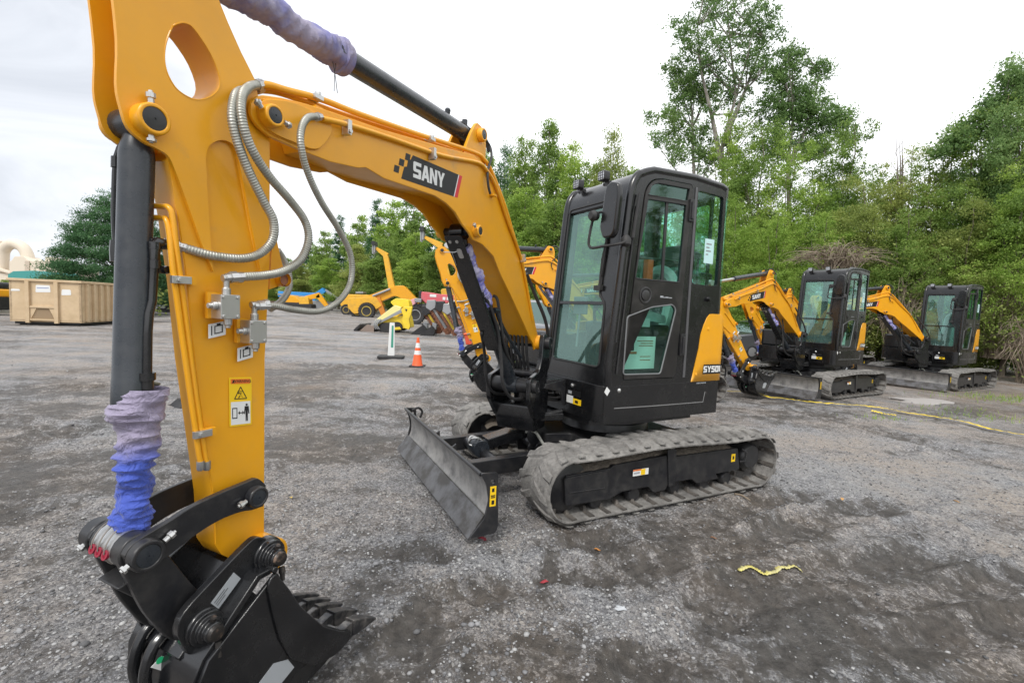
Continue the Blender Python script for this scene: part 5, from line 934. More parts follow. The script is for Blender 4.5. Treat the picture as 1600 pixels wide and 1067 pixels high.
# ---------------- other excavators: copies of the first ----------------
STICKG=('stick','bucket_cylinder','link_arm','bucket_link','bucket','corrugated_hose'); BOOMG=STICKG+('boom','arm_cylinder','boom_cylinder')
def about(p,ang,axis): return Matrix.Translation(p)@Matrix.Rotation(R(ang),4,axis)@Matrix.Translation(tuple(-v for v in p))
def excavator_copy(label,x,y,deg,z=0,swing=0,lower=0,curl=0,hoses=False):
    c=copy_tree(main); c.location=(x,y,z); c.rotation_euler=(0,0,R(deg)); c['label']=label
    ax=Vector((BN[0],BN[1],0)); M1=about((P0[0],P0[1],0),swing,'Z'); M2=about(BM(.04,0,1.25),lower,ax); M3=about(BM(2.55,0,2.14),curl,ax)
    for ch in c.children:
        if ch.get('swings'):
            k=ch.name.split('.')[0]; m_=M1.copy()
            if k in BOOMG: m_=m_@M2
            if k in STICKG: m_=m_@M3
            ch.matrix_local=m_
    if not hoses:
        for ch in [q for q in c.children if q.name.startswith('corrugated_hose')]:
            for g_ in list(ch.children): bpy.data.objects.remove(g_)
            bpy.data.objects.remove(ch)
        for ch in [q for q in c.children if q.name.startswith('arm_cylinder')]:
            for g_ in [q for q in ch.children if q.name.startswith(('cloth_sleeve','tie_string'))]: bpy.data.objects.remove(g_)
excavator_copy('mini excavator parked right behind the front one, mostly hidden by its cab',2.5,9.0,195,swing=-38,curl=16,hoses=True)
excavator_copy('fully visible mini excavator in the back row, just right of the front machine',6.75,10.45,211,swing=-37,lower=8,curl=32)
excavator_copy('rightmost mini excavator, standing last in the row beside the brushy wood edge',11.35,12.6,208,z=-.03,swing=-60,lower=5,curl=18)
excavator_copy('mini excavator behind the front cab showing only a track end beside the skirt',4.35,12.9,200,swing=-38,lower=4,curl=24)
excavator_copy('mini excavator hidden behind the back row, its boom hump left of the second cab',10.4,15.6,205,swing=-38,lower=6,curl=24)
for o in scene.objects:
    if 'swings' in o: del o['swings']
# ---------------- foliage ----------------
def leaf_mat(name,c1,c2,c3,sc=.8):
    m=bpy.data.materials.new(name); m.use_nodes=True; t=m.node_tree; t.nodes.clear(); l=t.links.new
    o=N(t,'ShaderNodeOutputMaterial'); g=N(t,'ShaderNodeNewGeometry'); oi=N(t,'ShaderNodeObjectInfo'); r=N(t,'ShaderNodeValToRGB'); e=r.color_ramp.elements; e[0].color=(*c1,1); e[1].color=(*c3,1); q=e.new(.5); q.color=(*c2,1)
    n=N(t,'ShaderNodeTexNoise'); n.inputs['Scale'].default_value=sc; n.inputs['Detail'].default_value=3; l(g.outputs['Position'],n.inputs[0])
    a=N(t,'ShaderNodeMath',operation='MULTIPLY_ADD'); l(g.outputs['Random Per Island'],a.inputs[0]); a.inputs[1].default_value=.45; mr=N(t,'ShaderNodeMapRange'); mr.inputs['From Min'].default_value=.3; mr.inputs['From Max'].default_value=.7; mr.inputs['To Max'].default_value=.5; l(n.outputs[0],mr.inputs[0]); l(mr.outputs[0],a.inputs[2]); 
    a2=N(t,'ShaderNodeMath',operation='MULTIPLY_ADD'); l(oi.outputs['Random'],a2.inputs[0]); a2.inputs[1].default_value=.25; l(a.outputs[0],a2.inputs[2]); sb=N(t,'ShaderNodeMath',operation='SUBTRACT'); sb.inputs[1].default_value=.1; l(a2.outputs[0],sb.inputs[0]); l(sb.outputs[0],r.inputs[0])
    d=N(t,'ShaderNodeBsdfPrincipled'); d.inputs['Roughness'].default_value=.55; d.inputs['Specular IOR Level'].default_value=.3; l(r.outputs[0],d.inputs['Base Color']); tr=N(t,'ShaderNodeBsdfTranslucent'); l(r.outputs[0],tr.inputs[0]); mx=N(t,'ShaderNodeMixShader'); mx.inputs[0].default_value=.5; l(d.outputs[0],mx.inputs[1]); l(tr.outputs[0],mx.inputs[2]); l(mx.outputs[0],o.inputs[0]); return m
LV_MID=leaf_mat('leaves_mid_green',(.11,.19,.045),(.24,.36,.085),(.42,.54,.15)); LV_BRT=leaf_mat('leaves_bright_green',(.15,.25,.045),(.31,.46,.09),(.52,.63,.16)); LV_OLV=leaf_mat('leaves_olive',(.14,.19,.05),(.30,.37,.10),(.48,.52,.16)); LV_PIN=leaf_mat('needles_dark',(.04,.105,.045),(.085,.19,.08),(.17,.31,.12)); LV_AIR=leaf_mat('leaves_poplar',(.09,.16,.055),(.18,.30,.10),(.33,.45,.17))
BARK=mat('bark',(.12,.095,.07),.9,noise=(8,(.22,.19,.155),.4,.6)); TWIG=mat('dry_twigs',(.20,.155,.115),.9,noise=(3,(.30,.25,.19),.4,.6))
def leaves_mesh(name,C_,leaf,rn,up=.35,asp=.62,droop=None):
    n=len(C_); nrm=rn.normal(size=(n,3)); nrm[:,2]=np.abs(nrm[:,2])+up; nrm/=np.linalg.norm(nrm,axis=1)[:,None]; t=rn.normal(size=(n,3))
    if droop is not None: t=t*.35+droop
    t-=nrm*(t*nrm).sum(1)[:,None]; t/=np.linalg.norm(t,axis=1)[:,None]+1e-9; b=np.cross(nrm,t); L_=leaf*rn.uniform(.6,1.35,(n,1)); 
    V=np.stack([C_-t*L_*.5,C_+b*L_*asp*.5+nrm*L_*.08,C_+t*L_*.5,C_-b*L_*asp*.5+nrm*L_*.08],1).reshape(-1,3)
    me=bpy.data.meshes.new(name); me.vertices.add(4*n); me.vertices.foreach_set('co',V.ravel()); me.loops.add(4*n); me.loops.foreach_set('vertex_index',np.arange(4*n,dtype=np.int32)); me.polygons.add(n); me.polygons.foreach_set('loop_start',(np.arange(n)*4).astype(np.int32)); me.update(calc_edges=True); return me
def cluster_points(blobs,ncl,nper,csize,rn,shell=.55,flat=.6):
    out=[];cl=[]
    vol=np.array([b[3]*b[4]*b[5] for b in blobs])**(2/3); vol/=vol.sum()
    for b,vv in zip(blobs,vol):
        k=max(3,int(ncl*vv)); d=rn.normal(size=(k,3)); d/=np.linalg.norm(d,axis=1)[:,None]; r=shell+(1.02-shell)*rn.rand(k,1)**.6; c=np.array(b[:3])+d*r*np.array(b[3:6]); cl.append(c)
    cl=np.vstack(cl); sz=csize*rn.uniform(.5,1.4,(len(cl),1)); 
    P=np.repeat(cl,nper,0)+rn.normal(size=(len(cl)*nper,3))*np.repeat(sz,nper,0)*np.array([1,1,flat])*.6; return P,cl
def trunk_mesh(H_,r,limbs,rn,lean=(0,0)):
    m=MB(); P=[(lean[0]*t*t+.04*H_*(rn.rand()-.5)*t,lean[1]*t*t+.04*H_*(rn.rand()-.5)*t,H_*t) for t in np.linspace(0,1,9)]; m.tube(P,[r*(1.25 if i==0 else 1)*(1-.85*i/8) for i in range(9)],8)
    for q in limbs:
        z0=min(H_*.85,max(H_*.15,q[2]*rn.uniform(.45,.75))); i=z0/H_*8; j=int(min(7,i)); a=Vector(P[j]).lerp(Vector(P[j+1]),i-j); e=Vector(q); mid=a.lerp(e,.5)+Vector((0,0,-.06*(e-a).length+rn.uniform(-.1,.2)))
        m.tube([tuple(a),tuple(mid),tuple(e)],[r*.42,r*.26,r*.07],6,sub=3)
    return m
class TreeKind:
    def __init__(s,seed,H_,blobs,ncl,nper,csize,leaf,r,shell=.55,flat=.6,nl=14,up=.35,asp=.62,top=.92):
        rn=np.random.RandomState(seed); P,cl=cluster_points(blobs,ncl,nper,csize,rn,shell,flat); P=P[P[:,2]>.05]; s.crown=leaves_mesh('crown',P,leaf,rn,up,asp); s.trunk=trunk_mesh(H_*top,r,cl[rn.permutation(len(cl))[:nl]],rn); s.H=H_; s.tm=None
    def place(s,name,label,cat,x,y,z,h,w,lm,rz=0,group=None,z0=0):
        root=thing(name,label,cat,(x,y,z0),rz,group); root.scale=(w,w,h/s.H)
        if s.tm is None: o=s.trunk.build('trunk',BARK,root); s.tm=o.data
        else: o=bpy.data.objects.new('trunk',s.tm); COL.objects.link(o); o.parent=root
        me=s.crown; c=bpy.data.objects.new('crown',me); COL.objects.link(c); c.parent=root
        if not me.materials: me.materials.append(lm)
        c.material_slots[0].link='OBJECT'; c.material_slots[0].material=lm; return root
def wood_blobs(seed,H_,R_,n,base=.12):
    rn=np.random.RandomState(seed); o=[]
    for i in range(n):
        t=(i+.5)/n; z=H_*(base+(.93-base)*t); rr=R_*(1-.75*max(0,t-.45)**1.1/.55)*rn.uniform(.75,1.05); a=rn.uniform(0,6.28); off=rr*.5*rn.rand(); s_=rr*rn.uniform(.42,.68); o.append((off*math.cos(a),off*math.sin(a),z,s_,s_,s_*rn.uniform(.55,.85)))
        a+=rn.uniform(1.5,3.2); o.append((rr*.62*math.cos(a),rr*.62*math.sin(a),z+rn.uniform(-.5,.5),s_*.7,s_*.7,s_*.5))
    return o
KW=[TreeKind(11,12,wood_blobs(1,12,3.2,11),700,66,.42,.16,.16),TreeKind(12,12,wood_blobs(2,12,3.2,12),660,68,.44,.16,.17),TreeKind(13,12,wood_blobs(3,12,3.5,10),760,62,.40,.155,.15),TreeKind(14,12,wood_blobs(4,12,3.0,13,.2),620,66,.40,.15,.15,flat=.8)]
KN=[TreeKind(21,9,wood_blobs(5,9,2.9,9,.08),800,66,.27,.085,.10),TreeKind(22,9,wood_blobs(6,9,3.1,9,.08),860,62,.25,.082,.10)]
KF=TreeKind(31,14,wood_blobs(8,14,3.6,10,.1),420,60,.6,.26,.2)
KF2=TreeKind(32,14,[(0,0,14*t,2.6*(1-t)+.35,2.6*(1-t)+.35,.8) for t in np.linspace(.15,.97,13)],520,56,.38,.22,.2,flat=.5,asp=.4)
ORD=['first','second','third','fourth','fifth','sixth','seventh','eighth','ninth','tenth','eleventh','twelfth','thirteenth','fourteenth','fifteenth','sixteenth','seventeenth','eighteenth','nineteenth','twentieth','twenty-first','twenty-second','twenty-third','twenty-fourth','twenty-fifth','twenty-sixth','twenty-seventh','twenty-eighth','twenty-ninth','thirtieth']
rt=random.Random(4)
# far tree line behind the parked equipment: (x,z_top),depth,width factor,kind,leaf
FAR=[((-62.009,7.221),112,1.0,KF,LV_PIN),((-55.833,9.088),108,1.0,KF,LV_OLV),((-49.543,11.374),104,1.0,KF,LV_MID),((-43.879,14.648),100,1.0,KF2,LV_PIN),((-38.915,17.084),96,.95,KF,LV_MID),((-34.334,18.034),92,1.0,KF2,LV_PIN),((-28.880,18.923),86,1.0,KF,LV_MID),((-23.654,18.907),80,1.05,KF2,LV_PIN),((-20.255,19.539),76,1.1,KF,LV_BRT),((-15.084,18.454),70,1.1,KF,LV_MID),((-10.897,19.020),66,1.1,KF2,LV_PIN),((-7.381,18.956),60,1.0,KF,LV_MID)]
for i,((x,z),y,w_,k,lm) in enumerate(FAR):
    ht_=(z)*1.0; k.place('pine_tree' if k is KF2 else 'woodland_tree',f'{ORD[i]} tree from the left in the far tree line behind the raised yellow booms','tree',x,y,0,ht_,w_*1.15,lm,rt.uniform(0,6),'trees of the far tree line')
MID=[((-3.515,17.843),52,.95,KW[0],LV_MID),((-1.425,18.472),50,.62,KW[3],LV_PIN),((0.487,18.150),46,.8,KW[1],LV_MID),((2.765,18.437),44,.8,KW[0],LV_MID),((4.557,16.333),42,.8,KW[2],LV_BRT),((6.170,14.557),41,.7,KW[1],LV_MID),((7.640,16.754),40,.6,KW[3],LV_OLV),((9.054,13.149),38,.7,KW[2],LV_MID),((10.136,10.805),36,.8,KW[0],LV_BRT),
 ((0.477,11.384),38,.8,KW[2],LV_BRT),((2.914,10.020),36,.8,KW[1],LV_MID),((-2.201,10.084),42,.8,KW[0],LV_BRT),((5.975,9.237),34,.8,KW[2],LV_BRT),((-17.935,10.359),64,.85,KW[1],LV_MID),((-23.384,9.806),70,.9,KW[0],LV_OLV),((-12.775,10.784),60,.8,KW[2],LV_BRT),((-30.789,8.765),78,.95,KW[1],LV_BRT),((-39.194,8.122),86,.95,KW[0],LV_OLV),((-7.875,10.878),54,.8,KW[1],LV_MID),((-46.924,6.750),92,1.0,KW[2],LV_MID)]
MID.sort(key=lambda q:q[0][0]/q[1])
for i,((x,z),y,w_,k,lm) in enumerate(MID): k.place('woodland_tree',f'{ORD[i]} leafy tree from the left in the middle rank of the wood','tree',x,y,0,z*1.07,w_*1.3,lm,rt.uniform(0,6),'leafy trees in the middle of the wood')
NEAR=[((9.774,8.577),27,.62,KN[0],LV_BRT),((10.825,11.233),25,.74,KN[1],LV_BRT),((12.011,10.602),24,.75,KN[0],LV_MID),((12.816,9.370),22.5,.72,KN[1],LV_BRT),((14.618,9.758),23,.72,KN[0],LV_MID),((15.232,10.168),22,.7,KN[1],LV_MID),((13.746,6.780),19,.6,KN[0],LV_OLV),((16.134,7.924),20.5,.65,KN[1],LV_OLV),((16.156,8.128),19,.62,KN[0],LV_OLV),((16.668,8.428),18.5,.62,KN[1],LV_MID),((17.089,9.024),18,.6,KN[0],LV_MID),((17.565,9.645),17.5,.5,KN[1],LV_AIR),((17.953,10.428),17,.6,KN[0],LV_AIR),((16.343,6.438),15.5,.5,KN[1],LV_BRT),((18.132,10.160),16,.7,KN[1],LV_MID),((14.393,5.514),17.5,.5,KN[1],LV_MID),((15.759,5.598),16.5,.5,KN[0],LV_OLV),((9.635,6.263),21,.5,KN[0],LV_BRT),((10.955,5.715),20,.5,KN[1],LV_BRT),((12.009,5.359),18.5,.5,KN[1],LV_BRT),((18.476,8.917),15,.7,KN[0],LV_MID)]
NEAR.sort(key=lambda q:q[0][0]/q[1])
for i,((x,z),y,w_,k,lm) in enumerate(NEAR): k.place('roadside_tree',f'{ORD[i]} bushy green tree from the left along the near wood edge, behind the excavator row','tree',x,y,0,z*1.13,w_*1.35,lm,rt.uniform(0,6),'bushy trees along the near wood edge')
for i,(x,y,h,w_) in enumerate([(19,11,9,.8),(20,7,8.5,.8),(21,3,9.5,.9),(20.5,-1,8,.85),(22,-5,9.5,.9),(21,-9,9,.9),(24,9,12,.9),(25,2,13,1),(25,-6,12,1)]): KN[i%2].place('roadside_tree',f'{ORD[i]} bushy tree of the wood continuing beyond the right edge of the view','tree',x,y,0,h,w_,(LV_MID,LV_BRT,LV_OLV)[i%3],i*1.3,'trees beyond the right edge')
# tall airy trees above the cab
def airy(label,base,stems,blobs,seed,ncl=170,nper=34):
    rn=np.random.RandomState(seed); root=thing('poplar_tree',label,'tree',(base[0],base[1],0)); b=[(q[0]-base[0],q[1]-base[1],q[2],q[3],q[3]*.8,q[3]*q[4]) for q in blobs]
    P,cl=cluster_points(b,ncl,nper,.26,rn,.2,.75); me=leaves_mesh('crown',P,.105,rn,.1,.7); me.materials.append(LV_AIR); c=bpy.data.objects.new('crown',me); COL.objects.link(c); c.parent=root
    m=MB()
    for st in stems:
        Q_=[Vector((p[0]-base[0],p[1]-base[1],p[2])) for p in st]; m.tube([tuple(p) for p in Q_],[.14-.12*i/(len(Q_)-1) for i in range(len(Q_))],7)
        for j in range(16):
            q=Vector(cl[rn.randint(len(cl))]); tops=min(Q_,key=lambda p:(p-q).length+(5 if p.z>q.z-.4 else 0)); 
            if (tops-q).length<4.5: m.tube([tuple(tops),tuple(tops.lerp(q,.5)+Vector((0,0,-.1))),tuple(q)],[.045,.03,.01],5,sub=2)
    m.build('trunk',mat('pale_bark',(.20,.175,.15),.85,noise=(6,(.30,.28,.25),.4,.6)),root); return root
D_=26
def bl(p,r,fl=1.0): return (p[0],p[1],p[2],r,fl)
airy('tallest airy tree with thin pale trunks rising above the cab',(11.772,26.000,2.498),[[(11.799,26.000,2.145),(11.223,26.000,8.393),(10.907,26.000,10.763),(11.463,26.000,13.473),(10.894,26.000,16.425),(10.553,26.000,18.692)],[(10.982,26.000,9.749),(10.230,26.000,12.418),(9.478,26.000,14.718),(9.144,26.000,17.006)],[(11.020,26.000,11.106),(11.952,26.000,13.827),(12.768,26.000,16.503)]],
 [bl((9.872,26.000,16.382),1.9),bl((11.135,26.000,17.742),1.9),bl((12.113,26.000,16.148),1.6),bl((9.283,26.000,15.041),1.1),bl((8.134,26.000,16.800),.8),bl((10.701,26.000,14.438),1.3),bl((12.901,26.000,14.862),.8),bl((10.021,26.000,18.993),1.5),bl((12.480,26.000,17.961),1.0),bl((11.488,26.000,13.141),1.0),bl((12.599,26.000,12.183),.9),bl((11.297,26.000,11.118),.8),bl((10.161,26.000,12.415),.7),bl((13.109,26.000,16.518),1.0),bl((13.668,26.000,13.899),1.1),bl((8.872,26.000,16.012),1.0),bl((11.703,26.000,14.812),1.2),bl((13.079,26.000,10.517),1.1),bl((11.746,26.000,9.781),1.1)],51,700,40)
airy('slimmer airy tree left of the tallest one, directly above the cab roof',(10.387,27.000,2.456),[[(10.413,27.000,2.089),(9.955,27.000,8.585),(9.599,27.000,12.096),(9.262,27.000,14.857)]],[bl((9.001,27.000,14.501),.9),bl((8.666,27.000,11.532),.7),bl((10.370,27.000,10.374),.9),bl((9.227,27.000,13.820),1.0),bl((8.405,27.000,12.743),.9),bl((9.923,27.000,11.585),1.0),bl((7.768,27.000,11.493),.5),bl((8.905,27.000,10.664),.7),bl((7.342,27.000,12.524),.4),bl((10.298,27.000,13.865),.7),bl((8.242,27.000,15.158),.6)],52,460,40)
airy('airy tree with an open crown just right of the tallest one',(14.619,25.000,2.604),[[(14.749,25.000,2.269),(14.002,25.000,9.906),(14.075,25.000,12.179),(13.766,25.000,15.041)],[(14.029,25.000,9.580),(14.931,25.000,11.892),(15.266,25.000,14.470)]],[bl((13.680,25.000,14.879),.9),bl((14.324,25.000,13.153),1.1),bl((15.266,25.000,14.470),.6),bl((13.705,25.000,11.840),1.0),bl((15.234,25.000,12.228),1.0),bl((16.256,25.000,11.949),.7),bl((12.699,25.000,12.764),.6),bl((16.993,25.000,11.171),.6),bl((15.196,25.000,10.771),.9),bl((13.382,25.000,10.531),.8),bl((16.722,25.000,12.291),.5),bl((13.089,25.000,14.059),.6)],53,640,42)
airy('thin airy tree at the right end of the open skyline',(18.910,18.000,2.665),[[(19.060,18.000,2.427),(18.297,18.000,7.908),(17.750,18.000,9.517),(18.038,18.000,11.140)]],[bl((18.078,18.000,10.798),.5),bl((17.710,18.000,9.862),.6),bl((17.089,18.000,9.024),.6),bl((18.619,18.000,10.247),.7),bl((16.319,18.000,8.409),.45),bl((15.635,18.000,8.076),.3)],54,260,34)
# leafless sapling
m=MB(); rn=np.random.RandomState(8); b0=Vector((16.506,20.000,2.324)); root=thing('bare_sapling','small leafless grey sapling poking above the wood edge','tree',(b0.x,b0.y,0))
for k in range(7):
    e=Vector((15.771,20.000,9.592))-b0; e=Vector((e.x+rn.uniform(-.6,.6),rn.uniform(-.4,.4),e.z+b0.z-rn.uniform(0,1.2))); m.tube([(0,0,0),(e.x*.3,e.y*.3,e.z*.5),tuple(e)],[.05,.035,.008],5,sub=4)
    for j in range(8):
        t=rn.uniform(.5,.95); q=Vector((e.x*t,e.y*t,e.z*t)); m.tube([tuple(q),tuple(q+Vector((rn.uniform(-.35,.35),rn.uniform(-.3,.3),rn.uniform(.2,.5))))],[.012,.004],4)
m.build('trunk',mat('dead_wood',(.25,.21,.19),.9),root)
# undergrowth filling the foot of the wood
def undergrowth():
    rn=np.random.RandomState(77); line=[(-52,118),(-34,94),(-20,74),(-6,54),(3,42),(9,31),(12.5,24.5),(15.5,19.6),(17.5,17.2),(22,14)]
    P=[]
    for (a,b) in zip(line[:-1],line[1:]):
        L_=math.dist(a,b); dep=(a[1]+b[1])/2; n=int(L_*800*min(1.6,25/dep+.15)); t=rn.rand(n); dx,dy=(b[0]-a[0])/L_,(b[1]-a[1])/L_; off=rn.rand(n)**1.5*3.2; x=a[0]+dx*L_*t-(-dy)*0+(-dy)*-off*-1*0; 
        nx,ny=-dy,dx; nx,ny=(nx,ny) if ny>0 else (-nx,-ny)
        x=a[0]+(b[0]-a[0])*t+nx*off; y=a[1]+(b[1]-a[1])*t+ny*off; h=(1.6+3.0*fbm(x*.6,y*.6,3,5))*(.55+.45*np.clip(off,0,1)); z=h*rn.rand(n)**.7; P.append(np.stack([x,y,z],1))
    P=np.vstack(P); me=leaves_mesh('undergrowth',P,.16,rn,.2); d=np.linalg.norm(P,axis=1); 
    me.materials.append(LV_OLV); o=bpy.data.objects.new('undergrowth',me); COL.objects.link(o); o['label']='tangled green undergrowth filling the foot of the wood edge'; o['category']='undergrowth'; o['kind']='stuff'
undergrowth()
# dry twiggy brush
def brush(label,p,y,wd,h,n,seed,leafy=400):
    rn=np.random.RandomState(seed); root=thing('dry_brush',label,'bush',(p[0],y,max(0,p[1])),group='dry twiggy bushes at the wood edge'); m=MB()
    for k in range(n):
        a=rn.uniform(0,6.28); r_=wd*rn.rand()**.6; s=Vector((rn.uniform(-.3,.3)*wd,rn.uniform(-.3,.3),0)); e=Vector((r_*math.cos(a),r_*.6*math.sin(a),h*rn.uniform(.45,1.0)*(1-.35*(r_/wd)))); mid=s.lerp(e,.55)+Vector((rn.uniform(-.2,.2),rn.uniform(-.2,.2),h*.22)); dr=e+Vector(((e.x)*.22,e.y*.2,-h*rn.uniform(.02,.2)))
        m.tube([tuple(s),tuple(mid),tuple(e),tuple(dr)],[.016,.011,.007,.003],3,sub=3,caps=False)
    m.build('twigs',TWIG,root); 
    c=rn.normal(size=(leafy,3))*np.array([wd*.55,wd*.35,h*.28])+np.array([0,0,h*.6]); c=c[c[:,2]>.05]; me=leaves_mesh('leaves',c,.09,rn); me.materials.append(LV_OLV); o=bpy.data.objects.new('leaves',me); COL.objects.link(o); o.parent=root
for i,(p,y,wd,h,n,lf,lb) in enumerate([((11.659,3.253),17,1.7,1.35,260,500,'domed tangle of bare grey twigs above the middle excavator cab'),((13.866,0.352),16.8,1.2,3.2,170,900,'tall twiggy bush between the two parked excavator cabs'),((16.083,0.597),15.4,1.4,3.4,260,1100,'dense brown twiggy bush right behind the last excavator'),((15.410,0.004),13.6,1.1,2.6,220,700,'brown twiggy bush at the right edge of the view'),((15.979,1.349),17.2,1.4,3.6,200,1000,'high twiggy bush over the last excavator cab'),((10.908,0.936),21,1.3,2.2,120,900,'low twiggy bush behind the middle excavator boom')]):
    brush(lb,p,y,wd,h,n,60+i,lf)
# left side trees
KC=TreeKind(41,9,[(r_*math.cos(a),r_*math.sin(a),z+.10*r_,.95+.2*r_/4,.95+.2*r_/4,.42) for z,r_,k in ((.8,2.9,11),(1.7,3.2,12),(2.6,3.2,12),(3.6,2.9,11),(4.5,2.5,10),(5.3,2.0,8),(6.2,1.5,6),(7.0,.9,4),(7.7,.3,2)) for a in [6.283*j/k+z for j in range(k)]]+[(0,0,z,2.0,2.0,.9) for z in (1.2,2.5,4,5.5)],2100,66,.34,.13,.16,shell=.1,flat=.6,nl=40,asp=.4)
p=(-28.095,8.429); KC.place('cedar_tree','big spreading dark green evergreen standing behind the tan dumpster','tree',p[0]+.4,33,0,p[1]+.9,1.0,LV_PIN,.4)
p=(-35.470,5.392); KW[1].place('leafy_tree','small green tree seen between the bucket cylinder and the stick','tree',p[0],48,0,p[1],.75,LV_MID,1)
p=(-40.843,4.769); KW[0].place('leafy_tree','green tree hidden mostly behind the bucket cylinder','tree',p[0],52,0,p[1],.8,LV_MID,2)
p=(-73.387,6.231); KW[2].place('leafy_tree','far green tree seen under the beige bent duct','tree',p[0],70,0,p[1]-.6,.9,LV_MID,3)
p=(-71.001,4.871); KW[2].place('leafy_tree','low green tree beyond the dumpster, left of the evergreen','tree',p[0],75,0,p[1]-2.5,.8,LV_OLV,3.5)
p=(-64.643,4.852); KF.place('leafy_tree','faint far tree low behind the stick of the front excavator','tree',p[0],100,0,p[1],.9,LV_MID,3)
# grass and weeds at the right edge
rn=np.random.RandomState(90); P=[]
for (c,rx,ry,n) in (((8.398,7.926),1.0,.3,120),((8.193,8.652),.8,.3,60),((11.253,10.267),1.2,.6,700),((6.078,7.495),.5,.12,60),((7.716,14.684),1.5,1.0,500)):
    q=rn.normal(size=(n,2))*np.array([rx,ry])*.6+np.array(c); P.append(q)
P=np.vstack(P); V=[];F=[]
hz_=gheight(P[:,0],P[:,1])
for (x,y),z in zip(P,hz_):
    a=rn.uniform(0,6.28); h=rn.uniform(.03,.11); w_=.006; o=len(V); V+=[(x-w_*math.cos(a),y-w_*math.sin(a),z-.01),(x+w_*math.cos(a),y+w_*math.sin(a),z-.01),(x+rn.uniform(-.05,.05),y+rn.uniform(-.05,.05),z+h)]; F.append((o,o+1,o+2))
m=MB(); m.add(V,F); o=m.build('weeds',LV_BRT,smooth_=False); o['label']='sparse grass and weeds growing through the gravel by the wood'; o['category']='grass'; o['kind']='stuff'
# ---------------- parked equipment further back ----------------
class Kit:
    """builds a machine from side profiles standing at depth y, with real width along y"""
    def __init__(s,name,label,cat,base,group=None): s.b=base; s.root=thing(name,label,cat,(base[0],base[1],0),0,group); s.f=lambda x,y,z:(x-base[0],y-base[1],z)
    def plate(s,name,m,poly,y0,y1,bevel=.02,parent=None,round_=0):
        q=MB(s.f); q.prism(roundpoly(poly,round_,3) if round_ else poly,y0,y1,'uav'); return q.build(name,m,parent or s.root,bevel=bevel)
    def bar(s,name,m,p0,p1,w0,w1,y0,y1,bevel=.02,parent=None):
        a=Vector(p0);b=Vector(p1);d=(b-a).normalized();n=Vector((-d.y,d.x)); return s.plate(name,m,[tuple(a+n*w0/2),tuple(b+n*w1/2),tuple(b-n*w1/2),tuple(a-n*w0/2)],y0,y1,bevel,parent)
    def wheel(s,c,y,r,w,tm,rm,sgn=-1):
        q=MB(s.f); q.lathe((c[0],y,c[1]),(0,sgn,0),[(0,r*.72),(.01,r*.97),(w*.3,r),(w*.7,r),(w-.01,r*.97),(w,r*.72),(w*.9,r*.6)],26)
        for k in range(22):
            a=2*PI*k/22; 
            for (u0,u1,sh) in ((.08,.5,0),(.5,.92,.14)):
                p=[(c[0]+(r*1.0)*math.cos(a+sh+e),y+sgn*w*u,c[1]+(r*1.0)*math.sin(a+sh+e)) for u,e in ((u0,0),(u1,.12),(u1,.2),(u0,.08))]; p2=[(c[0]+(r*1.05)*math.cos(a+sh+e),y+sgn*w*u,c[1]+(r*1.05)*math.sin(a+sh+e)) for u,e in ((u0,0),(u1,.12),(u1,.2),(u0,.08))]
                q.add(p+p2,[(4,5,6,7),(0,1,5,4),(1,2,6,5),(2,3,7,6),(3,0,4,7)])
        o=q.build('wheel',tm,s.root); q=MB(s.f); q.lathe((c[0],y,c[1]),(0,sgn,0),[(w*.2,r*.6),(w*.93,r*.6),(w*.95,r*.54),(w*.7,r*.46),(w*.62,r*.25),(w*.8,r*.2),(w*.82,r*.05)],22); q.build('rim',rm,o); return o
    def frameless(s): return s
RIMY=mat('rim_yellow',(.62,.45,.06),.6,0,noise=(3,(.35,.25,.1),.45,.65)); RIMG=mat('rim_grey',(.33,.33,.34),.6)
# telescopic handlers with raised booms
def raised(label,depth,p_low,p_top,p_head,fork,w):
    b=(p_low[0],depth); k=Kit('telehandler',label,'telehandler',b,'yellow handlers with raised booms'); y0,y1=depth-w/2,depth+w/2
    k.bar('boom',YEL2,p_low,p_top,.62*w/.35*.8,.5*w/.35*.8,y0,y1); k.bar('boom_head',YEL2,(p_top[0]+.15,p_top[1]),p_head,.62,.26,y0+.02,y1-.02)
    fx,fz=fork; q=MB(k.f)
    q.box(fx-.10,fx+.25,depth-.55,depth+.55,fz+.15,fz+.55); q.build('fork_carriage',BLK2,k.root)
    for yy in (-.4,.1):
        q=MB(k.f); q.box(fx-.06,fx+.06,depth+yy,depth+yy+.14,fz-.75,fz+.2); q.box(fx+.12,fx+.25,depth+yy,depth+yy+.14,fz-.6,fz+.2); q.build('fork_tine',GREY,k.root)
    return k
k=raised('yellow handler whose raised boom ends lower, left of the other raised boom',50,(-12.992,3.075),(-13.762,6.557),(-14.799,7.319),(-15.074,7.441),.45)
k.plate('chassis',YEL,[(-10.090,1.976),(-11.707,3.538),(-12.659,3.429),(-14.688,2.593),(-16.586,1.830),(-17.116,0.988),(-15.884,1.041),(-13.848,1.812),(-12.632,2.410),(-11.942,2.168),(-11.091,1.114),(-9.989,0.888)],49.6,50.4,.04,round_=.3)
k.plate('front_frame',YEL2,[(-17.409,1.930),(-14.542,2.191),(-13.835,1.267),(-15.184,0.388),(-16.828,0.316),(-17.458,0.973)],49.2,50.8,.05,round_=.2)
k.plate('lower_arm',mat('orange_arm',(.62,.22,.03),.5),[(-14.675,2.049),(-14.132,2.209),(-13.400,0.329),(-13.947,0.237)],49.3,49.6,.03)
q=MB(k.f); q.cyl(((-14.885,2.244)[0],49.4,(-14.885,2.244)[1]),((-13.060,3.072)[0],49.4,(-13.060,3.072)[1]),.12); q.build('lift_cylinder',GREY,k.root)
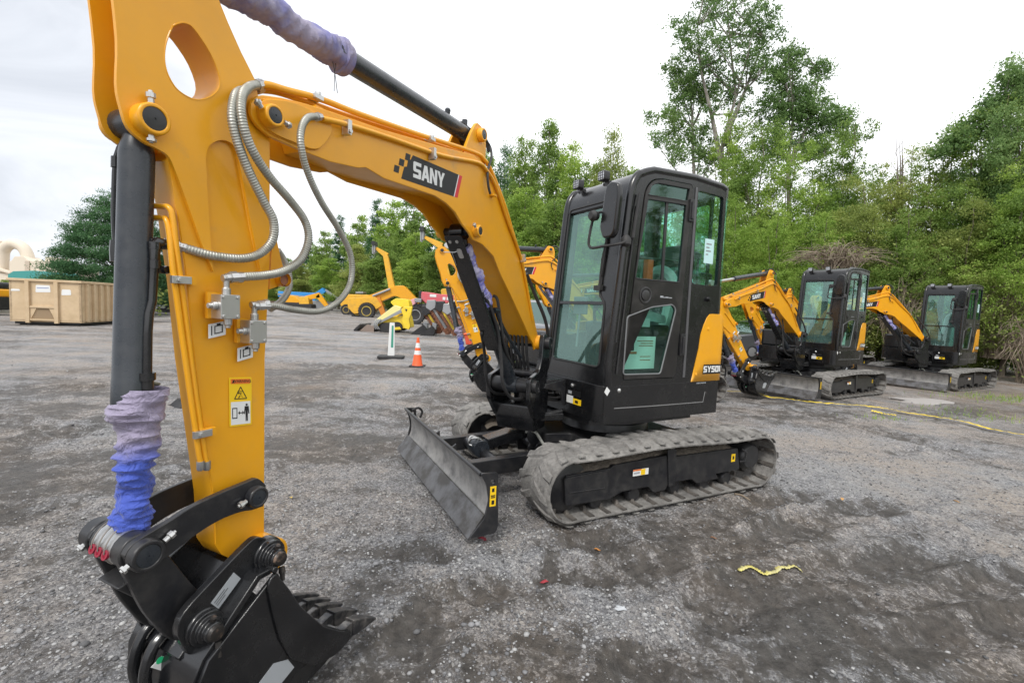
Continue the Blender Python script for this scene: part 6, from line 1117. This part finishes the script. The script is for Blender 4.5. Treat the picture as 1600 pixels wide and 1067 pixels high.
for px_,yy in (((-15.327,0.655),49.2),((-16.493,0.673),49.9)): k.wheel(px_,yy,.86,.45,RUB,RIMY)
k=raised('yellow handler with the higher raised boom, directly left of the front boom cylinder',43,(-5.835,3.089),(-6.902,6.932),(-8.325,7.677),(-8.627,8.009),.42)
k.plate('chassis',YEL2,[(-6.656,3.053),(-4.550,3.262),(-4.224,0.814),(-6.221,0.609)],42.4,43.6,.06,round_=.2)
for px_ in ((-5.872,0.742),(-4.342,0.809)): k.wheel(px_,42.3,.65,.4,RUB,RIMY)
# low yellow machine left of them
k=Kit('wheel_loader','low yellow wheel loader just left of the lower raised boom','loader',((-18.940,0.934)[0],56))
k.plate('body',YEL2,[(-20.415,1.863),(-19.736,2.427),(-17.057,2.467),(-16.881,1.482),(-17.787,0.831),(-19.931,0.584),(-20.555,1.169)],55.3,56.7,.08,round_=.25); k.plate('roof',GREY,[(-18.748,2.774),(-17.830,2.814),(-17.825,2.586),(-18.743,2.546)],55.4,56.6,.03)
for c in ((-19.701,0.594),(-18.090,0.665)): k.wheel(c,55.4,.62,.4,RUB,RIMY)
# blue lift, small orange machine under it
k=Kit('boom_lift','blue boom lift lying folded in front of the far trees','lift',((-33.512,0.592)[0],76))
k.plate('boom',BLUE,[(-38.114,2.775),(-31.462,2.754),(-30.621,2.170),(-30.920,1.328),(-33.312,1.224),(-38.105,1.844)],75.6,76.4,.08); k.plate('boom_band',GREY,[(-38.110,2.413),(-33.013,2.169),(-33.008,1.859),(-38.108,2.155)],75.5,75.6,.01)
k.bar('knuckle',BLUE,(-32.694,1.665),(-30.639,3.307),1.0,.8,75.5,76.5); k.bar('jib',GREY,(-30.638,3.204),(-27.485,1.270),.55,.4,75.8,76.2); k.plate('chassis',GREY,[(-32.691,1.458),(-29.364,1.603),(-28.926,0.377),(-32.881,0.204)],75.2,76.8,.08,round_=.3)
for c in ((-32.257,0.231),(-29.550,0.350)): k.wheel(c,75.2,.55,.4,RUB,RIMG)
k=Kit('track_loader','small orange track loader under the long blue boom','loader',((-34.213,0.534)[0],72))
k.plate('body',YEL,[(-35.706,1.844),(-34.724,2.181),(-33.541,2.135),(-32.448,1.397),(-32.739,0.991),(-35.599,1.063)],71.2,72.8,.08,round_=.2); k.plate('track',RUB,[(-35.698,1.059),(-32.346,1.107),(-32.336,0.320),(-35.690,0.174)],71.1,71.5,.05,round_=.3); k.plate('track',RUB,[(-35.698,1.059),(-32.346,1.107),(-32.336,0.320),(-35.690,0.174)],72.5,72.9,.05,round_=.3); k.plate('window',INK,[(-35.116,1.968),(-34.426,1.949),(-34.519,1.503),(-35.210,1.571)],71.1,71.25,.02)
k=Kit('orange_backhoe_arm','small orange digger with its arm bent down left of the grey hose loop','digger',((-27.289,0.432)[0],66))
k.bar('boom',YEL,(-29.297,1.787),(-27.318,2.322),.6,.7,65.8,66.2); k.bar('dipper',YEL,(-27.589,2.311),(-26.024,0.488),.75,.45,65.8,66.2); k.plate('body',YEL2,[(-30.022,1.935),(-28.758,1.990),(-28.562,0.918),(-30.008,0.855)],65.4,66.8,.06,round_=.2); k.plate('track',RUB,[(-30.190,0.937),(-28.202,1.024),(-28.191,0.213),(-30.180,0.126)],65.3,66.9,.05,round_=.3)
# yellow compact loader with low bucket
Y_1=25.5
k=Kit('compact_loader','bright yellow compact track loader with its bucket down on the gravel','loader',((-6.498,0.087)[0],Y_1))
k.plate('frame',LEM,[(-7.310,0.332),(-6.830,0.737),(-5.647,0.964),(-5.487,0.271),(-7.025,0.134)],24.9,26.1,.05,round_=.1)
k.plate('lift_arm',mat('pale_yellow_arm',(.75,.68,.28),.5),[(-7.316,0.611),(-6.289,1.459),(-5.938,1.369),(-6.001,1.123),(-7.033,0.449),(-7.276,0.368)],24.75,24.95,.03); k.plate('lift_arm',LEM,[(-7.316,0.611),(-6.289,1.459),(-5.938,1.369),(-6.001,1.123),(-7.033,0.449),(-7.276,0.368)],26.05,26.25,.03)
k.plate('arm_stripe',GREY,[(-7.241,0.370),(-5.860,1.094),(-5.866,1.303),(-7.105,0.551)],24.72,24.75,.004)
k.plate('arm_tower',LEM,[(-5.899,1.232),(-5.729,1.413),(-5.311,1.432),(-5.367,0.976),(-5.466,0.762),(-5.386,0.416),(-5.450,0.203),(-5.697,0.262),(-5.848,0.675),(-5.785,0.923)],24.55,24.75,.03)
q=MB(k.f); c=(-5.619,1.209); q.prism([(c[0]-.06,c[1]+.07),(c[0]+.06,c[1]+.07),(c[0],c[1]-.08)],24.53,24.56,'uav'); q.build('marker',INK,k.root)
k.plate('engine_hood',LEM,[(-6.643,1.617),(-6.300,1.841),(-5.670,1.799),(-5.554,1.386),(-6.356,1.351)],25.1,25.9,.05,round_=.12)
for yy in (24.8,25.8): k.plate('track',RUB,[(-7.236,0.195),(-7.033,0.484),(-6.056,0.596),(-5.841,0.396),(-5.902,0.078),(-7.021,-0.024)],yy,yy+.35,.04,round_=.15)
k.plate('track_cover',LEM,[(-6.432,0.265),(-5.979,0.320),(-5.905,0.183),(-6.429,0.125)],24.74,24.8,.02)
q=MB(k.f); a=(-8.319,0.042); q.prism([(-8.390,0.074),(-8.047,0.404),(-7.976,0.373),(-8.248,-0.007),(-7.372,-0.004),(-7.449,0.291),(-7.380,0.329),(-7.301,-0.036),(-8.352,-0.047)],24.6,26.4,'uav'); q.build('bucket',BLK2,k.root,bevel=.01)
k.plate('bucket_side',mat('worn_brown_steel',(.22,.17,.14),.6),[(-8.073,0.018),(-7.661,0.386),(-7.309,0.297),(-7.301,-0.019)],24.58,24.62,.01)
q=MB(k.f); 
for i in range(3): q.tube([((-7.178,0.687)[0]+.1*i,24.7,(-7.178,0.687)[1]),((-7.311,0.402)[0]+.08*i,24.6,(-7.311,0.402)[1]),((-7.236,0.160)[0]+.1*i,24.65,(-7.236,0.160)[1])],.035,6,sub=3)
q.build('hydraulic_hose',GREY,k.root)
# pink telehandler
k=Kit('telehandler','faded red telehandler with a large grey wheel behind the compact loader','telehandler',((-6.320,0.367)[0],38))
k.plate('boom',PINK,[(-7.431,2.601),(-6.807,2.576),(-5.868,2.462),(-4.726,2.460),(-3.794,2.552),(-3.773,1.984),(-5.223,1.817),(-5.839,1.583),(-7.091,1.684),(-7.467,2.082)],37.6,38.2,.06,round_=.1); k.plate('boom_foot',mat('pink_edge',(.72,.35,.38),.5),[(-8.536,1.310),(-8.345,1.889),(-7.830,2.066),(-7.665,1.763),(-8.124,1.432),(-8.429,1.211)],37.5,38.1,.04)
k.plate('boom_label',WHT,[(-6.750,2.424),(-6.231,2.421),(-6.224,2.214),(-6.744,2.217)],37.58,37.6,.002); k.plate('boom_underside',RED,[(-6.990,1.792),(-5.742,1.795),(-5.838,1.531),(-6.984,1.585)],37.5,37.6,.01)
m2=MB(k.f); 
x0,z0=(-5.702,2.133)
for i,wd in enumerate((.22,.2,.12,.22)): m2.box(x0+.32*i,x0+.32*i+wd,37.57,37.6,z0-.12,z0+.12)
m2.build('boom_lettering',WHT,k.root)
k.plate('chassis',BLK2,[(-8.441,1.625),(-5.322,1.658),(-5.074,0.525),(-6.945,0.339),(-7.900,0.922)],37.6,39,.08,round_=.2); k.plate('carriage',GREY,[(-7.934,2.062),(-7.362,2.035),(-7.404,1.722),(-7.925,1.752)],37.4,38.2,.03); k.plate('mast',BLK2,[(-7.691,2.641),(-7.432,2.653),(-7.464,1.979),(-7.671,1.970)],37.8,38,.02)
k.wheel((-7.738,0.721),37.4,.72,.5,RUB,RIMG); k.wheel((-4.665,0.751),37.4,.72,.5,RUB,RIMG)
k=Kit('compact_excavator','cream and yellow compact machine behind the rusty trenchers','digger',((-3.757,0.663)[0],30))
k.plate('body',mat('cream_paint',(.66,.62,.44),.5),[(-4.280,1.543),(-3.964,1.884),(-3.556,1.943),(-3.217,1.671),(-3.202,1.262),(-4.186,1.178)],29.3,30.5,.08,round_=.25); k.plate('side_panel',LEM,[(-4.109,1.346),(-3.704,1.486),(-3.447,1.211),(-3.934,1.025)],29.2,29.3,.02); k.plate('track',RUB,[(-4.253,0.724),(-3.102,0.774),(-3.081,0.199),(-4.233,0.148)],29.2,30.6,.06,round_=.2); k.plate('frame',GREY,[(-4.186,1.178),(-3.122,1.307),(-3.102,0.774),(-4.170,0.727)],29.4,30.4,.05)
# rusty trencher booms laid in a row
rn=random.Random(17)
def trencher(label,a,b,y,yel):
    k=Kit('trencher_attachment',label,'trencher',((a[0]+b[0])/2,y),'trencher attachments laid in a row')
    A=Vector(a);Bv=Vector(b);d=(Bv-A).normalized();n=Vector((-d.y,d.x)); L_=(Bv-A).length
    k.bar('bar',GREY if not yel else LEM,a,b,.12,.12,y-.03,y+.03,.01)
    q=MB(k.f); path=[A+n*.13+d*L_*t for t in np.linspace(0,1,18)]+[Bv+d*.13*math.sin(t)+n*.13*math.cos(t) for t in np.linspace(.3,2.8,6)]+[Bv-n*.13-d*L_*t for t in np.linspace(0,1,18)]
    for i,p in enumerate(path):
        s_=.055; q.box(p.x-s_,p.x+s_,y-.07,y+.07,p.y-s_*.7,p.y+s_*.7)
        o=(p-(A+d*max(0,min(L_,(p-A).dot(d))))).normalized(); e=p+o*.12; yy=y+.06*(-1)**i
        q.add([(p.x-d.x*.04,yy-.05,p.y-d.y*.04),(p.x+d.x*.05,yy-.05,p.y+d.y*.05),(p.x+d.x*.05,yy+.05,p.y+d.y*.05),(p.x-d.x*.04,yy+.05,p.y-d.y*.04),(e.x+d.x*.05,yy,e.y+d.y*.05)],[(0,1,2,3),(0,1,4),(1,2,4),(2,3,4),(3,0,4)])
    q.build('digging_chain',RUST,k.root,smooth_=False)
    q=MB(k.f); q.lathe((b[0],y-.09,b[1]),(0,1,0),[(0,.10),(.02,.17),(.16,.17),(.18,.10)],16); q.build('nose_roller',RUST,k.root)
    k.plate('mount_head',BLK2 if yel else GREY,[(a[0]-.25,a[1]-.1),(a[0]-.2,a[1]+.28),(a[0]+.2,a[1]+.3),(a[0]+.28,a[1]-.05),(a[0],a[1]-.25)],y-.18,y+.18,.03)
trencher('leftmost rusty trencher chain leaning beside the black buckets',(-4.466,1.230),(-3.777,0.273),24,1)
trencher('second rusty trencher chain of the row beside the black buckets',(-4.107,1.504),(-3.232,0.292),23.4,0)
trencher('third rusty trencher chain, in the middle of the row',(-3.594,1.461),(-2.796,0.266),23,1)
trencher('rightmost rusty trencher chain, next to the orange tub',(-3.157,1.355),(-2.373,0.242),22.6,0)
trencher('far rusty trencher chain standing steeper behind the others',(-2.891,1.498),(-2.248,0.452),24.5,1)
for i,(lb,p,y,wd) in enumerate((('black toothless bucket lying nearest the compact loader',(-4.830,0.171),24.5,.75),('black ribbed bucket lying beside the rusty trenchers',(-4.232,0.164),23.8,.7))):
    k=Kit('bucket_attachment',lb,'bucket',(p[0],y),'loose black buckets'); x0=p[0]; q=MB(k.f); cv=sm2d([(x0-wd*.55,.03),(x0-wd*.1,.0),(x0+wd*.4,.06),(x0+wd*.5,.3),(x0+wd*.25,.5)],4); q.prism(cv+[(a_-.02,b_+.035) for a_,b_ in cv[::-1]],y-.5,y+.5,'uav'); 
    for yy in (y-.5,y-.17,y+.17,y+.5): q.prism(cv,yy-.012,yy+.012,'uav')
    q.build('shell',BLK2,k.root,bevel=.006); k.plate('coupler',GREY,[(x0+wd*.2,.35),(x0+wd*.5,.3),(x0+wd*.55,.6),(x0+wd*.25,.68)],y-.2,y+.2,.02)
p=(-1.571,0.281); k=Kit('orange_tub','orange tub standing behind the second machine bucket','tub',(p[0],19)); x0=p[0]
q=MB(k.f); q.prism([(x0-.28,.02),(x0+.28,.02),(x0+.36,.42),(x0-.36,.42)],18.7,19.3,'uav'); q.build('tub_body',mat('tub_red',(.55,.07,.03),.5),k.root,bevel=.03); q=MB(k.f); q.box(x0-.38,x0+.38,18.66,19.34,.42,.46); q.build('rim',CONE,k.root,bevel=.01)
# silver cars glimpsed between the booms
def car(label,x,y,deg):
    r_=thing('parked_car',label,'car',(x,y,0),R(deg),'silver cars parked behind the excavators'); S_=1
    body=sm2d([(-2.2,.35),(-2.25,.62),(-2.1,.85),(-1.2,.95),(-.2,1.0),(1.0,.98),(1.9,.92),(2.25,.75),(2.28,.4)],4)
    q=MB(); 
    nS=len(body); vs=[];fs=[]
    for (yy,k1) in ((-.88,.0),(-.84,.06),(0,.09),(.84,.06),(.88,.0)):
        vs+=[(u,yy*(1-.0),v+ (k1 if v>.7 else 0)) for u,v in body]
    for j in range(4):
        for i in range(nS-1): fs.append((j*nS+i,j*nS+i+1,(j+1)*nS+i+1,(j+1)*nS+i))
    q.add(vs,fs); q.prism(body,-.88,-.86,'uav'); q.prism(body,.86,.88,'uav'); q.build('body',CARP,r_)
    gl=[(-1.25,.98),(-.75,1.42),(.75,1.46),(1.55,.99)]; q=MB(); q.prism(gl,-.70,.70,'uav'); q.build('window',glass('car_glass',(.03,.035,.04),.2) if 'car_glass' not in MATS else MATS['car_glass'],r_,bevel=.08)
    q=MB(); q.prism([(-.78,1.40),(-.6,1.47),(.6,1.51),(.78,1.44)],-.68,.68,'uav'); q.build('roof',CARP,r_,bevel=.03)
    for sx in (-1.4,1.4):
        for sy in (-.78,.78):
            q=MB(); q.lathe((sx,sy-.1,.32),(0,1,0),[(0,.22),(.01,.32),(.19,.32),(.2,.22)],20); w_=q.build('wheel',RUB,r_); q=MB(); q.lathe((sx,sy-.105,.32),(0,1,0),[(0,.15),(.01,.2),(.20,.2),(.21,.15)],16); q.build('rim',GREY,w_)
car('silver car glimpsed between the front boom and the front cab',1.05,13.6,78)
for o in [q for q in scene.objects if q.name=='parked_car']: o.scale=(1,1,1.22)
car('silver car glimpsed left of the second excavator cab, under its boom',10.1,18.6,15)
# ---------------- left background ----------------
y=20.2; xa=(-21.903,-0.098)[0]; xb=(-18.731,-0.043)[0]; Hd=1.9
r_=thing('dumpster','long tan roll-off dumpster with ribbed sides and faded white stickers','dumpster',(-20.5,19.0,0),0,None)
dx=2.45
r_.rotation_euler=(0,0,R(14))
LD=6.0; ca=R(62); sx_,sy_=math.cos(ca),math.sin(ca)
def DM(u,v,z): return (u,v,z)
def dm(x0,x1,y0,y1,z0,z1,q): q.box(x0,x1,y0,y1,z0,z1,f=DM)
q=MB(DM); dm(0,dx,0,.08,.18,Hd-.08,q); q.build('front_wall',TAN,r_,bevel=.01)
q=MB(DM); dm(dx-.08,dx,0,LD,.18,Hd-.08,q); q.build('side_wall',TAN,r_); q=MB(DM); dm(0,.08,0,LD,.18,Hd-.08,q); q.build('side_wall',TAN,r_); q=MB(DM); dm(0,dx,LD-.08,LD,.18,Hd-.08,q); q.build('rear_wall',TAN,r_)
q=MB(DM); dm(0,dx,0,LD,.15,.22,q); q.build('floor_panel',TAN,r_)
q=MB(DM); dm(-.06,dx+.06,-.07,.09,Hd-.1,Hd,q); dm(dx-.09,dx+.07,.09,LD,Hd-.1,Hd,q); dm(-.07,.09,.09,LD,Hd-.1,Hd,q); q.build('top_rail',TAN,r_,bevel=.015)
q=MB(DM)
for i in range(12): dm(dx,dx+.1,.25+i*.46,.37+i*.46,.2,Hd-.12,q)
q.build('side_ribs',TAN,r_,bevel=.01)['kind']='stuff'
for u in (dx*.26,dx*.66): q=MB(DM); dm(u-.07,u+.07,-.1,0,.1,Hd-.1,q); q.build('front_post',TAN,r_,bevel=.01)
q=MB(DM); dm(dx*.28,dx*.64,-.08,0,.72,.80,q); dm(dx*.28,dx*.64,-.08,0,.2,.27,q); q.build('hook_frame',TAN,r_,bevel=.01)
q=MB(DM); q.prism([(dx*.30,.27),(dx*.38,.72),(dx*.34,.72),(dx*.29,.72),(dx*.28,.27)],-.05,0,'uav'); q.prism([(dx*.63,.27),(dx*.55,.72),(dx*.63,.72)],-.05,0,'uav'); q.build('hook_gusset',TAN,r_); q=MB(DM); q.prism([(dx*.32,.28),(dx*.39,.70),(dx*.54,.70),(dx*.61,.28)],-.012,-.004,'uav'); q.build('hook_recess_shade',mat('recess_shade_tan',(.28,.20,.12),.8),r_)  # recess is a flat plate, its shade put into the darker tan
for (u0,u1,z0,z1) in ((dx*.36,dx*.57,1.36,1.66),(dx*.72,dx*.86,1.28,1.52),(dx*.02,dx*.15,1.37,1.46)):
    q=MB(DM); q.prism(roundpoly([(u0,z0),(u1,z0+.02),(u1-.02,z1),(u0+.02,z1)],.04),-.006,-.002,'uav'); q2=MB(DM); 
    if u1-u0>.35: q2.prism([(u0+.05,z0+.16),(u1-.06,z0+.17),(u1-.06,z0+.21),(u0+.05,z0+.2)],-.009,-.006,'uav')
    merge('faded_sticker',[(q,WHT),(q2,mat('faded_blue',(.3,.34,.5),.6))],r_)
for u in (.3,dx-.3):
    q=MB(DM); q.lathe((u-.1,.25,.09),(1,0,0),[(0,.09),(.18,.09)],12); q.build('roller',RUB,r_)
q=MB(DM); q.box(.1,dx-.1,.1,LD-.1,.05,.15); q.build('skid',RUB,r_)
# second dumpster piece / loader peeking at the far left
k=Kit('wheel_loader','yellow loader peeking out left of the tan dumpster','loader',((-27.513,-0.259)[0],25))
k.plate('body',YEL,[(-28.830,1.394),(-27.152,1.398),(-27.165,0.989),(-28.847,0.915)],24.4,25.6,.05,round_=.1); k.plate('frame',BLK2,[(-28.847,0.915),(-27.199,0.987),(-27.220,0.302),(-28.874,0.162)],24.5,25.5,.04); k.wheel((-27.636,0.181),24.3,.55,.4,RUB,RIMG); k.plate('hood',BLK2,[(-28.475,1.749),(-27.311,1.766),(-27.255,1.394),(-28.558,1.337)],24.5,25.5,.05,round_=.1)
# beige plant with bent duct
yb=58
k=Kit('dust_collector','beige industrial building with a big bent duct beyond the dumpster','building',((-60.478,3.083)[0],yb))
a=(-60.565,5.590); 
q=MB(k.f); c=(-61.896,6.001); q.tube([((-63.380,1.539)[0],yb,(-63.380,1.539)[1]),((-63.273,4.925)[0],yb,(-63.273,4.925)[1]),((-62.996,6.188)[0],yb,(-62.996,6.188)[1]),((-61.949,6.857)[0],yb,(-61.949,6.857)[1]),((-60.698,6.443)[0],yb,(-60.698,6.443)[1]),((-60.099,5.297)[0],yb,(-60.099,5.297)[1]),((-59.975,4.048)[0],yb,(-59.975,4.048)[1])],.62,16,sub=5); q.build('duct',BEI,k.root)
k.plate('stack',BEI,[(-63.754,7.169),(-63.359,7.186),(-63.397,0.985),(-63.954,0.961)],57.5,58.5,.1)
k.plate('hopper',BEI,[(-60.732,5.269),(-59.624,5.317),(-58.849,4.724),(-61.225,4.622)],57,59,.05); k.plate('wall',BEI,[(-61.381,4.693),(-56.630,4.899),(-56.745,0.087),(-61.523,-0.121)],57,64,.05); k.plate('vent_house',BEI,[(-57.488,5.410),(-56.776,5.441),(-56.632,4.821),(-57.582,4.779)],57.5,60,.05); k.plate('wall_post',mat('beige_dark',(.5,.42,.33),.6),[(-59.402,4.779),(-58.847,4.803),(-58.974,-0.010),(-59.532,-0.034)],56.9,57,.02)
k.plate('walkway',BEI,[(-63.305,3.904),(-61.262,3.364),(-61.269,3.128),(-63.315,3.589)],56.9,57.6,.03)
for i in range(3): k.plate('low_shed',BEI,[(-63.885,3.093),(-61.425,3.200),(-61.523,-0.121),(-63.993,-0.228)],57.2,60,.05) if i==0 else None
k=Kit('green_roof_shed','low shed with a teal green roof in front of the beige plant','shed',((-51.110,2.912)[0],50))
k.plate('roof',TEAL,[(-52.957,2.832),(-52.400,3.195),(-50.210,3.358),(-49.550,2.437),(-52.973,2.288)],49,54,.03); k.plate('wall',BEI,[(-52.904,2.291),(-49.619,2.434),(-49.673,0.252),(-52.968,0.108)],49.2,53.8,.02)
# low bank with weeds behind the dumpster
rn=np.random.RandomState(71); P=[]; n=6000; xs=rn.uniform(-36,-22.8,n); ys=rn.uniform(27,31,n); P=np.stack([xs,ys,.05+rn.rand(n)**.8*(1.6+.5*fbm(xs*.6,ys*.6,3,4))],1)
me=leaves_mesh('bank_weeds',P,.22,rn,.2); me.materials.append(LV_OLV); o=bpy.data.objects.new('bank_weeds',me); COL.objects.link(o); o['label']='brownish green weeds on the low bank behind the dumpster'; o['category']='weeds'; o['kind']='stuff'
# flatbed trailer
k=Kit('flatbed_trailer','dark flatbed trailer loaded with boards seen between the cylinder and the stick','trailer',((-29.590,0.401)[0],40))
k.plate('deck',mat('deck_brown',(.16,.10,.08),.8),[(-31.010,1.104),(-20.928,1.325),(-20.927,1.106),(-31.012,0.885)],38.8,41.2,.02); k.plate('side_beam',BLK2,[(-31.012,0.885),(-20.927,1.106),(-20.925,0.888),(-31.014,0.667)],38.9,39.1,.02)
q=MB(k.f)
for i in range(9): 
    p=(-30.574,0.795); q.box(p[0]+.9*i,p[0]+.9*i+.28,38.86,38.9,p[1]-.06-.02*i*.5,p[1]+.08-.02*i*.5)
q.build('reflector_strip',WHT,k.root)['kind']='stuff'
for c in ((-29.153,0.091),(-28.604,0.088)): k.wheel(c,39.0,.45,.3,RUB,RIMG)
k.plate('loading_ramp',GREY,[(-29.973,0.603),(-28.711,0.603),(-28.823,0.325),(-29.865,0.334)],38.6,38.8,.01)
# ---------------- small things on the yard ----------------
p=(-2.334,11.571); r_=thing('traffic_cone','orange traffic cone with two white reflective collars','cone',(p[0],p[1],float(gheight(np.array([p[0]]),np.array([p[1]]))[0])))
q=MB(); q.prism(roundpoly([(-.18,-.18),(.18,-.18),(.18,.18),(-.18,.18)],.04),0,.03); q.build('base',RUB,r_,bevel=.005)
q=MB(); q.lathe((0,0,.03),(0,0,1),[(0,.135),(.02,.125),(.66,.03),(.69,.028),(.69,.022)],24); q.build('cone_body',CONE,r_)
rc=lambda z:.127-.0985*(z-.02)/.64
for z0,z1 in ((.27,.37),(.44,.56)):
    q=MB(); q.lathe((0,0,.03+z0),(0,0,1),[(0,rc(z0)),(.001,rc(z0)+.002),(z1-z0-.001,rc(z1)+.002),(z1-z0,rc(z1))],24); q.build('reflective_collar',WHT,r_)
p=(-3.396,13.125); r_=thing('marker_post','white delineator post with a green panel on a black rubber base','post',(p[0],p[1],float(gheight(np.array([p[0]]),np.array([p[1]]))[0])),R(8))
q=MB(); q.prism(roundpoly([(-.36,-.26),(.36,-.26),(.36,.26),(-.36,.26)],.08),0,.07); q.build('base',RUB,r_,bevel=.015); q=MB(); q.prism(roundpoly([(-.095,.07),(.095,.07),(.075,1.0),(-.06,1.0)],.02),-.02,.02,'uav'); q.build('post_panel',WHT,r_,bevel=.004); q=MB(); q.prism(roundpoly([(-.01,.3),(.055,.3),(.05,.92),(.0,.92)],.01),-.025,-.021,'uav'); q.build('green_panel',SAFR,r_)
def ribbon(name,label,cat,pts,wd,m,lift=.022,crumple=.014,seed=1):
    rn=random.Random(seed); P=smooth([Vector((*p,0)) for p in pts],14); q=MB(); vs=[];fs=[]; n=len(P)
    for i,p in enumerate(P):
        t=(P[min(i+1,n-1)]-P[max(i-1,0)]).normalized(); nr_=Vector((-t.y,t.x,0)); tw=rn.uniform(-.15,.15)+.2*math.sin(i*.31); z=float(gheight(np.array([p.x]),np.array([p.y]))[0])+lift+crumple*abs(math.sin(i*.9+seed)); 
        a=p+nr_*wd/2*math.cos(tw)+nr_*rn.uniform(-.01,.01); b=p-nr_*wd/2*math.cos(tw); vs+=[(a.x,a.y,z+wd/2*math.sin(tw)*.6+.006),(p.x,p.y,z+.01*(i%2)),(b.x,b.y,z-wd/2*math.sin(tw)*.4+.006)]
    for i in range(n-1): fs+=[(i*3,i*3+1,i*3+4,i*3+3),(i*3+1,i*3+2,i*3+5,i*3+4)]
    q.add(vs,fs); o=q.build(name,m,None); s_=o.modifiers.new('t','SOLIDIFY'); s_.thickness=.0015; tag(o,label,cat); return o
TAPE=mat('caution_yellow',(.85,.62,.02),.4,0,noise=(6,(.7,.55,.1),.5,.7))
ribbon('barrier_tape','long yellow barrier tape lying across the gravel by the excavator row','tape',[(3.697,9.441),(4.722,9.400),(5.122,8.951),(5.623,8.572),(6.270,8.480),(6.645,8.284),(6.935,7.887),(7.290,7.456),(7.303,6.870),(7.573,6.440),(7.987,6.199)],.055,TAPE,lift=.03,crumple=.008,seed=2)
ribbon('barrier_tape','short yellow tape tail curling beside the long barrier tape','tape',[(6.282,8.005),(6.335,7.819),(6.455,7.701)],.06,TAPE,seed=4)
ribbon('tape_scrap','crumpled scrap of yellow tape lying alone on the dark gravel','tape',[(1.406,2.684),(1.479,2.716),(1.532,2.714),(1.581,2.690),(1.657,2.730),(1.760,2.773),(1.838,2.765)],.028,mat('faded_tape',(.62,.55,.16),.5,noise=(20,(.45,.42,.22),.45,.6)),lift=.006,crumple=.006,seed=7)
def lump(name,label,cat,p,r,h,m,seed,seg=14):
    rn=random.Random(seed); q=MB(); vs=[(0,0,h)];fs=[]; z0=float(gheight(np.array([p[0]]),np.array([p[1]]))[0])
    for j,(rr,hh) in enumerate(((.35,.95),(.7,.6),(.95,.2),(1.05,-.1))):
        for k in range(seg): a=2*PI*k/seg; s_=r*rr*(1+.3*math.sin(3*a+seed+j)+rn.uniform(-.18,.18)); vs.append((s_*math.cos(a)*1.5,s_*math.sin(a),h*hh*rn.uniform(.4,1.3)))
    for k in range(seg): fs.append((0,1+k,1+(k+1)%seg))
    for j in range(3):
        for k in range(seg): fs.append((1+j*seg+k,1+j*seg+(k+1)%seg,1+(j+1)*seg+(k+1)%seg,1+(j+1)*seg+k))
    q.add(vs,fs); o=q.build(name,m,None); o.location=(p[0],p[1],z0); tag(o,label,cat); return o
lump('black_cloth','crumpled black cloth on the gravel just left of the stick','cloth',(-4.458,6.322),.12,.10,RUB,3)
lump('plastic_sheet','crumpled white plastic sheet in the dirt by the last excavator','plastic',(8.455,9.502),.38,.04,mat('dirty_plastic',(.34,.32,.31),.6),5)
lump('plastic_scrap','small pale plastic scrap on the near gravel right of the bucket','plastic',(0.617,2.293),.022,.008,mat('clear_scrap',(.42,.44,.46),.3),6,9)
lump('red_rag','small dark red rag on the gravel below the dozer blade','rag',(-0.143,2.947),.022,.012,mat('rag_red',(.20,.02,.03),.8),8,9)
def leaf(label,p,c,seed):
    rn=random.Random(seed); a=rn.uniform(0,6); q=MB(); z=float(gheight(np.array([p[0]]),np.array([p[1]]))[0])+.008; s_=.026; q.add([(0,-s_,0),(s_*.5,-s_*.2,.006),(s_*.35,s_*.5,.01),(0,s_,.002),(-s_*.4,s_*.4,.012),(-s_*.5,-s_*.3,.004),(0,0,0)],[(0,1,6),(1,2,6),(2,3,6),(3,4,6),(4,5,6),(5,0,6)]); o=q.build('fallen_leaf',mat('leaf_'+c[0],c[1],.7),None); s2=o.modifiers.new('t','SOLIDIFY'); s2.thickness=.0008; o.location=(p[0],p[1],z); o.rotation_euler=(.1,.1,a); tag(o,label,'leaf','fallen leaves')
leaf('curled tan leaf on the light gravel right of the machine',(3.943,3.982),('tan',(.5,.28,.1)),1); leaf('tan leaf on the gravel above the tape scrap',(2.943,3.985),('tan',(.5,.28,.1)),2); leaf('orange leaf on the dark gravel in front of the track',(0.620,2.963),('orange',(.5,.22,.06)),3); leaf('brown leaf near the lower right of the yard',(1.437,3.095),('brown',(.25,.13,.07)),4); leaf('yellow leaf on the gravel by the blade corner',(-1.620,3.443),('yellow',(.6,.42,.1)),5); leaf('small red leaf on the gravel in front of the track',(0.237,2.493),('red',(.3,.03,.04)),6)
q=MB(); a=(1.972,3.921); b=(2.041,3.795); z=.02; q.tube([(a[0],a[1],z),((a[0]+b[0])/2,(a[1]+b[1])/2+.01,z+.01),(b[0],b[1],z)],[.008,.01,.005],6,sub=3); tag(q.build('stick_twig',TWIG,None),'broken brown twig on the gravel behind the track','twig')
